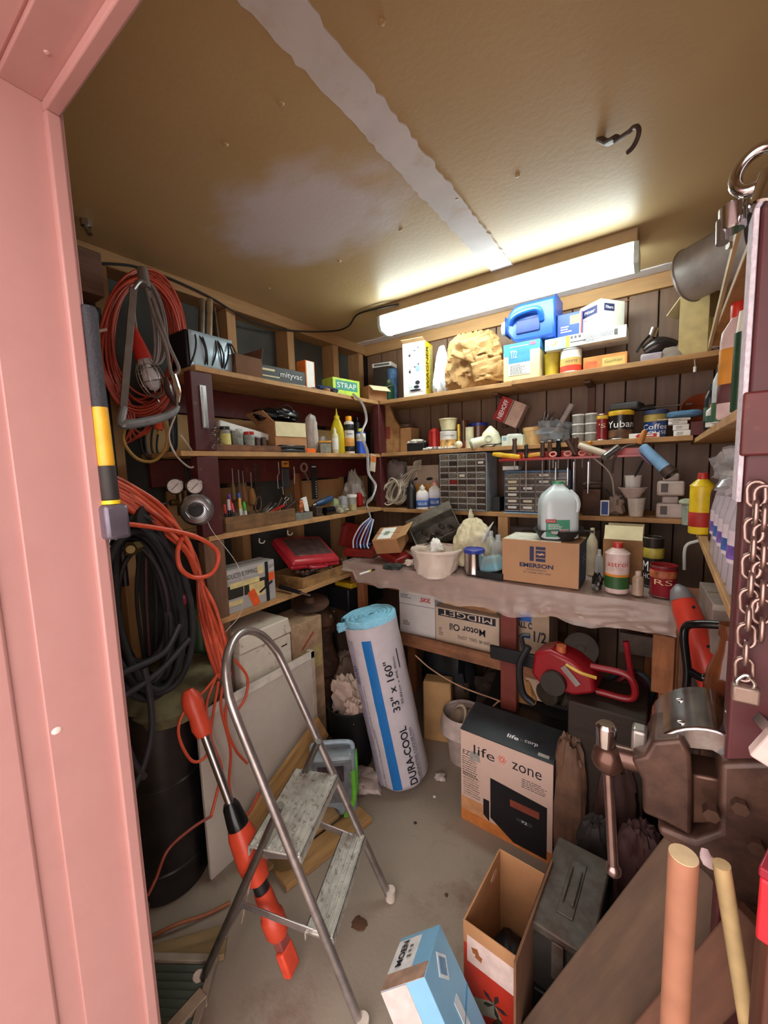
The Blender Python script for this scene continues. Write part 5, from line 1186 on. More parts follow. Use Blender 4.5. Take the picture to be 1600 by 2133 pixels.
solo('plastic_bag', 'grey-white carrier bag hanging beside the red post', 'bag', B().crumple(.07, .09, .20, seed=95, n=40, amp=.2, top=.4, soft=1, fr=7), mat('a9a6a2', rough=.3), (.135, .80, 1.46-.0), .2)
# ================================================================ workbench and what stands on and under it
BT = 1.0; BY = 1.64          # bench top height, front edge
w0 = thing('workbench', 'wooden workbench topped with clear plastic sheet in the back corner', 'workbench', (-.68, 1.95, 0))
def wp(name, x0, x1, y0, y1, z0, z1, m, **k): q = B(); q.box(x0, x1, y0, y1, z0, z1); return rel(q.out(name, m, w0, **k), w0)
M_BW = wood('8a5a3c', 'x', dirt='4f3020', dirts=7, dirta=.5)
M_BWZ = wood('a5673f', 'z', dirt='5f3a24', dirts=7, dirta=.4)
wp('top', -1.39, .03, BY, 2.27, BT-.03, BT, M_BW, bevel=.003)
wp('apron', -1.39, .025, BY+.015, BY+.05, BT-.115, BT-.031, M_BW, bevel=.003)
for px in (1400, 1058):
    c = colm(px, .8, y=BY+.05); wp('leg', c.x-.035, c.x+.035, BY+.055, BY+.095, 0, BT-.031, M_BWZ if px > 1100 else mat('6e2c20', rough=.6, var=.15), bevel=.003)
wp('leg', -1.38, -1.335, BY+.055, BY+.095, 0, BT-.031, M_BWZ, bevel=.003)
for x in (-1.35, -.02): wp('leg', x-.03, x+.03, 2.2, 2.24, 0, BT-.031, M_BWZ, bevel=.003)
zs = rowz(1350, -.6, BY+.1)
SHZ = W(1000, 1368, y=BY+.07).z
wp('lower_shelf', -1.33, -.40, BY+.10, 2.20, SHZ-.02, SHZ, M_BW, bevel=.002)
wp('shelf_rail', -1.33, -.40, BY+.085, BY+.10, SHZ-.05, SHZ+.015, M_BW, bevel=.002)
wp('spacer_block', -.015, .05, BY+.02, BY+.055, BT-.33, BT-.116, M_BWZ, bevel=.003)
# plastic sheet draped over the front edge
def sheet(u, v):
    x = -1.42+u*1.47; so = noise.noise((x*7, 3, 0)); s2 = noise.noise((x*22, v*6, 4))
    if v < .35:
        y = 1.98-(1.98-BY)*v/.35; return (x+.0, y+.0*s2, BT+.0035+.0045*abs(noise.noise((x*14, y*14, 1))))
    q = (v-.35)/.65; ln = .095+.035*(1-abs(u*2-1.1))+.02*so
    if u < .06: ln = .05
    s3 = abs(noise.noise((x*9+v*4, v*5, 8)))*2-.5
    return (x+.006*s2, BY-.008-.014*q*(1+so)-.012*s2*q-.016*s3*q, BT+.003-q*ln)
sh = B().grid(sheet, 90, 20).out('plastic_sheet', mat('e2cdc4', rough=.08, alpha=.42, var=.1, scale=9, bump=1.0, bscale=22, coat=.5), None, ang=60)
tag(sh, 'crinkled clear plastic sheet draped over the front edge of the workbench', 'plastic sheet')

def Bn(px0, px1, pyt, y): return fit(px0, px1, pyt, BT+.008, y=y)
Z1 = BT+.008
# red tool boxes
c, w, h = Bn(722, 792, 1140, 1.80)
t = thing('metal_toolbox', 'open red steel box with its rounded lid flipped up on the bench corner', 'toolbox', (c.x, 1.80, Z1), R(12))
M_RB = mat('8e2620', rough=.35, var=.15, dirt='4a1a14', dirts=9, dirta=.4)
bw, bd, bh = w*.95, .14, h
b = B(); k = .003
b.box(-bw/2, bw/2, -bd/2, bd/2, 0, k); b.box(-bw/2, bw/2, -bd/2, -bd/2+k, k, bh); b.box(-bw/2, bw/2, bd/2-k, bd/2, k, bh); b.box(-bw/2, -bw/2+k, -bd/2, bd/2, k, bh); b.box(bw/2-k, bw/2, -bd/2, bd/2, k, bh)
b.out('body', M_RB, t, bevel=.001)
B().box(-bw/2-.002, bw/2+.002, -bd/2-.002, bd/2+.002, bh-.012, bh-.004).out('rolled_edge', M_RB, t, bevel=.002)
# lid as its own upright shell behind left
lc = W(728, 1118, y=1.86)
t2 = thing('steel_cover', 'upright rounded red steel lid leaning behind the open red box', 'lid', (lc.x, 1.885, Z1+.01), rot=(R(-14), R(8), R(10)))
q = B(); hw, hh = .085, .145
pl = [(-hw, .0), (hw, 0), (hw, hh-.02), (hw-.02, hh), (-hw+.02, hh), (-hw, hh-.02)]
q.prism(pl, 0, .004); q.out('panel', M_RB, t2, bevel=.001)
q = B()
for (a, b_), (c_, d_) in zip(pl, pl[1:]+pl[:1]): q.beam((a, -.018, b_), (c_, -.018, d_), .004, .036, up=(0, 1, 0))
q.out('rolled_edge', M_RB, t2, bevel=.0015)
cc = W(820, 1152, y=1.74)
t = thing('steel_cover', 'red steel box lid lying tilted under the little brown carton', 'lid', (cc.x, 1.76, Z1+.022), rot=(R(12), R(16), R(-18)))
B().box(-.075, .075, -.06, .06, 0, .028, taper=.012).out('lid', M_RB, t, bevel=.006)
B().box(-.079, .079, -.064, .064, -.002, .004).out('rolled_edge', M_RB, t, bevel=.002)
t = thing('wire_brush', 'dark brush with navy handle lying in the open red box', 'brush', (c.x+.02, 1.79, Z1+bh+.012), rot=(0, R(-10), R(15)))
B().box(-.04, .04, -.015, .015, 0, .012).out('back', mat('25345c', rough=.4), t, bevel=.005); B().box(-.035, .035, -.013, .013, -.018, 0).out('bristles', mat('1a1512', rough=.9, bump=.6, scale=200), t)
# striped coil of ribbon
t = thing('ribbon_coil', 'white and blue striped coil of flat tubing draped over the red box', 'tubing', (0, 0, 0))
for i in range(5):
    pts = [W(772+i*1.5, 1078+i, y=1.84-.006*i), W(752+i*5, 1095+i*3, y=1.80-.006*i), W(737+i*7, 1122+i*3, y=1.77-.006*i), W(736+i*8, 1142, y=1.755-.006*i)]
    B().tube(pts, .0045, n=8, k=6).out('strand', mat('c9cdd8', rough=.35) if i % 2 == 0 else mat('5a6fae', rough=.35), t, ang=60)
pts = [W(735, 820, x=-1.40), W(756, 843, x=-1.38), W(763, 875, x=-1.38), W(753, 905, x=-1.38), W(765, 940, x=-1.375), W(768, 985, x=-1.37), W(782, 1010, x=-1.36), W(776, 1035, x=-1.34), W(764, 1050, y=1.9), W(772, 1078, y=1.84)]
cord('white_strap', 'flat white strap hanging from the top left shelf down to the bench', pts, .012, mat('dde6ee', rough=.4), cat='strap', flat=.25, k=8)
# small brown carton with white label
a = W(812, 1138, z=BT+.075)
c0 = W(771, 1112, y=1.72); c1 = W(852, 1118, y=1.72)
zb = rowz(1138, c0.x+.05, 1.72)
carton('carton', 'small brown carton with white top label resting on the red lid', ((c0.x+c1.x)/2-.01, 1.77, zb-.004), (.145, .13, .085), 0, CARD, rot=(R(24), R(-7), R(8)),
       patches=[('T', -.05, 0, .55, .8, PAPER), ('T', -.05, 0, .2, .3, mat('8fa08a'))], flaps=[('R', .06, 20, CARDL)])
solo('foil_paper', 'crumpled silvery paper tucked beside the small brown carton', 'foil', B().crumple(.06, .06, .06, seed=101, n=16, amp=.3), mat('b9c4cc', rough=.3), (W(858, 1095, y=1.80).x, 1.83, Z1+.09)) if 0 else None
# grey steel tool box, open, tilted
c = W(905, 1105, y=1.86)
xa = (W(958, 1085, y=1.90)-W(868, 1128, y=1.80)); xa.normalize(); za = Vector((.40, -.62, .62)); za = (za-xa*za.dot(xa)).normalized(); ya = za.cross(xa)
pc = W(910, 1108, y=1.86)-za*.03
tbM = Matrix.Translation(pc) @ Matrix((xa, ya, za)).transposed().to_4x4()
t = thing('metal_toolbox', 'old grey steel toolbox tilted open with dark sockets inside', 'toolbox', M=tbM)
M_GB = mat('6e6a60', rough=.5, metal=.4, var=.25, dirt='3c3026', dirts=9, dirta=.6)
w, d, h = .245, .125, .075
b = B(); k = .003
b.box(-w/2, w/2, -d/2, d/2, 0, k); b.box(-w/2, w/2, -d/2, -d/2+k, k, h); b.box(-w/2, w/2, d/2-k, d/2, k, h); b.box(-w/2, -w/2+k, -d/2, d/2, k, h); b.box(w/2-k, w/2, -d/2, d/2, k, h)
b.out('body', M_GB, t, bevel=.001)
q = B(); q.box(-w/2-.003, w/2+.003, 0, .045, -.004, .0); q.box(-w/2-.003, w/2+.003, .042, .045, -.022, 0); o = q.out('lid', M_GB, t, bevel=.001); o.matrix_local = Matrix.Translation((0, d/2, h+.003)) @ Matrix.Rotation(R(12), 4, 'X')
rr = random.Random(31)
for i in range(9):
    x = rr.uniform(-.1, .09); y = rr.uniform(-.045, .045); B().cyl((x, y, .012), (x+.02*rr.uniform(-1, 1), y+.01, .035), .011, n=10).out('socket', IRON if i % 3 else STEEL, t)
# cream rags
c, w, h = Bn(928, 1030, 1085, 1.80); solo('rag', 'heap of cream cotton rags in the middle of the bench', 'cloth', B().crumple(w*.95, .22, h, seed=111, n=90, amp=.24, fr=3.6, top=.6, sq=.5, soft=1), mat('cfc3a2', rough=.95, var=.15, scale=40, bump=.2), (c.x, 1.84, Z1), ang=50)
c, w, h = Bn(955, 985, 1066, 1.86); solo('rag', 'twisted cream rag end sticking up above the heap', 'cloth', B().crumple(.05, .05, h, seed=113, n=36, amp=.2, top=.5, soft=1), mat('d6cbb0', rough=.95, bump=.2), (c.x, 1.93, Z1), ang=50)
a, e = W(1000, 1130, y=1.80), W(1028, 1087, y=1.80)
t = thing('caulk_nozzle', 'pale pointed caulk nozzle sticking out of the rags', 'nozzle', (0, 0, 0), M=aim(a, e)); L = (e-a).length
B().lathe([(.014, 0), (.013, L*.4), (.009, L*.42), (.002, L), (0, L)], n=14).out('nozzle', mat('cfccc4', rough=.4), t)
for i, px in enumerate((1022, 1038)):
    c, w, h = Bn(px-11, px+11, 1106+8*i, 1.83-.03*i); bottle('clear_bottle', ('left', 'right')[i]+' of two crinkled clear bottles right of the rags', (c.x, c.y, Z1), .03, h, CLEAR, mat('bfc4c6', rough=.2, alpha=.6), style='round', group='crinkled clear bottles')
# white bag-lined pail
c, w, h = Bn(857, 967, 1140, 1.72)
t = thing('bagged_pail', 'round bin lined with a pinkish-white plastic bag folded over its rim', 'bin', (c.x, 1.705, Z1), facing(c))
M_BAG = mat('d9c6b8', rough=.35, var=.04, bump=.05)
r = w*.46
def fn(u, v):
    a = u*2*math.pi; fr_ = max(0, -math.sin(a+.1))**2; rr_ = r*(.84+.2*v+.22*fr_*(1-v)*min(1, v*9+.2))+.012*noise.noise((math.cos(a)*5, math.sin(a)*5, v*3))*min(1, v*4)
    return (rr_*math.cos(a), rr_*math.sin(a)*.96, .003-.05*fr_*max(0, 1-v*1.2)*min(1, v*6)+v*(h-.004)+.012*noise.noise((math.cos(a)*3, math.sin(a)*3, 5))*v)
B().grid(fn, 48, 12).out('bag', M_BAG, t, solid=.002, ang=60)
B().lathe([(r*.8, .002), (r*.9, h*.55), (0, h*.56)], n=28, sy=.92).out('liner_fill', mat('c9bcae', rough=.7), t)
q = B().grid(lambda u, v: ((r*1.03+.005*math.sin(math.pi*v))*math.cos(u*6.283), (r*1.03+.005*math.sin(math.pi*v))*math.sin(u*6.283)*.96, h+.002-(v)*.022*(1+.5*noise.noise((math.cos(u*6.283)*2, math.sin(u*6.283)*2, 1)))), 48, 6); q.out('folded_rim', M_BAG, t, ang=60)
B().crumple(.07, .05, .06, seed=115, n=20, amp=.35, top=.5).out('tissue', PAPER, t, loc=(.0, .0, h-.015))
solo('bag_tail', 'knotted tail of the white bag lying left of the lined bin', 'bag', B().crumple(.05, .04, .03, seed=116, n=14, amp=.4), M_BAG, (c.x-r-.032, 1.70, Z1))
# steel can with blue lid
c, w, h = Bn(966, 1010, 1145, 1.71)
can('steel_can', 'bare shiny steel can with a blue plastic lid', (c.x, 1.71, Z1), w*.48, h, mat('c4bcb8', rough=.18, metal=1, var=.05), lid=mat('2d3f9a', rough=.35))
# black tray with blue liquid bag
c = W(1022, 1195, y=1.69)
t = thing('plastic_tray', 'shallow black tray under the blue bottle', 'tray', (c.x+.01, 1.71, Z1), R(-6)); B().box(-.06, .06, -.055, .055, 0, .004).box(-.06, .06, -.055, -.05, .004, .026).box(-.06, .06, .05, .055, .004, .026).box(-.06, -.055, -.05, .05, .004, .026).box(.055, .06, -.05, .05, .004, .026).out('tray', BLACK, t, bevel=.001)
t = thing('blue_bottle', 'clear bottle half full of turquoise liquid lying in the black tray', 'bottle', (c.x+.004, 1.71, Z1+.006), rot=(0, R(-18), R(-20)))
B().box(-.065, .065, -.042, .042, .012, .082, taper=.014).out('bottle', mat('a9c4c8', rough=.1, alpha=.45, var=.1), t, bevel=.012)
B().box(-.058, .058, -.036, .036, .016, .045, taper=.004).out('liquid', mat('18a8c8', rough=.1, var=.1), t, bevel=.008)
B().box(-.02, .02, -.018, .018, .0825, .0835).out('paper_label', PAPER, t)
for i in range(6): B().box(-.014+i*.005, -.012+i*.005, -.01, .01, .0835, .0838).out('bar', INK, t)
# Emerson box
zt = rowz(1122, W(1045, 1122, y=1.66).x, 1.66)
c0 = W(1046, 1215, y=1.665); x0 = c0.x
x1 = W(1205, 1246, y=1.665).x
we = x1-x0; he = zt-Z1
te = carton('motor_box', 'tan cardboard box with a navy square emblem and blue right side', ((x0+x1)/2, 1.75, Z1), (we, .17, he), 0, mat('b98c66', rough=.75, var=.06, scale=9),
    patches=[('R', 0, 0, .97, .97, mat('26405f', rough=.6, var=.3, scale=20)), ('F', -.09, .2, .055, .34, INKN), ('F', .025, .2, .125, .34, INKN), ('F', .025, .29, .125, .02, mat('b98c66')), ('F', .025, .2, .10, .035, mat('b98c66')), ('F', .025, .11, .125, .02, mat('b98c66')), ('F', .03, .2, .05, .03, mat('d8b090'), 'printed_panel', 30), ('T', -.1, 0, .75, .98, mat('d9d3c2', rough=.6))],
    texts=[('F', -.03, -.07, .44, .10, 'EMERSON', INKN, 0, 0, 0, .0014, {'bold': .03}), ('F', -.03, -.17, .26, .04, 'MOTOR DIVISION', INKG), ('F', -.02, -.24, .36, .045, 'ST. LOUIS, MO. USA', INKG), ('R', 0, .1, .4, .3, '*', mat('8a9aa8'))])
ET = Z1+he
# cast iron pan
cp = W(1180, 1122, y=1.75)
t = thing('cast_iron_pan', 'square dark cast iron pan with pour spout on the tan navy-emblem box', 'pan', ((x0+x1)/2+.055, 1.75, ET+.003), R(4))
M_CI = mat('33302f', rough=.5, metal=.4, var=.2)
hh = .042
q = B(); q.open_lathe([(.062, 0), (.084, hh), (.088, hh), (.088, hh-.003), (.080, hh-.001), (.052, .004), (0, .004)], n=32, sq=2.0, sx=1.05, sy=1.0); q.out('pan', M_CI, t, ang=40)
B().prism([(-.012, hh-.012), (.012, hh-.012), (.016, hh+.002), (-.016, hh+.002)], -.100, -.085).out('pour_spout', mat('6a6664', rough=.35, metal=.6), t, bevel=.002)
B().tube([(.08, 0, hh-.008), (.105, -.005, hh-.006), (.13, -.01, hh-.008)], [.012, .008, .01], n=10, k=4, flat=.5).out('handle', M_CI, t)
# milk jug
JZ = ET+.008
zt = rowz(1003, cp.x, 1.75)
hj = zt-JZ
t = thing('milk_jug', 'translucent one-gallon jug with green cap and green label', 'jug', ((x0+x1)/2+.052, 1.75, JZ), R(24))
M_MJ = mat('d3dde0', rough=.25, var=.03, alpha=.93)
jr = .071
B().lathe([(jr*.9, 0), (jr, .006), (jr, hj*.58), (jr*.97, hj*.66), (jr*.82, hj*.77), (jr*.5, hj*.87), (.021, hj*.93), (.019, hj*.95), (.019, hj*.965)], n=40, sq=3, sx=1.0, sy=1.0).out('body', M_MJ, t, ang=50)
B().tube([(jr*.5, -jr*.5, hj*.84), (jr*.78, -jr*.68, hj*.72), (jr*.86, -jr*.76, hj*.6), (jr*.8, -jr*.8, hj*.48)], [.010, .012, .012, .010], n=10, k=5).out('handle', M_MJ, t)
B().cyl((0, 0, hj*.955), (0, 0, hj), .0215, n=24).out('cap', mat('3f9a6a', rough=.4), t)
dmj = (jr*2, jr*2.02, hj)
patch(t, dmj, 'F', -.1, -.30, .62, .30, mat('3f8f6f', rough=.5), 'paper_label'); patch(t, dmj, 'F', -.28, -.17, .28, .06, mat('b03a3a'), lift=.0012); patch(t, dmj, 'F', .06, -.37, .24, .12, mat('c9a0a8'), lift=.0012)
writing(t, dmj, 'F', -.28, -.17, .22, .03, 'Dairy', INKW, ext=.0016); lines(t, dmj, 'F', -.15, -.27, .4, .1, 3, INKW)
# behind: cream open carton, can, etc.
c0 = colm(1254, Z1, y=1.84); c1 = colm(1337, Z1, y=1.84); h = rowz(1128, c1.x, 1.84)-Z1
carton('carton', 'brown carton with cream top flap behind the white bottle', ((c0.x+c1.x)/2, 1.91, Z1), (c1.x-c0.x, .13, h), 0, mat('9a7048', rough=.8), open_=True, flaps=[('F', .06, 118, CREAM), ('B', .05, 70, CREAM)])
c, w, h = Bn(1222, 1245, 1100, 1.92); bottle('cream_bottle', 'cream round tub between the milk jug and the brown carton', (c.x, 1.92, Z1), .022, h, mat('c9bfa4', rough=.4), mat('d0c6a8', rough=.4), style='round')
c, w, h = Bn(1236, 1256, 1140, 1.80); bottle('clear_bottle', 'narrow clear bottle between the tan navy-emblem box and white bottle', (c.x+.0, 1.83, Z1), w*.5, h*.9, CLEAR, mat('bdbdbd', alpha=.6, rough=.2), style='round')
solo('plug_cluster', 'bunch of black plugs and clips beside the tan navy-emblem box', 'plug', B().crumple(.035, .05, .06, seed=121, n=18, amp=.5, fr=9), mat('3a3634', rough=.3, metal=.5, var=.6, scale=80), (W(1244, 1220, y=1.70).x, 1.70, Z1))
c, w, h = Bn(1258, 1314, 1130, 1.71)
t = bottle('oil_bottle', 'pinkish-white conical-topped bottle with red cap and green label', (c.x, 1.71, Z1), w*.46, h, mat('d9bfb8', rough=.4), mat('b5352c', rough=.4), style='cone', capr=.42, rz=facing((c.x, 1.71)),
    band=[(.10, .34, mat('2f5a2c', rough=.5, var=.2)), (.34, .39, mat('d98a2c'))], text=[('astrol', mat('c2332c'), .60, .9, .10), ('GTX', mat('c9a8a0'), .50, .6, .06)])
c, w, h = Bn(1316, 1342, 1190, 1.70); bottle('small_bottle', 'small translucent tan bottle right of the conical-topped bottle', (c.x, 1.70, Z1), w*.48, h, mat('b59a86', rough=.3), mat('c4b0a0', rough=.4), style='round', capr=.5)
c, w, h = Bn(1337, 1384, 1117, 1.86); t = can('coffee_can', 'open black can with a yellow badge on the bench', (c.x, 1.86, Z1), w*.48, h, mat('2a2622', rough=.35, var=.2), open_=True, text=[('MAX', INKW, .42, 1.1, .2), ('HOUSE', INKW, .22, 1.0, .1)], band=[(.58, .78, mat('a89a3a', rough=.5, var=.3))])
c, w, h = Bn(1351, 1413, 1176, 1.735); t = can('coffee_can', 'open red can with a tan label at the bench end', (c.x, 1.735, Z1), w*.47, h, mat('8a1f2a', rough=.25, var=.08), open_=True, text=[("RS", mat('d8b48a'), .5, .7, .17)], band=[(.62, .85, mat('b0603a', var=.6, scale=40))])
c0 = colm(1398, Z1, y=1.84); h = rowz(1146, c0.x+.05, 1.84)-Z1
solo('scrap_cardboard', 'big torn tan cardboard piece standing at the right end of the bench', 'cardboard', B().prism([(0, 0), (.30, 0), (.30, h*.9), (.20, h*1.02), (0, h)], 0, .006), mat('a8765a', rough=.85), (c0.x, 1.86, BT-.14), bevel=.001)
solo('grey_carton', 'grey-tan box behind the red can at the bench end', 'box', B().box(0, .12, 0, .1, 0, h*.6), mat('8f7564', rough=.7), (c0.x+.03, 1.74, BT-.13), bevel=.003)
c = W(1428, 1140, y=1.95); cord('curved_bar', 'white curved plastic handle arching behind the cardboard', [c+Vector((0, 0, -.09)), c, c+Vector((.03, 0, .025)), c+Vector((.055, 0, .03))], .006, WHITE, cat='bar')
# pen, glove and hand tools at the left of the bench
t = thing('marker_pen', 'white pen with yellow band lying at the front left of the bench', 'pen', (0, 0, 0), M=aim(W(750, 1196, z=BT+.016), W(800, 1180, z=BT+.018))); L = .075
B().cyl((0, 0, 0), (0, 0, L*.8), .0048, n=10).out('barrel', WHITE, t); B().cyl((0, 0, L*.8), (0, 0, L*.95), .0052, n=10).out('band', YEL, t); B().cyl((0, 0, L*.95), (0, 0, L*1.3), .0048, n=10).out('grip', BLACK, t)
c = W(812, 1188, z=BT+.01); solo('glove', 'limp black and grey work glove by the pen', 'glove', B().crumple(.09, .06, .028, seed=125, n=26, amp=.4, fr=7), mat('2e302c', rough=.7, var=.5, scale=40), (c.x, c.y+.03, Z1), .3)
rr = random.Random(44)
for i in range(7):
    px = 835+rr.uniform(-20, 30); c = W(px, 1175, z=BT+.012); a = rr.uniform(0, 3.1); v = Vector((math.cos(a)*.03, math.sin(a)*.02, 0))
    solo('hand_tool', ('little pliers', 'short wrench', 'dark clip', 'screw jar', 'blunt punch', 'small socket', 'steel bit')[i]+' in the clutter left of the lined bin', 'tool', B().cyl(-v, v, .006, n=8).sph(v, .009, n=8), (IRON, STEEL, RUB)[i % 3], (c.x, c.y+.045+.01*i, BT+.022))
# dark stuff at the back of the bench
for i, (p0, p1, pt, y_, m, nm, lb) in enumerate(((1082, 1120, 1105, 2.05, STEEL, 'steel_bowl', 'steel pan far back on the bench under the shelf'), (980, 1005, 1080, 2.1, RED, 'red_box', 'red box far back on the bench behind the rags'), (1200, 1240, 1120, 2.1, mat('6a5f54', rough=.4), 'grey_case', 'grey case far back on the bench behind the jug'))):
    c, w, h = fit(p0, p1, pt, BT, y=y_); solo(nm, lb, 'container', B().box(-w/2, w/2, -.04, .04, 0, h, taper=.006), m, c, bevel=.006)
c0 = W(1018, 1120, y=2.0); c1 = W(1245, 1120, y=2.0); h = rowz(1098, c0.x, 2.0)-BT
t = thing('clear_case', 'long smoky clear plastic case across the back of the bench', 'case', ((c0.x+c1.x)/2, 2.10, BT)); B().box(-(c1.x-c0.x)/2, (c1.x-c0.x)/2, -.05, .03, .0, h).out('case', mat('6f6a66', rough=.15, alpha=.4, var=.2), t, bevel=.006)
# --- boxes on the lower shelf under the bench
S2 = SHZ+.001; YF = BY+.13
c0 = colm(833, S2, y=YF); c1 = colm(905, S2, y=YF); h = .16
h = rowz(1238, c1.x, YF)-S2
carton('saw_box', 'white box with small red lettering under the bench', ((c0.x+c1.x)/2, YF+.1, S2), (c1.x-c0.x, .2, min(h, BT-.04-S2)), R(2), mat('cfc8c4', rough=.6, var=.04), texts=[('F', .25, .33, .3, .1, 'SKIL', mat('b8322a'), 0, 0, 0, .0012, {'shear': .3, 'bold': .03})], prints=[('F', -.28, .36, .35, .1, 3, INK), ('F', -.3, -.25, .18, .12, 3, INK)], patches=[('F', 0, .18, .98, .01, INKG)])
c0 = colm(908, S2, y=YF); c1 = colm(1040, S2, y=YF); hm = rowz(1275, (c0.x+c1.x)/2, YF)-S2
to = carton('motor_oil_box', 'upside-down tan Motor Oil carton under the bench', ((c0.x+c1.x)/2, YF+.1, S2), (c1.x-c0.x, .2, hm), 0, mat('bfa893', rough=.7, var=.06),
    patches=[('F', .0, .36, .9, .2, INK)], texts=[('F', .02, .0, .56, .2, 'Motor Oil', INK, 180, 0, 0, .0012, {'bold': .02}), ('F', .12, -.26, .5, .1, '10W-40  GALL  LONG', INK, 180), ('F', -.0, .37, .8, .16, 'MIDGET', mat('cfb9a5'), 180, 0, 0, .0018)], prints=[('F', -.4, -.2, .08, .25, 4)])
solo('carton', 'plain tan carton lying on the upside-down oil carton', 'box', B().box(-.14, .14, -.08, .08, 0, min(.1, BT-.125-S2-hm)), mat('9a6d48', rough=.8), ((c0.x+c1.x)/2, YF+.12, S2+hm+.001), bevel=.003)
c0 = colm(1070, S2, y=YF); c1 = colm(1142, S2, y=YF); h = rowz(1275, c1.x, YF)-S2+.05
carton('spray_box', 'narrow tan box with blue splash, ALL C and 1/2 print under the bench', ((c0.x+c1.x)/2, YF+.1, .35), (c1.x-c0.x, .18, S2+h-.36), 0, mat('b59a80', rough=.7, var=.06),
    patches=[('F', -.2, .36, .4, .10, mat('2a5fae')), ('F', -.2, .18, .35, .02, mat('2a5fae')), ('F', .28, .40, .3, .05, mat('d8b43a'))], texts=[('F', -.2, .28, .44, .055, 'ALL C', INK, 0, 0, 0, .0012, {'bold': .03}), ('F', .25, .2, .36, .09, '1/2', INK, 0, 0, 0, .0012, {'bold': .02}), ('F', .28, .4, .24, .04, 'OK', INK)])
solo('lump_crate', 'low brown crate carrying the narrow tan box', 'crate', B().box(-.1, .1, 0, .2, 0, .349), M_BW, ((c0.x+c1.x)/2, YF, 0), bevel=.004)
# ================================================================ left wall and floor
def V(px, py, **k): return W(px, py, **k)
# --- orange cord coil with trouble light and bow saws on the left wall
rr = random.Random(17)
t = thing('cord_coil', 'red-orange extension cord coil hanging high on the left wall', 'cord', (0, 0, 0))
M_OC = mat('b0402c', rough=.4, var=.12)
for i in range(22):
    x = -1.60+rr.uniform(-.05, .04); cpx, cpy = 298+rr.uniform(-8, 8), 715+rr.uniform(-10, 12)
    a_, b_ = rr.uniform(62, 88), rr.uniform(118, 150); th = R(rr.uniform(-8, 12)); pts = []
    for k in range(12):
        a = k/12*2*math.pi; u, v = a_*math.cos(a), b_*math.sin(a)
        pts.append(V(cpx+u*math.cos(th)-v*math.sin(th)*-1*.35, cpy+v, x=x+.012*math.sin(2*a+i)))
    B().tube(pts, .0042, n=7, k=5, closed=True).out('loop', M_OC if i % 4 else mat('c24a34', rough=.4), t, ang=60)
for i in range(4):
    pts = [V(325+i*12, 870-i*8, x=-1.56), V(300-i*12, 905+i*6, x=-1.56), V(262+i*6, 870, x=-1.56), V(240+4*i, 800, x=-1.57)]
    B().tube(pts, .0042, n=7, k=5).out('loop', M_OC, t, ang=60)
t = thing('cord_coil', 'grey extension cord hank hanging in front of the red-orange coil', 'cord', (0, 0, 0))
for i in range(8):
    x = -1.50+rr.uniform(-.02, .015); pts = []
    for k in range(10):
        a = k/10*2*math.pi; pts.append(V(300+i*2+(18+i*2)*math.cos(a)+.14*90*math.sin(a), 672+88*math.sin(a), x=x))
    B().tube(pts, .0038, n=7, k=5, closed=True).out('loop', mat('7a6a66', rough=.5), t, ang=60)
a, e = V(282, 700, x=-1.47), V(296, 740, x=-1.46); f = V(330, 830, x=-1.44)
t = thing('trouble_light', 'red-handled trouble light with wire bulb cage hanging on the left wall', 'lamp', (0, 0, 0), M=aim(a, f)); L = (f-a).length
B().lathe([(.012, -.03), (.016, 0), (.020, L*.12), (.026, L*.34), (.026, L*.38), (0, L*.38)], n=18).out('handle', RED, t)
B().lathe([(.022, L*.38), (.024, L*.42), (.020, L*.46), (0, L*.46)], n=18).out('socket', mat('a39a98', rough=.4), t)
B().lathe([(.012, L*.46), (.024, L*.6), (.026, L*.72), (.016, L*.84), (0, L*.88)], n=18).out('bulb', mat('d8cfd2', rough=.25, alpha=.8), t)
for i in range(8):
    a_ = i*math.pi/4
    B().tube([(r*math.cos(a_), r*math.sin(a_), z) for r, z in ((.024, L*.40), (.038, L*.55), (.040, L*.75), (.026, L*.92), (.004, L*.98))], .0018, n=6, k=4).out('cage_wire', STEEL, t)
for z, r in ((.55, .038), (.75, .040)): B().tube([(r*math.cos(k), r*math.sin(k), L*z) for k in [j*math.pi/10 for j in range(20)]], .0018, n=6, closed=True).out('cage_ring', STEEL, t)
B().tube([(.004, 0, L*.98), (.02, 0, L*1.04), (.012, 0, L*1.1), (0, 0, L*1.04)], .0022, n=6, k=4).out('hook', STEEL, t)
# hack saw (left) and bow saw (right)
M_SAW = mat('8d8482', rough=.35, metal=.6)
t = thing('bow_saw', 'old steel hacksaw with long flat frame and grey grip on the left wall', 'saw', (0, 0, 0))
B().beam(V(278, 600, x=-1.40), V(257, 850, x=-1.40), .022, .006, up=(1, 0, 0)).out('frame', mat('6e5f58', rough=.45, metal=.5), t, bevel=.001)
B().tube([V(258, 848, x=-1.40), V(252, 880, x=-1.395), V(268, 884, x=-1.39), V(330, 872, x=-1.39), V(362, 858, x=-1.39), V(372, 846, x=-1.39)], [.011, .013, .016, .014, .012, .006], n=10, k=4).out('grip', mat('9a9ea4', rough=.3, metal=.5), t)
B().tube([V(278, 602, x=-1.40), V(292, 586, x=-1.40), V(306, 590, x=-1.40)], .006, n=8, k=4).out('frame_bend', M_SAW, t)
t = thing('hacksaw', 'dark-framed hacksaw with curved pointed grip hanging right of the trouble light', 'saw', (0, 0, 0))
B().tube([V(296, 572, x=-1.43), V(304, 600, x=-1.42), V(322, 660, x=-1.41), V(345, 720, x=-1.40), V(356, 775, x=-1.40), V(366, 779, x=-1.40), V(372, 765, x=-1.40), V(350, 715, x=-1.40), V(318, 620, x=-1.41)], .006, n=8, k=4).out('frame', M_SAW, t)
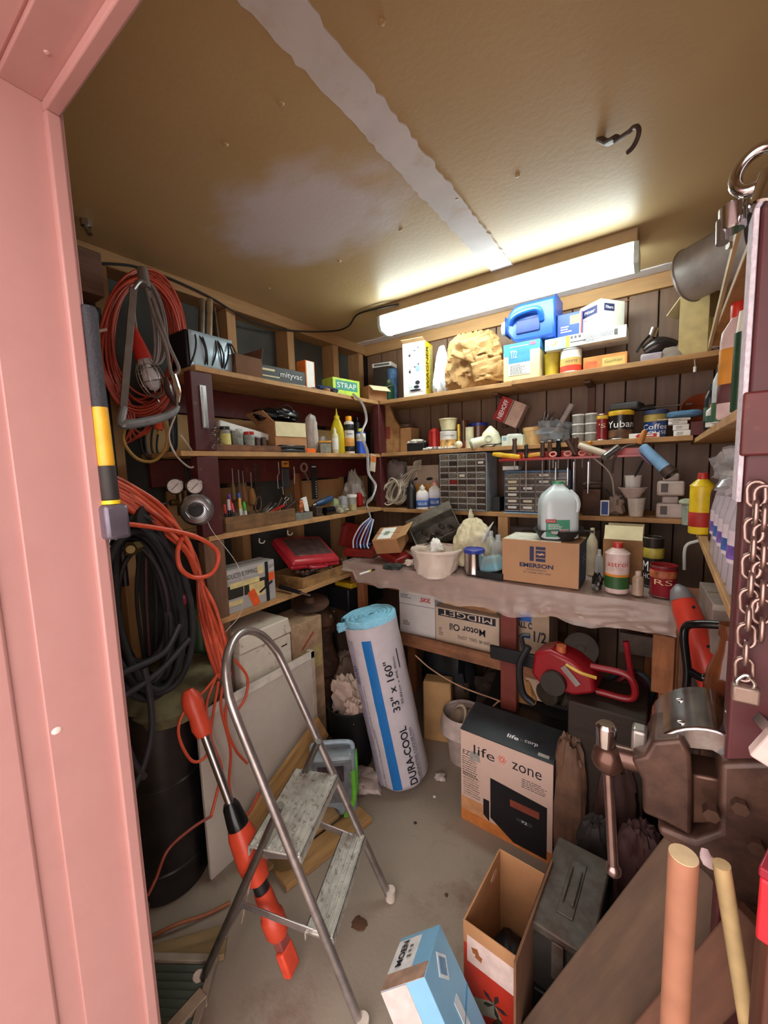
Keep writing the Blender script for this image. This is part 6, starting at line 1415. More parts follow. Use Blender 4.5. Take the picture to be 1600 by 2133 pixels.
B().tube([V(296, 560, x=-1.43), V(302, 600, x=-1.42)], [.016, .018], n=12).out('top_grip', mat('6f6660', rough=.5), t)
B().tube([V(345, 785, x=-1.40), V(352, 815, x=-1.40), V(366, 842, x=-1.40)], [.006, .014, .012, .004], n=10, k=4).out('grip', mat('3a2422', rough=.3), t)
B().tube([V(362, 780, x=-1.395), V(371, 815, x=-1.395), V(370, 838, x=-1.395)], [.008, .011, .007], n=10, k=4).out('polished_knob', CHROME, t)
p = V(205, 690, x=-1.5); solo('wall_hook', 'short pale peg sticking out beside the hammer handle', 'hook', B().cyl(p, V(222, 686, x=-1.5), .005), mat('c9a89a'), (0, 0, 0))
# small loops below: yellow hose, black cords, white cord
cord('yellow_cable', 'tan-yellow cord loop hanging under the hacksaw', [V(262, 880, x=-1.5), V(258, 920, x=-1.5), V(285, 955, x=-1.5), V(320, 960, x=-1.5), V(345, 935, x=-1.5), V(348, 900, x=-1.5), V(336, 872, x=-1.5)], .006, mat('a8813c', rough=.4))
t = thing('extension_plug', 'orange plug with brass prongs hanging inside the yellow loop', 'plug', (0, 0, 0), M=aim(V(333, 878, x=-1.49), V(328, 912, x=-1.49)))
B().lathe([(.006, -.02), (.012, 0), (.014, .03), (0, .03)], n=12).out('plug', ORANGE, t)
for s in (-1, 1): B().box(s*.006-.001, s*.006+.001, -.003, .003, .03, .046).out('prong', mat('c9a85a', rough=.3, metal=.8), t)
for i in range(4):
    cord('black_cable', ('thin black cord with a wide loop', 'grey-black doubled cord', 'slack black cord', 'straight thin black cord')[i]+' hanging on the dark wall under the saws', [V(300+i*14, 850, x=-1.62), V(292+i*12, 900+i*4, x=-1.62), V(300+i*10, 945, x=-1.62), V(330+i*8, 958-i*6, x=-1.62), V(356+i*4, 930, x=-1.62), V(352+i*5, 860, x=-1.62)], .004, RUB if i != 1 else mat('4f4a4c'))
cord('white_cable', 'looped off-white cord hanging left of the red post', [V(362, 800, x=-1.45), V(369, 850, x=-1.45), V(352, 905, x=-1.45), V(365, 945, x=-1.44), V(392, 972, x=-1.44), V(406, 968, x=-1.44), V(400, 940, x=-1.44), V(376, 905, x=-1.44)], .0035, mat('c9b9ac', rough=.5))
for i, px in enumerate((225, 236, 250, 262)):
    solo('pipe', ('first', 'second', 'third', 'fourth')[i]+' dark vertical tube against the wall behind the hammer', 'pipe', B().cyl((0, 0, 0), (0, 0, 1.0), .010+.002*(i % 2), n=10), mat('2e2725', rough=.4, metal=.4), V(px, 1220, x=-1.66))
# board corners and beam ends at the upper left
p = V(178, 545, x=-1.62); solo('wood_block', 'brown wooden block nailed up in the corner by the doorframe', 'block', B().box(-.06, .06, -.055, .055, -.09, .05), wood('6b4a38', 'y'), (-1.63, .60, 2.19), bevel=.004)
# sledge hammer hanging by the jamb
xs_ = -1.02; ysl = .303
a = V(182, 640, y=ysl); e = V(232, 1050, y=ysl)
t = thing('sledge_hammer', 'sledge hammer with black and yellow handle hanging head-down by the doorframe', 'hammer', (0, 0, 0), M=aim(e, a)); L = (a-e).length
B().lathe([(.014, 0), (.014, L*.02), (0, L*.02)], n=16).out('collar', YEL, t)
B().lathe([(.0115, L*.02), (.0135, L*.03), (.013, L*.20), (0, L*.2)], n=16).out('lower_grip', mat('2b2523', rough=.6, bump=.1), t)
B().lathe([(.0115, L*.2), (.0125, L*.21), (.012, L*.5), (0, L*.5)], n=16).out('yellow_shaft', mat('e2a62c', rough=.35), t)
B().lathe([(.012, L*.5), (.012, L*.8), (.014, L*.98), (.012, L), (0, L)], n=16).out('upper_grip', mat('35343a', rough=.7, bump=.4, scale=300), t)
B().box(-.019, .019, -.020, .020, -.060, -.001).out('head', mat('6c6470', rough=.4, metal=.6, var=.3), t, bevel=.006)
# regulator gauges and steel wire reel
for i, px in enumerate((365, 406)):
    p = V(px, 1013, x=-1.45 if i == 0 else -1.385)
    t = thing('pressure_gauge', ('left', 'right')[i]+' of two round white-faced gauges beside the red post', 'gauge', p, rot=(R(90), 0, R(68)))
    B().lathe([(.027, -.02), (.029, -.018), (.029, 0), (.026, .002), (.025, -.002), (0, -.002)], n=28).out('case', mat('4a423c', rough=.3, metal=.7), t)
    B().lathe([(.0255, -.002), (.0255, -.001), (0, -.001)], n=28).out('dial', mat('cfc2bc', rough=.4), t)
    B().beam((-.012, -.012, 0), (.011, .011, 0), .002, .0006).out('needle', INK, t)
    for k in range(9): a = R(-40+k*32.5); B().beam((.019*math.cos(a), .019*math.sin(a), -.0008), (.023*math.cos(a), .023*math.sin(a), -.0008), .001, .0005).out('tick', INK, t)
p = V(382, 1045, x=-1.50); t = thing('brass_regulator', 'tarnished brass regulator body under the gauges', 'regulator', p)
B().cyl((0, -.05, 0), (0, .03, 0), .012, n=12).out('manifold', mat('7a6238', rough=.4, metal=.8), t); B().cyl((0, -.01, -.05), (0, -.01, .04), .014, n=12).out('stem', mat('6b5a3a', rough=.45, metal=.8), t); B().cyl((0, -.06, 0), (.01, -.09, -.002), .005).out('valve', STEEL, t)
cord('gas_hose', 'dark rubber hose running down from the gauges', [V(385, 960, x=-1.52), V(392, 1000, x=-1.48), V(395, 1045, x=-1.47), V(398, 1075, x=-1.50)], .008, RUB, cat='hose')
a = V(410, 1062, x=-1.36)
t = thing('wire_reel', 'shiny round steel reel of thin wire mounted on the red post', 'reel', a, rot=(R(84), 0, R(52)))
B().lathe([(.0, -.02), (.050, -.022), (.056, -.010), (.056, .006), (.048, .020), (.034, .026), (.026, .026)], n=36).out('drum', mat('9a9a9e', rough=.3, metal=.9, var=.15), t, loc=(0, 0, 0))
B().lathe([(.026, .0262), (.024, .0268), (0, .0268)], n=30).out('dark_hub', mat('15130f', rough=.6), t)
for i in range(4): B().tube([(.034*math.cos(k)+.003*i, .028*math.sin(k)-.004*i, .028+.002*i) for k in [j*math.pi/8 for j in range(16)]], .0008, n=4, closed=True).out('wire', STEEL, t)
cord('thin_wire', 'thin pale wire hanging from the steel reel down past the shelf', [V(432, 1085, x=-1.40), V(445, 1110, x=-1.38), V(492, 1172, x=-1.36), V(508, 1225, x=-1.35), V(500, 1280, x=-1.35), V(468, 1322, x=-1.34), V(486, 1352, x=-1.33)], .0013, mat('d0c4b8', rough=.4), cat='wire')
# big orange extension cord draped from the hammer
M_OR = mat('cf5236', rough=.38, var=.08)
t = thing('orange_cable', 'long orange extension cord draped from behind the hammer head to the floor', 'cord', (0, 0, 0))
rr = random.Random(23)
for i in range(14):
    o = i*5.6+rr.uniform(-3, 3)
    pts = [V(226, 985+o*.75, x=-1.28), V(275, 1010+o*.8, x=-1.30), V(330+rr.uniform(-8, 8), 1052+o*.75, x=-1.31+rr.uniform(-.015, .015)), V(385+rr.uniform(-7, 7), 1112+o*.55, x=-1.32+rr.uniform(-.015, .015)), V(410+rr.uniform(-6, 6), 1180+o*.3, x=-1.33), V(414+i*2.4+rr.uniform(-9, 9), 1260, x=-1.33+rr.uniform(-.015, .015)), V(432+i*3+rr.uniform(-4, 4), 1340, x=-1.33), V(452+i*2, 1410+rr.uniform(-10, 10), x=-1.32)]
    B().tube(pts, .0062, n=8, k=5).out('strand', (M_OR, mat('a83e28', rough=.4), mat('e0674a', rough=.38))[i % 3], t, ang=60)
B().tube([V(255, 1090, x=-1.27), V(330, 1100, x=-1.27), V(400, 1115, x=-1.27), V(445, 1140, x=-1.27), V(455, 1165, x=-1.27), V(440, 1195, x=-1.27), V(405, 1203, x=-1.27), V(377, 1185, x=-1.27), V(370, 1150, x=-1.28), V(380, 1120, x=-1.29)], .0075, n=10, k=6).out('front_loop', mat('d8553a', rough=.38), t, ang=60)
for i, ps in enumerate(([(452, 1405), (430, 1470), (440, 1540), (462, 1600), (452, 1650), (440, 1700)], [(470, 1400), (460, 1470), (480, 1560), (478, 1640), (500, 1700), (520, 1690), (540, 1650)], [(450, 1410), (425, 1440), (385, 1480), (372, 1530), (400, 1585), (432, 1570), (442, 1500), (455, 1420)], [(490, 1375), (515, 1410), (512, 1450), (495, 1480)], [(480, 1400), (470, 1500), (490, 1560), (515, 1590)], [(440, 1700), (400, 1725), (350, 1770), (325, 1830), (308, 1865)])):
    pts = [V(px, py, x=-1.27) if py < 1700 else V(px, py, x=-1.22 if i < 5 else -1.3+.0*k) for k, (px, py) in enumerate(ps)]
    B().tube(pts, .005, n=8, k=6).out('strand', M_OR if i < 5 else mat('9a4636', rough=.4), t, ang=60)
# coil of heavy black cable
t = thing('cable_coil', 'big coil of thick black welding cable hanging on the lower left wall', 'cable', (0, 0, 0))
rr = random.Random(29)
for i in range(15):
    x = -1.34+rr.uniform(-.07, .05); cx_, cy_ = 290+rr.uniform(-16, 20), 1262+rr.uniform(-12, 16)
    a_ = 70+rr.uniform(-18, 36); b_ = 150+rr.uniform(-30, 34); pts = []
    for k in range(12):
        a = k/12*2*math.pi; pts.append(V(max(170, cx_+a_*math.cos(a)+.18*b_*math.sin(a)*.6), cy_+b_*math.sin(a), x=x+.02*math.sin(2*a+i)))
    B().tube(pts, .0105 if i % 3 else .008, n=8, k=5, closed=True).out('loop', RUB if i % 4 else mat('2a2426', rough=.6), t, ang=60)
for i, ps in enumerate(([(205, 1430), (260, 1400), (340, 1360), (375, 1300)], [(180, 1490), (240, 1460), (330, 1400), (395, 1330)], [(300, 1390), (312, 1450), (316, 1520), (300, 1590), (270, 1660)], [(255, 1530), (275, 1580), (300, 1620)])):
    B().tube([V(px, py, x=-1.24) for px, py in ps], .010, n=8, k=6).out('tail', mat('2c2a31', rough=.5), t, ang=60)
for i in range(4):
    B().tube([V(290+i*14, 1150, x=-1.44), V(285+i*20, 1250, x=-1.45), V(300+i*12, 1370, x=-1.44)], .006, n=7, k=5).out('inner_strand', mat('4a2a2a', rough=.5) if i % 2 else RUB, t, ang=60)
p = V(290, 1080, x=-1.33); solo('rubber_disc', 'thick black round rubber disc hanging behind the orange cord', 'disc', B().cyl(p+Vector((-.02, -.01, 0)), p+Vector((.03, .012, 0)), .042, n=28), BLACK, (0, 0, 0), bevel=0)
p = V(272, 1143, x=-1.30); solo('brass_fitting', 'tarnished brass hose fitting inside the black cable coil', 'fitting', B().cyl(p, p+Vector((-.02, .03, -.0)), .022, .018, n=6).cyl(p, p+Vector((.014, -.006, 0)), .012, n=16), mat('6e5a34', rough=.4, metal=.7), (0, 0, 0))
solo('hook_ring', 'bright hook end holding the black cable coil', 'hook', B().tube([V(250, 1128, x=-1.29), V(232, 1120, x=-1.29), V(226, 1135, x=-1.29), V(236, 1143, x=-1.29)], .005, n=8, k=4), STEEL, (0, 0, 0))
p = V(375, 1250, x=-1.36); solo('valve_wheel', 'dark red valve knob behind the black cable coil', 'knob', B().lathe([(.02, -.015), (.024, 0), (.02, .015), (0, .016)], n=12), mat('8a1f35', rough=.4), p, rot=(R(70), R(20), 0))
# black drum with dusty cover, green tank
t = thing('steel_drum', 'tall black gas cylinder standing on the floor by the doorframe', 'cylinder', (-1.50, .645, 0))
B().lathe([(.135, 0), (.142, .01), (.142, .10), (.147, .105), (.147, .115), (.142, .12), (.142, .42), (.146, .423), (.146, .43), (.142, .434), (.142, .68), (.12, .70), (0, .70)], n=40).out('body', mat('110e10', rough=.35, var=.4, dirt='3a3434', dirts=4, dirta=.4), t)
c = V(402, 1398, x=-1.44)
t = thing('dusty_cover', 'dusty olive metal lid tilted over the black gas cylinder', 'lid', (-1.46, .70, .735), rot=(R(12), R(10), 0))
B().open_lathe([(0, .03), (.10, .02), (.165, .0), (.17, -.035), (.164, -.035), (.158, -.004), (.1, .014)], n=36).out('lid', mat('5a5238', rough=.7, var=.3, dirt='8a7f5a', dirts=7, dirta=.5), t)
t = thing('gas_cylinder', 'slim dark green cylinder behind the orange cord', 'cylinder', V(428, 1440, x=-1.58)-Vector((0, 0, .5)))
B().lathe([(.05, 0), (.052, .02), (.052, .82), (.04, .88), (.02, .90), (0, .9)], n=24).out('body', mat('2f4a28', rough=.4), t)
solo('cord_plug', 'dirty cord plug on the floor by the black gas cylinder', 'plug', B().crumple(.05, .05, .05, seed=131, n=16, amp=.4), mat('4a4038', rough=.6, var=.6, scale=70), V(308, 1878, z=.02)*.0+Vector((W(312, 1885, z=0).x, W(312, 1885, z=0).y, 0)))
# corded pole tool
a = V(612, 2030, z=.03); b_ = V(396, 1450, x=-1.14)
t = thing('string_trimmer', 'orange and silver corded pole tool leaning by the step ladder', 'garden tool', (0, 0, 0), M=aim(b_, a)); L = (a-b_).length
M_TO = mat('c8452c', rough=.4, var=.08)
B().lathe([(.014, -.02), (.026, 0), (.030, L*.03), (.024, L*.07), (.028, L*.11), (.022, L*.14), (0, L*.14)], n=18).out('top_grip', M_TO, t)
B().cyl((0, 0, L*.14), (0, 0, L*.40), .0125, n=16).out('tube', STEEL, t)
B().lathe([(.018, L*.385), (.024, L*.40), (.030, L*.46), (.030, L*.47), (0, L*.47)], n=16).out('collar', BLACKG, t)
B().lathe([(.028, L*.47), (.034, L*.50), (.036, L*.60), (.030, L*.66), (0, L*.66)], n=18, sq=1).out('motor_housing', M_TO, t)
B().lathe([(.022, L*.66), (.022, L*.70), (0, L*.70)], n=16).out('dark_neck', BLACK, t)
B().lathe([(.025, L*.70), (.028, L*.78), (.034, L*.79), (.034, L*.84), (.026, L*.86), (0, L*.86)], n=18).out('lower_housing', M_TO, t)
B().box(-.018, .018, -.015, .015, L*.86, L*.90).out('clear_guard', mat('a0504a', rough=.3, alpha=.7), t, bevel=.003)
B().box(-.026, .026, -.014, .014, L*.90, L*.985).out('blade_guard', mat('d84a32', rough=.35), t, bevel=.006)
solo('black_cylinder', 'short black cylinder behind the orange pole tool', 'cap', B().cyl((0, 0, 0), (0, 0, .06), .03, n=18), BLACK, V(487, 1775, z=0))
# --- step ladder
t = thing('step_ladder', 'aluminium two-step folding ladder with tubular hoop handle', 'ladder', (0, 0, 0))
F1, F2 = W(814, 1874, z=0), Vector((-.612, .702, 0))
M_AL = mat('b9b1af', rough=.33, metal=.85, var=.12, dirt='5a5048', dirts=12, dirta=.3)
mid = (F1+F2)/2; wd_ = (F1-F2).normalized(); back = Vector((0, 0, 1)).cross(wd_); 
if back.x > 0: back = -back
half = (F1-F2).length/2
RL = .44
def rail(s, t_):      # point up the front rail, s=+-1 side, t_ height
    return mid+wd_*s*(half-.035*t_)+back*(t_*.40)+Vector((0, 0, t_))
HT = .98
top = [rail(1, .03), rail(1, .5), rail(1, HT-.12)]
cen = mid+back*(HT*.40)+Vector((0, 0, HT))
arc = []
hw_ = half-.035*HT
for k in range(1, 8):
    a = math.pi*k/8; arc.append(mid+wd_*hw_*math.cos(a)+back*((HT-.12+.15*math.sin(a))*.40)+Vector((0, 0, HT-.12+.15*math.sin(a))))
pts = [rail(1, .02), rail(1, .3), rail(1, .6), rail(1, HT-.13)]+arc+[rail(-1, HT-.13), rail(-1, .6), rail(-1, .3), rail(-1, .02)]
B().tube(pts, .0125, n=14, k=6).out('hoop_frame', M_AL, t, ang=60)
for s in (1, -1):
    p = rail(s, .0); q = B(); q.lathe([(.015, 0), (.018, .004), (.017, .04), (0, .04)], n=14); q.out('foot', mat('cfc0b4', rough=.6), t, loc=p)
M_ST = mat('c9c6bd', rough=.42, metal=.55, var=.2, dirt='6a5a44', dirts=60, dirta=.6, thr=(.54, .62))
def step(zh, dp, nm, off=0.0):
    c = mid+back*(zh*.40)+Vector((0, 0, zh)); fd = -back
    o = thing('x', 'x', 'x'); bpy.data.objects.remove(o)
    q = B(); hw = half-.035*zh-.004
    M = Matrix((wd_, fd, Vector((0, 0, 1)))).transposed().to_4x4()
    q.M = Matrix.Translation(c) @ M
    q.box(-hw, hw, -dp+.01, .02, -.006, 0); q.box(-hw, hw, .016, .02, -.03, 0); q.box(-hw, hw, -dp+.01, -dp+.014, -.03, 0)
    st = q.out(nm, M_ST, t, bevel=.001)
    n = 9 if dp > .1 else 5
    for i in range(n):
        y = -dp+.02+(dp-.008)*i/(n-1)-.0
        r = B(); r.M = q.M; r.box(-hw+.004, hw-.004, y-.0028, y+.0028, 0, .005); r.out('tread_rib', M_ST, st, bevel=.0008, seg=1)
step(.462, .15, 'upper_step'); step(.245, .075, 'lower_step')
RF = {}
for s in (1, -1):
    h0 = rail(s, .56)-wd_*s*.018; ft = mid+wd_*s*(half+.01)+back*.50; RF[s] = (h0, ft)
    B().tube([h0+Vector((0, 0, .03)), ft], .0115, n=12).out('rear_leg', mat('6f6862', rough=.3, metal=.8, var=.2), t)
    B().beam(h0+Vector((0, 0, .045)), h0+Vector((0, 0, -.03)), .034, .03).out('hinge_bracket', mat('8a8078', rough=.35, metal=.7, var=.3), t, bevel=.006)
    k = .62; m0 = h0.lerp(ft, .50); m1 = rail(s, .23)
    B().beam(m0, m1-wd_*s*.012, .004, .022, up=(0, 0, 1)).out('side_brace', M_AL, t, bevel=.001)
    B().beam(h0.lerp(ft, .22), rail(s, .455)-wd_*s*.012, .004, .022, up=(0, 0, 1)).out('side_brace', M_AL, t, bevel=.001)
    q = B(); q.lathe([(.014, 0), (.017, .004), (.016, .035), (0, .035)], n=12); q.out('foot', mat('d9c4b6', rough=.6), t, loc=(ft.x, ft.y, 0))
B().beam(RF[1][0].lerp(RF[1][1], .7), RF[-1][0].lerp(RF[-1][1], .7), .02, .004).out('rear_brace', M_AL, t, bevel=.001)
B().tube([RF[-1][0].lerp(RF[-1][1], .35), mid+back*.40-wd_*half*.6+Vector((0, 0, .14))], .002, n=6).out('stay_wire', mat('b9a090', rough=.4), t)
# --- white panel, cream boxes, tan carton
t = thing('appliance_sheet', 'large off-white appliance panel standing against the left shelves', 'panel', (-1.335, 1.0, 0), R(90))
B().box(-.29, .29, -.008, .008, 0, .655).out('panel', mat('c9beb2', rough=.4, var=.03, dirt='b0a294', dirts=3, dirta=.4), t, bevel=.003)
B().box(-.292, .292, -.0105, -.008, .625, .66).out('top_trim', mat('d6cdc2', rough=.4), t, bevel=.002)
B().box(.268, .292, -.0105, .02, 0, .66).out('side_trim', mat('bcae9c', rough=.4), t, bevel=.002)
M_CB = mat('d6cbbb', rough=.5, var=.05, dirt='7a5a40', dirts=22, dirta=.7, thr=(.6, .68))
def mbox(lb, y0, y1, z0, z1, x1=-1.375, d=.22, lip=True):
    t = thing('metal_cabinet', lb, 'cabinet', (x1-d/2, (y0+y1)/2, z0), R(90)); w = y1-y0; h = z1-z0
    B().box(-w/2, w/2, -d/2, d/2, 0, h*.72).out('body', M_CB, t, bevel=.008)
    B().box(-w/2-.003, w/2+.003, -d/2-.006, d/2, h*.73, h, taper=.008).out('lid', M_CB, t, bevel=.006)
    for k in range(2): B().box(w*.1+k*.05, w*.1+k*.05+.032, -d/2-.0008, -d/2, h*.5+k*.008, h*.5+.006+k*.008).out('vent_slot', INK, t)
    return t
mbox('upper of two rust-spotted cream metal boxes under the left shelves', .93, 1.20, .585, .84)
mbox('lower rust-spotted cream metal box behind the white panel', .94, 1.19, .0, .58, x1=-1.39)
t = carton('tall_carton', 'tan box with a red slash mark beside the cream metal boxes', (-1.50, 1.325, 0), (.20, .20, .775), R(90), mat('b59678', rough=.7, dirt='7a5a40', dirts=14, dirta=.4), patches=[('F', .0, .37, .5, .012, mat('a83a2c'), 'printed_mark', 38), ('F', .1, .24, .7, .14, mat('b8a06a'))])
# rusty pump, jacket of junk, black and yellow toolbox
p = V(695, 1300, x=-1.55)
t = thing('rusty_pump', 'dark rusty pump casting crouched below the bottom left shelf', 'pump', (-1.57, 1.60, 0))
B().lathe([(.08, 0), (.085, .3), (.075, .34), (.09, .36), (.09, .42), (.06, .5), (.055, .62), (.08, .64), (.08, .68), (.03, .74), (0, .75)], n=20).out('casting', RUSTY, t)
B().cyl((.0, -.12, .6), (.0, .05, .6), .035, .05, n=14).out('inlet', RUSTY, t)
for i in range(6): a = i*math.pi/3; B().cyl((.07*math.cos(a), .07*math.sin(a), .68), (.07*math.cos(a), .07*math.sin(a), .70), .010, n=6).out('bolt', mat('8a7a6a', rough=.5, metal=.6), t)
t = thing('rusty_fan', 'rusty flat pulley wheel lying on the tan box', 'pulley', (-1.50, 1.45, .80), rot=(R(6), R(8), 0)); B().lathe([(.09, 0), (.1, .01), (.095, .02), (.03, .022), (.02, .05), (0, .05)], n=26).out('wheel', RUSTY, t)
t = thing('plastic_toolbox', 'black toolbox with a yellow lid tray under the bottom left shelf', 'toolbox', (-1.50, 1.83, .70), rot=(R(0), R(0), R(84)))
B().box(-.15, .15, -.09, .09, 0, .13).out('body', BLACK, t, bevel=.008); B().box(-.13, .13, -.095, .04, .131, .16).out('lid_tray', mat('c9a022', rough=.4), t, bevel=.005)
for k in range(5): B().box(-.10+k*.045, -.07+k*.045, -.07, .02, .160, .162).out('lid_recess', mat('8a6a14', rough=.5), t)
solo('rubble_sack', 'dusty grey sack slumped beside the rusty pump', 'sack', B().crumple(.30, .32, .42, seed=141, n=40, amp=.2, top=.7, soft=1), mat('8d7868', rough=.85, var=.2, bump=.2), (-1.50, 1.72, 0))
solo('brown_sack', 'dark brown sack under the black and yellow toolbox', 'sack', B().crumple(.28, .28, .69, seed=142, n=28, amp=.15, top=.85), mat('3a2a22', rough=.9, var=.3), (-1.52, 1.86, 0))
# black bin with papers
t = thing('waste_bin', 'round black waste bin beside the wrapped roll', 'bin', (-1.28, 1.49, 0))
B().open_lathe([(.095, 0), (.122, .30), (.127, .305), (.127, .315), (.118, .315), (.09, .006), (0, .006)], n=32).out('bin', BLACK, t)
for i, (x, y, w, h, s) in enumerate(((-.035, -.0, .15, .20, 151), (.05, -.03, .10, .13, 152), (.0, .04, .13, .17, 155))):
    solo('crumpled_paper', ('big pinkish-white', 'small twisted', 'rear folded')[i]+' crumpled paper stuffed in the black waste bin', 'paper', B().crumple(w, .10, h, seed=s, n=30, amp=.3, fr=7), mat('d0b7a8', rough=.8, var=.06, bump=.15), (-1.28+x, 1.49+y, .23), ang=30)
# wrapped cooler-pad roll
rb = Vector((-.985, 1.505, .03)); rt = Vector((-1.115, 1.450, .82)); r_ = .125
zd = (rt-rb).normalized(); L = .78
# front of the roll faces the doorway
fdir = Vector((-rb.x, -rb.y, 0)).normalized(); yv = -(fdir-zd*fdir.dot(zd)).normalized(); xv = yv.cross(zd)
MR = Matrix.Translation(rb) @ Matrix((xv, yv, zd)).transposed().to_4x4()
t = thing('cooler_pad_roll', 'white-wrapped roll of blue cooler pad with a long blue stripe leaning upright', 'roll', (0, 0, 0), M=MR)
def fn(u, v):
    a = u*2*math.pi; k = 1+.022*noise.noise((math.cos(a)*2, math.sin(a)*2, v*5))+.012*noise.noise((a*2.5, v*22, 3))-.03*math.exp(-((v-.5)/.04)**2)*.5
    if v < .03: k *= .85+.15*v/.03
    return (r_*k*math.cos(a), r_*k*math.sin(a), v*L)
M_WRAP = mat('c9c0c6', rough=.28, var=.04, bump=.25, bscale=30)
q = B(); q.grid(fn, 64, 60); q.out('plastic_wrap', M_WRAP, t, ang=70)
B().lathe([(r_*.84, .002), (0, .001)], n=32).out('wrap_bottom', M_WRAP, t)
M_BP = mat('93d6f2', rough=.95, var=.12, scale=60, bump=.8, bscale=150)
pts = []
def spiral(a): return r_*(.10+.90*a/(2*math.pi*5.5))
q = B(); n = 190; vs = []; fs = []
for i in range(n):
    a = i/(n-1)*2*math.pi*5.5; r1 = spiral(a); z = L+.026+.008*noise.noise((a*2, 1, 1)); w = r_*.085
    for rr_, zz in ((r1-w, L-.03), (r1-w, z-.002), (r1, z+.003), (r1+w, z-.002), (r1+w, L-.03)): vs.append((rr_*math.cos(a), rr_*math.sin(a), zz))
for i in range(n-1):
    for j in range(4): fs.append((i*5+j, (i+1)*5+j, (i+1)*5+j+1, i*5+j+1))
q.add(vs, fs); q.out('rolled_pad', M_BP, t, ang=80)
q = B(); q.crumple(.06, .05, .035, seed=161, n=14, amp=.3); q.out('loose_pad_end', M_BP, t, loc=(-r_*1.0, -.03, L-.02))
def strip(a0, a1, v0, v1, nm, m, k=1.0, nu=8, nv=50, off=.0015):
    def g(u, v):
        p = Vector(fn(((a0+(a1-a0)*u)/360) % 1.0, v0+(v1-v0)*v)); h = Vector((p.x, p.y, 0)).normalized(); return p+h*off
    return B().grid(g, nu, nv).out(nm, m, t, ang=70)
strip(-110, -90, .03, .93, 'blue_stripe', mat('1f6fb8', rough=.3, var=.05))
strip(-152, -134, .03, .93, 'grey_print_panel', mat('a9a2b6', rough=.35))
def wrap_text(st, a_mid, v_mid, length, height, m=INK, bold=.0, flip=False):
    cu = bpy.data.curves.new('t', 'FONT'); cu.body = st; cu.align_x = 'CENTER'; cu.align_y = 'CENTER'; cu.offset = bold; cu.resolution_u = 3
    o = bpy.data.objects.new('t', cu); COL.objects.link(o); bpy.context.view_layer.update(); me = bpy.data.meshes.new_from_object(o); bpy.data.objects.remove(o)
    xs = [v.co.x for v in me.vertices]; ys = [v.co.y for v in me.vertices]; cx, cy = (min(xs)+max(xs))/2, (min(ys)+max(ys))/2
    kx = length/(max(xs)-min(xs)); ky = height/(max(ys)-min(ys))
    for v in me.vertices:
        a = (v.co.x-cx)*kx; b = (v.co.y-cy)*ky
        if flip: a, b = -a, -b
        vv = v_mid+a/L; ang = R(a_mid)-b/r_
        p = Vector(fn((ang/(2*math.pi)) % 1.0, vv)); h = Vector((p.x, p.y, 0)).normalized(); p += h*.0032
        v.co = p
    me.materials.clear(); me.materials.append(m); o = bpy.data.objects.new('lettering', me); COL.objects.link(o); o.parent = t
wrap_text('33" x 160"', -68, .64, .235, .036, bold=.01)
wrap_text('83.82cm x 406.40cm', -52, .66, .22, .013)
wrap_text('DURA-COOL', -64, .215, .275, .036, bold=.02)
wrap_text('EVAPORATIVE COOLER PAD', -48, .20, .26, .014)
wrap_text('PREMIUM QUALITY REPLACEMENT', -42, .19, .24, .007)
wrap_text('8500', -143, .72, .085, .03, mat('4a4660'))
wrap_text('wrapped pad fits most coolers', -128, .50, .25, .010, INKG)
wrap_text('keep dry until use change pads yearly', -124, .22, .28, .009, INKG)
wrap_text('-', -40, .78, .09, .006)
solo('torn_wrap', 'torn white plastic wrap crumpled at the foot of the roll', 'wrap', B().crumple(.20, .14, .055, seed=165, n=30, amp=.35), mat('b9a9a0', rough=.4), (-1.14, 1.365, 0), .4)
solo('wrap_scrap', 'bit of white wrap at the right foot of the roll', 'wrap', B().crumple(.05, .04, .03, seed=166, n=14, amp=.35), mat('c9bab2', rough=.4), (-.835, 1.60, 0), .4)
# green and grey case, wood offcuts, log
p = W(690, 1712, z=0)
t = thing('green_reel_case', 'grey and lime-green plastic tool case behind the ladder', 'case', (p.x-.03, p.y+.06, 0), R(38))
B().box(-.10, .10, -.055, .055, 0, .29).out('shell', mat('8e9aa0', rough=.25, var=.15), t, bevel=.03, seg=4)
B().box(-.085, .085, -.060, -.054, .08, .27).out('clear_window', mat('6f7478', rough=.15, var=.3), t, bevel=.004)
B().box(-.06, .05, -.063, -.059, .18, .25).out('contents_print', mat('3a3038', rough=.4, var=.6, scale=40), t)
for s in (-1, 1):
    B().tube([(s*.088, -.058, .22), (s*.088, -.064, .1), (s*.05, -.064, .02)], .011, n=8, k=4).out('green_rail', mat('6fbf3f', rough=.35), t)
B().box(.098, .106, -.03, .03, .09, .26).out('green_grip', mat('6fc24a', rough=.35), t, bevel=.003)
for k in range(8): B().box(.105, .108, -.026, .026, .10+k*.019, .108+k*.019).out('grip_rib', mat('4a9a2c', rough=.4), t)
B().tube([(-.09, 0, .285), (-.07, 0, .315), (.07, 0, .315), (.09, 0, .285)], .010, n=8, k=4).out('handle', mat('9fb4c4', rough=.3), t)
M_OFF = wood('a9804f', 'x')
def offcut(lb, a, b_, w, th, m=M_OFF, up=(0, 0, 1)):
    a = Vector(a); b_ = Vector(b_); L = (b_-a).length
    q = B(); q.box(-L/2, L/2, -w/2, w/2, -th/2, th/2)
    d = (b_-a).normalized(); u = Vector(up); y = u.cross(d).normalized(); z = d.cross(y)
    o = solo('board', lb, 'board', q, m, bevel=.002); o.matrix_world = Matrix.Translation((a+b_)/2) @ Matrix((d, y, z)).transposed().to_4x4(); return o
p1 = W(762, 1700, z=0); p2 = W(585, 1840, z=0)
offcut('pale board lying on the floor under the ladder', (p1.x, p1.y, .012), (p2.x, p2.y, .012), .09, .022)
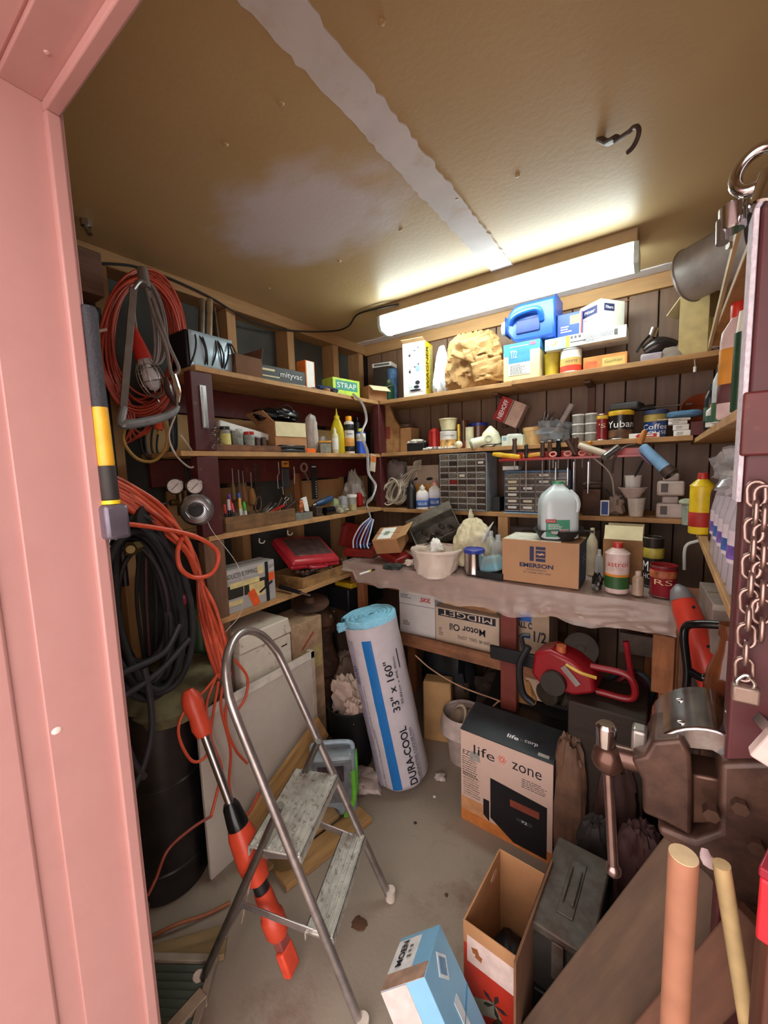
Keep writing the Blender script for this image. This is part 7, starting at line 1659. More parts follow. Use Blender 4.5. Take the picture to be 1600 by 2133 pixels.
p1 = W(715, 1668, z=0); p2 = W(640, 1790, z=0)
offcut('darker board lying beside the green tool case', (p1.x-.04, p1.y+.02, .0125), (p2.x-.08, p2.y, .0125), .08, .024, wood('8f6a44', 'x'))
offcut('wide tan board leaning against the off-white panel', (-1.27, .80, .10), (-1.285, 1.28, .30), .12, .018, M_OFF, up=(1, 0, .15))
offcut('short board propped under the leaning tan board', (-1.20, .84, .05), (-1.13, 1.16, .05), .10, .02, wood('9b7a52', 'x'), up=(.3, 0, 1))
p = W(600, 1815, z=0); solo('wood_block', 'round-cornered brown log section on the floor behind the ladder', 'log', B().lathe([(.075, 0), (.08, .02), (.078, .15), (.07, .16), (0, .16)], n=18), wood('6f4a2c', 'z', dirt='4a5a2a', dirts=9, dirta=.4), (p.x-.045, p.y+.04, 0))
# louvred vent on the floor lower left
p = W(372, 2078, z=.06)
t = thing('louvred_vent', 'cream louvred vent grille lying at the foot of the doorframe', 'vent', (-1.10, .43, .02), rot=(0, R(8), R(38)))
q = B(); q.box(-.11, .11, -.10, -.08, 0, .03); q.box(-.11, .11, .08, .10, 0, .03); q.box(-.11, -.09, -.08, .08, 0, .03); q.box(.09, .11, -.08, .08, 0, .03); q.out('frame', mat('8f8070', rough=.5), t, bevel=.002)
for k in range(8): q = B(); q.box(-.089, .089, -.008, .008, 0, .002); q.out('slat', mat('3f4a40', rough=.4, metal=.3), t, loc=(0, -.07+k*.02, .016), rot=(R(35), 0, 0))
offcut('cream strip lying beside the vent at the doorframe foot', W(350, 2160, z=.02), W(425, 2075, z=.02), .035, .035, mat('a8947e', rough=.5))
offcut('pale board on the floor below the black gas cylinder', (-1.33, .36, .012), (-1.10, .62, .012), .09, .02, wood('8a7250', 'x'))
cord('floor_cable', 'dull orange cord snaking over the floor towards the doorframe', [W(318, 1950, z=.01), W(370, 1925, z=.02), W(430, 1905, z=.01), W(480, 1880, z=.01)], .006, mat('9a5a3a', rough=.6))
# more clutter in the shade beyond the bench leg
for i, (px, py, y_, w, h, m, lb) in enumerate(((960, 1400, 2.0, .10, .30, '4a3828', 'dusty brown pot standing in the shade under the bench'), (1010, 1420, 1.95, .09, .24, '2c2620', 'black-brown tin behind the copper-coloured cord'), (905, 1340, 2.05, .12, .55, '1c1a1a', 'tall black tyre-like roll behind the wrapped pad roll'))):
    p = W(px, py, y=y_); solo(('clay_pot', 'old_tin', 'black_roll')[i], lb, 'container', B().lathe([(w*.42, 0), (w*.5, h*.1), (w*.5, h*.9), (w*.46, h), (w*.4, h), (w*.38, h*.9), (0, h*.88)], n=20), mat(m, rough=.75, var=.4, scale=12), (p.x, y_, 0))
# stains and leaf bits
for i, (px, py) in enumerate(((748, 1925), (905, 1660), (865, 1715), (930, 1865), (700, 1800))):
    p = W(px, py, z=0); solo('debris', ('rust-brown leaf litter', 'white paper crumb', 'dark crumb', 'brown smear of grit', 'scrap of bark')[i]+' on the concrete floor', 'debris', B().crumple(.05 if i in (0,) else .012, .04 if i == 0 else .012, .004, seed=170+i, n=12, amp=.4), [mat('5e3f2a', rough=.9), PAPER, BLACK, mat('4a3626'), mat('4f3a28')][i], (p.x, p.y, 0))
# ================================================================ right floor, under the bench, near the doorway
# life zone box
t = thing('heater_box', 'large black and white heater carton with a pink emblem on the floor', 'box', (-.475, 1.60, 0), R(-2))
w, d, h = .37, .29, .405; dm = (w, d, h)
B().box(-w/2, w/2, -d/2, d/2, 0, h).out('body', mat('cfaf9f', rough=.5, var=.03), t, bevel=.002)
B().box(-w/2-.001, w/2+.001, -d/2+.001, d/2, .0, h+.001).out('black_sides', mat('1d1b1c', rough=.35), t, bevel=.001)
B().box(-w/2+.001, w/2-.001, -d/2-.0012, -d/2+.002, .0, h).out('front_panel', mat('d2b2a3', rough=.5, var=.03), t)
M_SL = mat('2a2d31', rough=.3)
q = B(); q.box(-w/2, w/2, 0, .16, -.0015, .0015); o = q.out('flap', M_SL, t); o.matrix_local = Matrix.Translation((0, -d/2, h+.003)) @ Matrix.Rotation(R(14), 4, 'X')
txt(o, 'life', .045, .018, (.02, .05, .0016), 'T', INKW, bold=.02); txt(o, 'corp', .05, .016, (.09, .05, .0016), 'T', INKW)
txt(o, 'o', .012, .012, (.053, .05, .0016), 'T', INKG, bold=.02)
q = B(); q.box(.125, .165, .012, .026, .0016, .002); q.out('paper_label', mat('a9a49c'), o)
q = B(); q.box(-w/2, w/2, 0, .18, -.0015, .0015); o = q.out('flap', mat('151414', rough=.3), t); o.matrix_local = Matrix.Translation((0, d/2, h)) @ Matrix.Rotation(R(32), 4, 'X')
txt(o, 'life corp', .09, .016, (-.02, .08, .0016), 'T', mat('8a8886'), 180)
patch(t, dm, 'F', 0, -.44, 1, .12, mat('c9793a', rough=.5), lift=.0016); patch(t, dm, 'F', -.35, -.33, .3, .2, mat('c98f62', rough=.5), lift=.0015)
# printed heater picture
q = B(); q.prism([(-.055, .07), (.04, .012), (.165, .012), (.165, .225), (-.055, .245)], -d/2-.0022, -d/2-.0012, 'xz'); q.out('printed_heater', mat('15141a', rough=.35), t)
q = B(); q.prism([(-.085, .07), (-.06, .05), (-.06, .14), (-.085, .14)], -d/2-.0024, -d/2-.0012, 'xz'); q.out('printed_heater_foot', mat('15141a', rough=.35), t)
for u, v, a, b_, m in ((.22, -.06, .30, .07, mat('8a4030')), (.22, -.20, .16, .035, mat('33343a')),): patch(t, dm, 'F', u, v, a, b_, m, lift=.0030)
writing(t, dm, 'F', .22, -.20, .06, .025, '72', INKW, ext=.0034)
writing(t, dm, 'F', -.22, .34, .24, .10, 'life', INK, ext=.0018, bold=.0)
writing(t, dm, 'F', .24, .34, .30, .075, 'zone', INK, ext=.0018)
cx0 = facept(*dm, 'F', -.02, .35)
for k in range(3):
    a = k*math.pi/3; q = B(); q.tube([(.018*math.cos(s)*math.cos(a)-.006*math.sin(s)*math.sin(a), 0, .018*math.cos(s)*math.sin(a)+.006*math.sin(s)*math.cos(a)) for s in [j*math.pi/8 for j in range(16)]], .0012, n=4, closed=True); q.out('atom_emblem', mat('d8705a'), t, loc=(cx0[0], -d/2-.0015, cx0[2]))
lines(t, dm, 'F', -.38, .12, .2, .22, 9, INKG); lines(t, dm, 'F', .33, .20, .28, .10, 5, INKG); patch(t, dm, 'F', -.33, .26, .12, .10, mat('9a948c'), 'barcode', 10, lift=.0018); writing(t, dm, 'F', -.43, .27, .08, .05, 'EZ', INK, ext=.002); lines(t, dm, 'F', -.36, -.08, .22, .26, 10, mat('a08878'))
# pail lined with a bag holding shoes
t = thing('lined_pail', 'white pail lined with a crumpled plastic bag beside the heater carton', 'pail', (-.80, 1.80, 0))
B().open_lathe([(.075, 0), (.10, .24), (.097, .24), (.07, .006), (0, .006)], n=30).out('pail', mat('bfaaa0', rough=.4), t)
q = B(); q.grid(lambda u, v: ((.103+.018*v+.012*noise.noise((u*9 if u < 1 else 0, v*2, 1))*v)*math.cos(u*6.2832), (.103+.018*v+.012*noise.noise((math.cos(u*6.28)*3, v, 2))*v)*math.sin(u*6.2832), .255-.09*v-.02*noise.noise((math.cos(u*6.28)*2, math.sin(u*6.28)*2, 3))*v), 40, 6); q.out('bag_rim', mat('cdb9b0', rough=.3), t, ang=60)
for i, (x, y, a) in enumerate(((-.03, -.01, -.4), (.04, .01, .9))):
    s = thing('sandal', ('left upright', 'right flat')[i]+' of the pale worn shoes stuffed in the lined pail', 'shoe', (-.80+x, 1.80+y, .20), rot=(R(60 if i == 0 else 35), R(10), a), group='worn shoes in the pail')
    B().lathe([(.035, 0), (.045, .004), (.045, .012), (.035, .014), (0, .014)], n=24, sy=1.9).out('sole', mat('c9b49a', rough=.6), s)
    B().lathe([(.04, .014), (.032, .03), (.026, .032)], n=24, sy=1.8).out('upper', mat('8a7462', rough=.7), s)
solo('paper_sack', 'brown paper sack standing behind the wrapped roll', 'bag', B().box(-.08, .08, -.05, .05, 0, .34, taper=.004), KRAFT, (-.985, 1.88, 0), .3, bevel=.01)
solo('black_sack', 'black plastic sack slumped behind the wrapped roll under the bench', 'bag', B().crumple(.30, .2, .62, seed=181, n=26, amp=.2), BLACK, (-1.0, 2.05, 0))
solo('leaf_heap', 'heap of dark brown leaves and rags under the bench', 'rags', B().crumple(.50, .34, .40, seed=182, n=44, amp=.25, fr=9), mat('2f221a', rough=.95, var=.5, scale=30, bump=.4), (-.56, 2.06, 0))
cord('copper_wire', 'thin tan cord running from behind the roll to the heater carton', [W(865, 1365, y=1.68), W(900, 1395, y=1.70), W(960, 1430, y=1.72), W(1035, 1458, y=1.72), W(1036, 1463, y=1.70), W(1005, 1490, y=1.66), W(985, 1505, y=1.62)], .0035, mat('b58a6e', rough=.5))
# crates carrying the power tools under the bench
c0z = W(1172, 1392, y=1.60).z-.068
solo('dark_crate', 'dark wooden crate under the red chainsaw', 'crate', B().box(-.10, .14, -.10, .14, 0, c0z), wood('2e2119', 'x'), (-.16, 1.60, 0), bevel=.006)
solo('paper_parcel', 'folded brown paper parcel under the bench behind the heater carton', 'parcel', B().crumple(.16, .14, .13, seed=184, n=24, amp=.12, sq=5), KRAFT, (W(1112, 1470, y=1.80).x, 1.82, .40-.001)) if 0 else None
p = W(1098, 1460, y=1.80); solo('paper_parcel', 'folded brown paper bag of parts in front of the chainsaw', 'parcel', B().crumple(.15, .10, .52, seed=184, n=26, amp=.10, sq=5), mat('9a6c3c', rough=.8), (p.x-.02, 1.81, 0))
# chainsaw
c = W(1172, 1392, y=1.60)
t = thing('chainsaw', 'red chainsaw with black bar cover lying under the bench', 'chainsaw', (c.x, 1.60, c.z-.05), rot=(0, 0, R(-6)))
M_CR = mat('8e1720', rough=.35, var=.1)
B().prism([(-.10, .02), (-.09, .11), (-.03, .135), (.05, .115), (.12, .07), (.13, .02), (.06, -.015), (-.06, -.015)], -.06, .06).out('body', M_CR, t, bevel=.012)
B().beam((-.30, 0, .035), (-.09, 0, .045), .016, .06).out('bar_cover', BLACK, t, bevel=.006)
B().tube([(-.11, -.06, .13), (-.14, -.07, .05), (-.13, -.07, -.06), (-.09, -.06, -.10)], .014, n=10, k=5).out('front_handle', BLACK, t)
B().tube([(-.13, -.04, .09), (-.15, -.03, .15), (-.12, -.02, .16)], .009, n=8, k=5).out('hand_guard', BLACK, t)
B().tube([(.10, 0, .09), (.20, 0, .095), (.235, 0, .07), (.23, 0, .01), (.12, 0, -.0)], .012, n=10, k=5).out('rear_handle', M_CR, t)
B().cyl((-.01, -.06, .02), (-.01, -.085, .02), .045, n=24).out('clutch_cover', mat('2e2822', rough=.5), t)
B().beam((.02, -.065, .09), (.075, -.065, .035), .004, .022, up=(0, 0, 1)).out('silver_stripe', STEEL, t)
B().cyl((.0, -.02, .125), (.0, -.02, .15), .018, n=12).out('fuel_cap', mat('b5603a', rough=.4), t)
B().tube([(.03, -.062, .1), (.08, -.064, .085), (.13, -.05, .075)], .006, n=8, k=4).out('yellow_trigger', mat('c9a03a', rough=.4), t)
p = W(1210, 1345, y=2.0); t = thing('grinding_wheel', 'round dusty grey wheel standing behind the chainsaw', 'wheel', (p.x, 2.02, p.z-.02), rot=(R(80), 0, 0)); B().lathe([(.07, -.015), (.075, -.012), (.075, .012), (.02, .016), (.018, .02), (0, .02)], n=30).out('wheel', mat('6a5e56', rough=.7), t)
# motor and other dark tools
p = W(1150, 1448, y=1.79)
t = thing('small_engine', 'greasy brown small engine below the chainsaw', 'engine', (p.x, 1.80, p.z-.03), R(20))
B().cyl((-.03, -.04, .05), (.03, .04, .05), .05, n=20).out('crankcase', mat('3a3026', rough=.5, var=.4), t)
B().cyl((.04, 0, .02), (.10, .0, .0), .035, n=16).out('cylinder', mat('4a3d33', rough=.5, var=.3), t)
for k in range(5): B().cyl((.045+k*.011, 0, .018-k*.003), (.049+k*.011, 0, .017-k*.003), .042, n=16).out('cooling_fin', IRON, t)
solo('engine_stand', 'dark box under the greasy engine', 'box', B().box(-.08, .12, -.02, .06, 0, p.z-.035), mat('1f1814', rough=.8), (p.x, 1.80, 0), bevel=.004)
# red tubular frame and coiled red hose
t = thing('red_tubing', 'bent red tubular frame leaning under the right end of the bench', 'frame', (0, 0, 0))
B().tube([W(1200, 1385, y=1.70), W(1240, 1420, y=1.70), W(1290, 1458, y=1.70), W(1318, 1462, y=1.72), W(1328, 1450, y=1.74)], .010, n=10, k=5).out('lower_tube', mat('a0202a', rough=.35), t)
B().tube([W(1304, 1336, y=1.74), W(1312, 1390, y=1.74), W(1324, 1455, y=1.74)], .011, n=10, k=5).out('upright_tube', mat('a0202a', rough=.35), t)
B().tube([W(1262, 1440, y=1.76), W(1300, 1410, y=1.78), W(1325, 1400, y=1.8)], .010, n=10, k=5).out('cross_tube', mat('7a1a20', rough=.35), t)
t = thing('red_hose_coil', 'dark red hose coiled behind the red tubular frame', 'hose', (0, 0, 0))
for i in range(4):
    B().tube([W(1310+(48-i*5)*math.cos(a), 1440+(42-i*4)*math.sin(a), y=1.82+.01*i) for a in [j*math.pi/7 for j in range(14)]], .012, n=8, k=4, closed=True).out('loop', mat('6e1a1c', rough=.4) if i % 2 else mat('3a4048', rough=.5), t, ang=60)
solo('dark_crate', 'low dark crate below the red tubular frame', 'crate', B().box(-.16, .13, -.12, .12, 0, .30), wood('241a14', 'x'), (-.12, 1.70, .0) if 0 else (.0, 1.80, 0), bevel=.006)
a = W(1290, 1335, y=2.1); solo('grey_board', 'pinkish grey board end far under the right end of the bench', 'board', B().box(0, .30, 0, .02, -.06, .035), mat('8a7468', rough=.7), (a.x, 2.12, a.z))
# clutter between heater carton and vise
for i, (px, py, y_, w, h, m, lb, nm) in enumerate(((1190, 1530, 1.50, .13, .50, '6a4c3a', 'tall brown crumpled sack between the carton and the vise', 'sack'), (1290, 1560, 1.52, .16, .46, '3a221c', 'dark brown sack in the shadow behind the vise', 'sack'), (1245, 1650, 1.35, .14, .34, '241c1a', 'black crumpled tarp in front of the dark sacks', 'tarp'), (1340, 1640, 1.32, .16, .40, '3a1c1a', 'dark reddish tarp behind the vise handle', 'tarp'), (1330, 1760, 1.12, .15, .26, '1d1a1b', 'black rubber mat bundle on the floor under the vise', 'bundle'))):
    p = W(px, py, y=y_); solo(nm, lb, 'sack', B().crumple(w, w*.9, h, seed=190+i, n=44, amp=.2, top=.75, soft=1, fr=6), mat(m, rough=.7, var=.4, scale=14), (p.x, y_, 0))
if 0: solo('dark_pipe', 'thick dark pipe lying slantwise behind the vise handle', 'pipe', B().cyl(a, e, .02, n=14), mat('3a302e', rough=.35, metal=.5), (0, 0, 0))
p = W(1235, 1578, y=1.3); solo('white_tag', 'small torn white paper tag beside the vise ball end', 'paper', B().crumple(.03, .02, .035, seed=199, n=12, amp=.3), PAPER, (p.x, p.y, p.z-.02)) if 0 else None
# tall leaning boards fill the shade on the right below the shelves
solo('plywood_sheet', 'dark brown plywood sheet leaning under the right shelves', 'board', B().box(0, .012, 0, .85, 0, 1.1), wood('4a2c20', 'z'), (.27, 1.25, 0), rot=(0, R(3), 0))
solo('cardboard_box', 'brown box standing below the right lower shelf', 'box', B().box(-.12, .12, -.14, .14, 0, .88), mat('6f4a36', rough=.8), (.18, 1.75, 0), bevel=.004)
c0 = W(1470, 1245, y=1.30); 
carton('grey_case', 'grey instrument case with a dark slot standing under the right shelf', (.19, 1.42, .885), (.17, .22, .24), R(4), mat('8a7a70', rough=.5), patches=[('F', -.25, .1, .2, .4, mat('1f2a22')), ('F', 0, .46, 1, .06, mat('b5a89a'))])
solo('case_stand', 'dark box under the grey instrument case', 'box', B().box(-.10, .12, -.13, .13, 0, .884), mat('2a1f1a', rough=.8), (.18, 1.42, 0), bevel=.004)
# orange leaf blower tool leaning at the bench end
a, e = W(1418, 1238, y=1.42), W(1490, 1440, y=1.28)
t = thing('hedge_trimmer', 'orange-red power tool with grey tip leaning at the bench end', 'garden tool', (0, 0, 0), M=aim(a, e)); L = (e-a).length
B().lathe([(.006, -.03), (.022, -.015), (.030, .01), (.031, .02), (0, .02)], n=18).out('grey_tip', mat('6f6a6c', rough=.4), t)
B().lathe([(.030, .02), (.034, .05), (.036, L*.55), (.032, L), (0, L)], n=20).out('body', mat('c23a2a', rough=.35, var=.08), t)
for z in (.05, L*.6): B().cyl((0, -.034, z), (0, -.038, z), .004, n=8).out('screw', INK, t)
B().lathe([(.034, L), (.026, L+.03), (.03, L+.12), (0, L+.12)], n=18).out('motor_end', mat('9e2620', rough=.35), t)
hp = [W(1432, 1395, y=1.24), W(1425, 1330, y=1.24), W(1430, 1305, y=1.24), W(1455, 1300, y=1.22), W(1515, 1303, y=1.20)]
t2 = B().tube([hp[0]-Vector((0, 0, .05))]+hp, .010, n=10, k=5).out('loop_handle', BLACKG, None, ang=60); t2.parent = t; t2.matrix_parent_inverse = t.matrix_world.inverted()
B().tube([W(1432, 1395, y=1.24), W(1465, 1412, y=1.24), W(1495, 1400, y=1.23)], .010, n=10, k=5).out('lower_handle', BLACKG, None, ang=60)
o = COL.objects['lower_handle']; o.parent = t; o.matrix_parent_inverse = t.matrix_world.inverted()
# brown glass bottle on a stand behind the vise
solo('stand_box', 'dark narrow stand behind the vise carrying the brown bottle', 'stand', B().box(.0, .16, 0, .17, 0, .93), wood('3a231a', 'z'), (.072, .86, 0), bevel=.004)
c = W(1515, 1380, y=.93); bz = .931; h = rowz(1297, c.x, .93)-bz
t = thing('glass_bottle', 'clear-necked brown glass bottle standing just left of the red post', 'bottle', (max(c.x, .10), .92, bz))
B().lathe([(.030, 0), (.034, .006), (.034, h*.55), (.030, h*.66), (.016, h*.82), (.013, h*.9), (.016, h*.92), (.016, h), (0, h)], n=26).out('glass', mat('6b3a20', rough=.08, var=.2, alpha=.8), t)
# --- chain, padlock, chrome clamp on the red post
def strand(px, p0, p1, lb, y_=.675):
    a, e = W(px[0], p0, y=y_), W(px[1], p1, y=y_); L = (e-a).length; n = int(L/.0215)
    t = thing('steel_chain', lb, 'chain', a)
    ld = B(); me = {}
    for i in range(n):
        c = (e-a)*(i+.5)/n; s = i % 2
        if s not in me:
            q = B(); pts = []
            for k in range(14):
                g = 2*math.pi*k/14; u = .0090*math.cos(g); v = .0100*math.sin(g)+(.0058 if math.sin(g) > 0 else -.0058)
                pts.append((u*(1-s), -u*s*.9+.0, v))
            q.tube(pts, .0029, n=8, closed=True); o = q.out('link', mat('9a8078', rough=.3, metal=.85), t, ang=80); me[s] = o.data; o.location = c
        else:
            o = bpy.data.objects.new('link', me[s]); COL.objects.link(o); o.parent = t; o.location = c
    return t
strand((1577, 1549), 1010, 1412, 'left strand of the galvanised chain hanging on the red post', .68)
strand((1592, 1585), 1018, 1330, 'shorter right strand of the galvanised chain on the red post', .678)
p = W(1553, 1440, y=.672)
t = thing('padlock', 'old square padlock hanging at the bottom of the chain', 'padlock', p)
B().box(-.014, .014, -.008, .008, -.014, .008).out('body', mat('8a7468', rough=.4, metal=.5), t, bevel=.003)
B().tube([(-.008, 0, .006), (-.008, 0, .014), (0, 0, .022), (.008, 0, .014), (.008, 0, .006)], .0024, n=8, k=5).out('shackle', CHROME, t)
p = W(1578, 352, y=.72)
t = thing('chrome_clamp', 'chrome ring clamp hooked on top of the red post', 'clamp', (p.x, .72, p.z), rot=(R(78), R(10), R(-20)))
B().tube([(.021*math.cos(k), .025*math.sin(k), 0) for k in [j*math.pi/12 for j in range(24)]], .0075, n=12, closed=True).out('ring', CHROME, t, ang=60)
B().lathe([(.012, -.03), (.014, -.028), (.014, 0), (.009, .004), (0, .004)], n=18).out('socket', CHROME, t, loc=(-.014, -.040, 0), rot=(R(-80), 0, R(14)))
B().lathe([(.012, -.02), (.014, -.018), (.014, .02), (0, .02)], n=18).out('socket', CHROME, t, loc=(.02, -.035, .006), rot=(R(-90), 0, 0))
B().cyl((-.02, -.055, 0), (-.012, -.085, 0), .007, n=12).out('stub', STEEL, t)
a, e = W(1548, 440, y=.90), W(1478, 722, y=1.44)
solo('wood_strip', 'thin pale wooden strip along the edge of the top right shelf', 'strip', B().beam((0, 0, 0), e-a, .006, .02), wood('b59a72', 'y'), a)
p = W(1533, 510, y=1.0); t = thing('steel_peg', 'small steel knob fixed on the pale wooden strip', 'knob', p); B().cyl((0, 0, 0), (-.012, -.006, 0), .006, n=12).out('knob', STEEL, t)
# --- bench vise (axis along x)
YV = .74
def P(px, py): q = W(px, py, y=YV); return (q.x, q.z)
t = thing('bench_vise', 'heavy rusty-brown bench vise with chromed handle beside the doorway', 'vise', (0, 0, 0))
M_V = mat('412c24', rough=.42, metal=.35, var=.25, bump=.15, dirt='7a5a4a', dirts=10, dirta=.3)
B().prism([P(*a) for a in ((1360, 1512), (1418, 1506), (1437, 1540), (1440, 1600), (1438, 1700), (1385, 1672), (1342, 1655), (1340, 1590), (1318, 1548), (1345, 1540))], YV-.045, YV+.045).out('front_jaw', M_V, t, bevel=.006, seg=3)
B().prism([P(*a) for a in ((1492, 1548), (1640, 1540), (1660, 1900), (1560, 1830), (1500, 1812), (1468, 1770), (1372, 1690), (1372, 1672), (1440, 1700), (1490, 1680))], YV-.05, YV+.06).out('body', M_V, t, bevel=.008, seg=3)
B().prism([P(*a) for a in ((1437, 1588), (1500, 1600), (1500, 1690), (1437, 1690))], YV-.028, YV+.028).out('slide_bar', mat('5a4034', rough=.3, metal=.6), t, bevel=.004)
B().cyl((P(1255, 1562)[0], YV, P(1255, 1565)[1]), (P(1350, 1600)[0], YV, P(1350, 1590)[1]), .018, n=18).out('screw', mat('6a5048', rough=.3, metal=.8), t)
cxy = P(1268, 1575)
B().sph((cxy[0], YV-.005, cxy[1]), .026, n=24, sc=(1, 1, 1.05)).out('screw_head', mat('5e4238', rough=.25, metal=.7), t, ang=80)
q = P(1264, 1512); B().lathe([(.014, -.03), (.016, -.012), (.016, .004), (.012, .009), (0, .009)], n=20).out('handle_ball', CHROME, t, loc=(q[0], YV-.008, q[1]))
q = P(1280, 1795); p0 = P(1268, 1590)
B().cyl((p0[0], YV-.008, p0[1]), (q[0], YV-.016, q[1]), .0082, n=16).out('handle_bar', mat('a08a86', rough=.2, metal=.95), t)
B().sph((q[0], YV-.016, q[1]), .0125, n=16).out('handle_end', mat('a08a86', rough=.2, metal=.95), t, ang=80)
# chromed arch over the jaws
q = B()
pl = [P(1350, 1566)]+[P(1447+94*math.cos(a), 1548-54*math.sin(a)) for a in [math.pi*(1-k/14) for k in range(15)]]+[P(1535, 1572), P(1505, 1560), P(1480, 1545), P(1410, 1538), P(1380, 1560)]
q.prism(pl, YV-.028, YV+.105); q.out('chromed_arch', mat('a9a9ab', rough=.18, metal=1, var=.1, dirt='6a5048', dirts=16, dirta=.4), t, bevel=.004, ang=40)
for px, py in ((1425, 1442), (1425, 1478)):
    X, Z = P(px, 1497); B().sph((X-.003, YV-.012+(.07 if py < 1460 else 0), Z), .004, n=10, sc=(1.6, 1, .6)).out('rivet', CHROME, t)
X, Z = P(1332, 1538); B().box(-.011, .011, -.014, .014, -.02, .02).out('jaw_lug', mat('9a948e', rough=.35, metal=.8), t, loc=(X, YV, Z), bevel=.005)
X, Z = P(1580, 1720); B().box(-.02, .02, -.062, -.05, -.05, .05).out('cast_rib', M_V, t, bevel=.004)
for (px, py) in ((1475, 1640), (1530, 1625), (1560, 1700)):
    X, Z = P(px, py); B().cyl((X, YV-.062, Z), (X, YV-.045, Z), .010, n=6).out('bolt', mat('5e463a', rough=.4, metal=.6), t)
# second clamp: grey channel piece at the right edge
t = thing('steel_bracket', 'folded grey steel bracket lying on the vise at the right edge', 'bracket', (0, 0, 0))
B().tube([W(1524, 1492, y=.72), W(1552, 1474, y=.72), W(1590, 1500, y=.70), W(1640, 1560, y=.68)], .010, n=4, k=3).out('channel', mat('7a7270', rough=.25, metal=.8), t)
B().box(-.016, .016, -.01, .01, -.02, .02).out('white_block', mat('d0b8b0', rough=.4), t, loc=W(1612, 1562, y=.64), rot=(0, R(25), 0), bevel=.003)
# --- wooden stand: boards and sticks below the vise
def board(lb, a, b_, w, th, m, nrm):
    a = Vector(a); b_ = Vector(b_); d = (b_-a).normalized(); n = Vector(nrm); n = (n-d*n.dot(d)).normalized(); y = n.cross(d); L = (b_-a).length
    o = solo('board', lb, 'board', B().box(-L/2, L/2, -w/2, w/2, -th/2, th/2), m, bevel=.003); o.matrix_world = Matrix.Translation((a+b_)/2) @ Matrix((d, y, n)).transposed().to_4x4(); return o
M_NW = wood('574232', 'x', var=.25, dirt='47362a', dirts=5, dirta=.4)
a = W(1530, 1800, y=.76); e = W(1215, 2150, y=.80)
k = a+(e-a)*1.0; k2 = a+(e-a)*(a.z/(a.z-e.z))
board('wide weathered brown board slanting from the vise down to the floor', a, k2, .155, .03, M_NW, (-.35, -.75, .45))
solo('vise_post', 'dark wooden post carrying the vise', 'post', B().box(-.04, .05, -.04, .04, 0, .80), wood('5a3826', 'z'), (.15, .80, 0), bevel=.004)
a = W(1424, 1782, y=.56); solo('wooden_dowel', 'orange-brown round tool handle standing upright before the slanted board', 'handle', B().cyl((0, 0, -a.z), (0, 0, 0), .0155, n=20), mat('a06c52', rough=.6, var=.12), a)
a = W(1425, 1780, y=.56); B().cyl((0, 0, 0), (0, 0, .0012), .0150, n=20).out('cut_end', mat('cdb48c', rough=.7), bpy.context.scene.objects['wooden_dowel'])
a = W(1503, 1800, y=.60); e = W(1560, 2150, y=.60); e = a+(e-a)*(a.z/(a.z-e.z))
solo('broom_stick', 'thin pale wooden stick slanting down right of the round tool handle', 'stick', B().cyl((0, 0, 0), e-a, .0095, n=14), mat('b59a6c', rough=.6), a)
a, e = W(1590, 1935, y=.66), W(1380, 2160, y=.70); e = a+(e-a)*(a.z/(a.z-e.z)); board('reddish board crossing low behind the pale stick', a, e, .06, .02, wood('654231', 'x'), (-.4, -.8, .3))
a, e = W(1590, 1850, y=.70), W(1560, 2160, y=.72); e = a+(e-a)*(a.z/(a.z-e.z)); board('dark red-brown board standing at the right edge', a, e, .09, .02, wood('5a3527', 'x'), (-.3, -1, .1))
p = W(1485, 1785, y=.64); solo('white_lever', 'pale curved lever peeking out under the vise', 'lever', B().tube([W(1468, 1768, y=.66), W(1475, 1792, y=.65), W(1508, 1812, y=.65)], [.004, .009, .004], n=10, k=4, flat=.5), mat('d8c0c0', rough=.4), (0, 0, 0))
p = W(1592, 1868, y=.56); t = thing('red_box', 'bright red plastic box corner at the right edge of the doorway', 'box', (p.x+.035, .56, p.z-.04), R(-20)); B().box(-.035, .05, -.03, .03, 0, .075).out('body', mat('c92230', rough=.35), t, bevel=.003); B().box(-.036, .051, -.031, .031, .076, .088).out('lid', mat('8e1228', rough=.35), t, bevel=.002)
solo('red_box_stand', 'brown crate end under the bright red box', 'crate', B().box(-.04, .06, -.03, .03, 0, p.z-.041), wood('5a3020', 'z'), (p.x+.04, .56, 0), bevel=.003)
# --- ammo can, open red carton, blue Moen box
t = thing('ammo_can', 'worn grey steel ammunition can with folded lid handle', 'can', (-.165, 1.065, .175), R(-3))
M_AC = mat('57524a', rough=.55, metal=.3, var=.25, dirt='3e281d', dirts=9, dirta=.85, thr=(.4, .6))
B().box(-.066, .066, -.135, .135, 0, .165).out('body', mat('2b2723', rough=.5, var=.3), t, bevel=.006)
B().box(-.072, .072, -.142, .142, .160, .185).out('lid', M_AC, t, bevel=.005)
B().box(-.02, .02, -.085, .085, .185, .189).out('lid_boss', M_AC, t, bevel=.003)
for s in (-1, 1): B().tube([(s*.012, -.05, .189), (s*.012, -.045, .194), (s*.012, .045, .194), (s*.012, .05, .189)], .003, n=8, k=3).out('handle_bar', mat('6a665c', rough=.4, metal=.5), t)
B().box(-.014, .014, -.148, -.136, .07, .17).out('latch', M_AC, t, bevel=.002)
solo('dark_crate', 'low black crate under the ammunition can', 'crate', B().box(-.075, .08, -.14, .15, 0, .174), BLACK, (-.155, 1.065, 0), bevel=.004)
M_RC = mat('b5301f', rough=.5, var=.1)
bx = (.155, .25, .30)
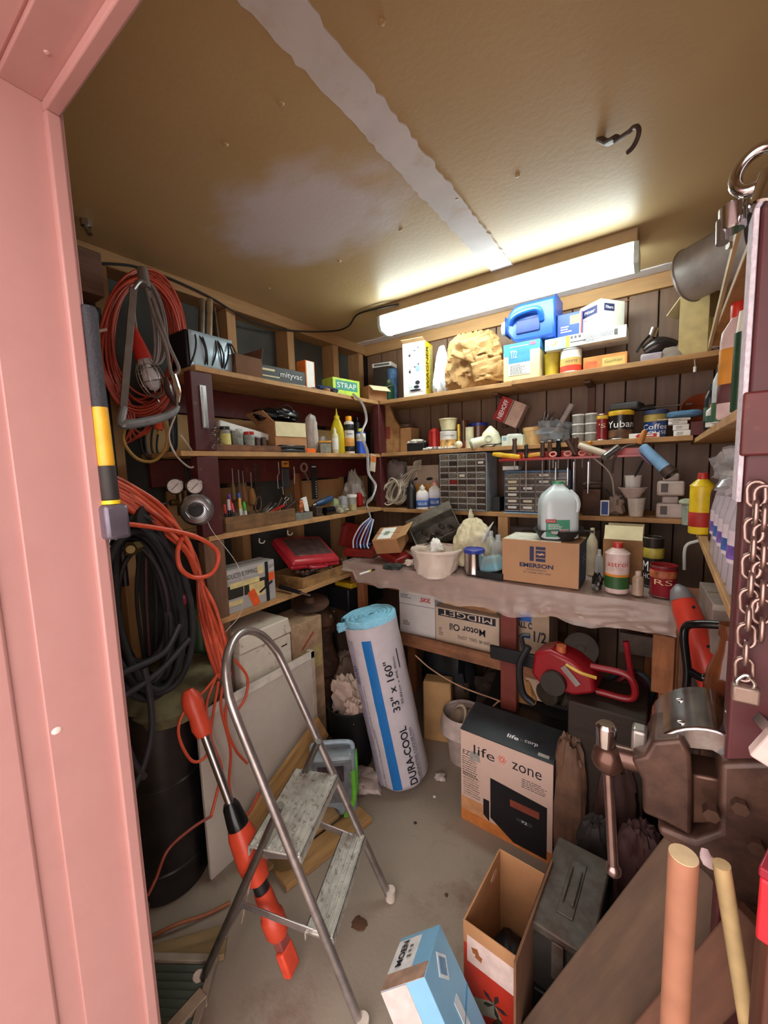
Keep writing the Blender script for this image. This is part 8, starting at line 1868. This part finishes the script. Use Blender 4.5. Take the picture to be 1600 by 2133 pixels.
t = carton('shoe_carton', 'open brown carton with red and white printed front', (-.315, 1.0, 0), bx, R(-3), CARD, open_=True,
           patches=[('F', 0, -.1, .98, .78, M_RC), ('F', .0, .25, .86, .26, mat('d8beb4', rough=.5)), ('F', -.1, -.22, .5, .14, mat('8a8a7a', rough=.5), 'printed_panel', 30), ('F', .2, -.3, .3, .12, mat('3a3026'), 'printed_panel', -30), ('L', 0, 0, .98, .98, CARD)])
for k, (u, v, rl) in enumerate(((-.28, .27, 20), (-.22, .23, -10))): patch(t, bx, 'F', u, v, .12, .05, mat('9a5a30'), 'printed_shape', rl, lift=.0014)
for k in range(5):
    a = k*1.256; fp = facept(*bx, 'F', .05, -.12); q = B(); q.prism([(0, 0), (.025*math.cos(a-.25), .025*math.sin(a-.25)), (.036*math.cos(a), .036*math.sin(a)), (.025*math.cos(a+.25), .025*math.sin(a+.25))], -.0016, -.0008); q.out('printed_petal', mat('2c2622'), t, loc=(fp[0], fp[1], fp[2]))
q = B(); q.prism([(.022*math.cos(k), .011*math.sin(k)) for k in [i*math.pi/8 for i in range(16)]], -.0006, .0006, 'yz'); q.out('hand_hole', mat('c9a080'), t, loc=(-bx[0]/2+.0048, .07, bx[2]-.045))
solo('dark_contents', 'black crumpled bag at the bottom of the open red-fronted carton', 'bag', B().crumple(.125, .20, .10, seed=201, n=22, amp=.2), BLACK, (-.315, 1.0, .006))
solo('cardboard_sheet', 'tall brown cardboard flap standing between the open carton and the ammunition can', 'cardboard', B().box(-.003, .003, -.16, .14, 0, .37), CARDD, (-.2335, .97, 0), R(-3), bevel=.001) 
mb = (.115, .135, .29)
M_MB = mat('7fb6d8', rough=.45, var=.04)
MF = Matrix(((.77, -.2161, -.6003), (.3175, .9459, .0667), (.5534, -.2419, .797)))
MFT = Vector((-.4719, .735, .2990))
mb = (.125, .149, .30)
t = carton('faucet_box', 'blue and white faucet box tilted on the floor', (0, 0, 0), mb, 0, M_MB, M=Matrix.Translation(MFT) @ MF.to_4x4() @ Matrix.Translation((0, 0, -.30)),
    patches=[('T', -.2, .10, .58, .62, mat('dfe0de')), ('T', 0, -.36, .98, .28, mat('a88a76', rough=.5, var=.3, scale=30)), ('F', -.2, 0, .58, .99, mat('d9c0bc', rough=.5)), ('R', .05, .36, .28, .14, mat('d9e4ea'), 'printed_panel', 45), ('R', .05, .36, .2, .1, mat('6a96b8'), 'printed_panel', 45), ('R', .0, .0, .16, .32, mat('cfdbe2'), 'printed_panel', 0), ('R', 0, .02, .98, .01, mat('4a86ac'), 'printed_panel', 12)],
    texts=[('T', -.26, .10, .15, .50, 'MOEN', INK, 90, 0, 0, .0014, {'bold': .03})], prints=[('T', -.05, .1, .12, .3, 3)])
for o_ in list(t.children):
    if o_.name.startswith('flap_seam'): bpy.data.objects.remove(o_)
solo('screw_jar', 'clear plastic bag of grey fittings between the blue box and the red-fronted carton', 'bag', B().crumple(.07, .09, .10, seed=205, n=24, amp=.3), mat('5a5a4c', rough=.2, alpha=.85, var=.6, scale=50), (-.30, .80, 0))
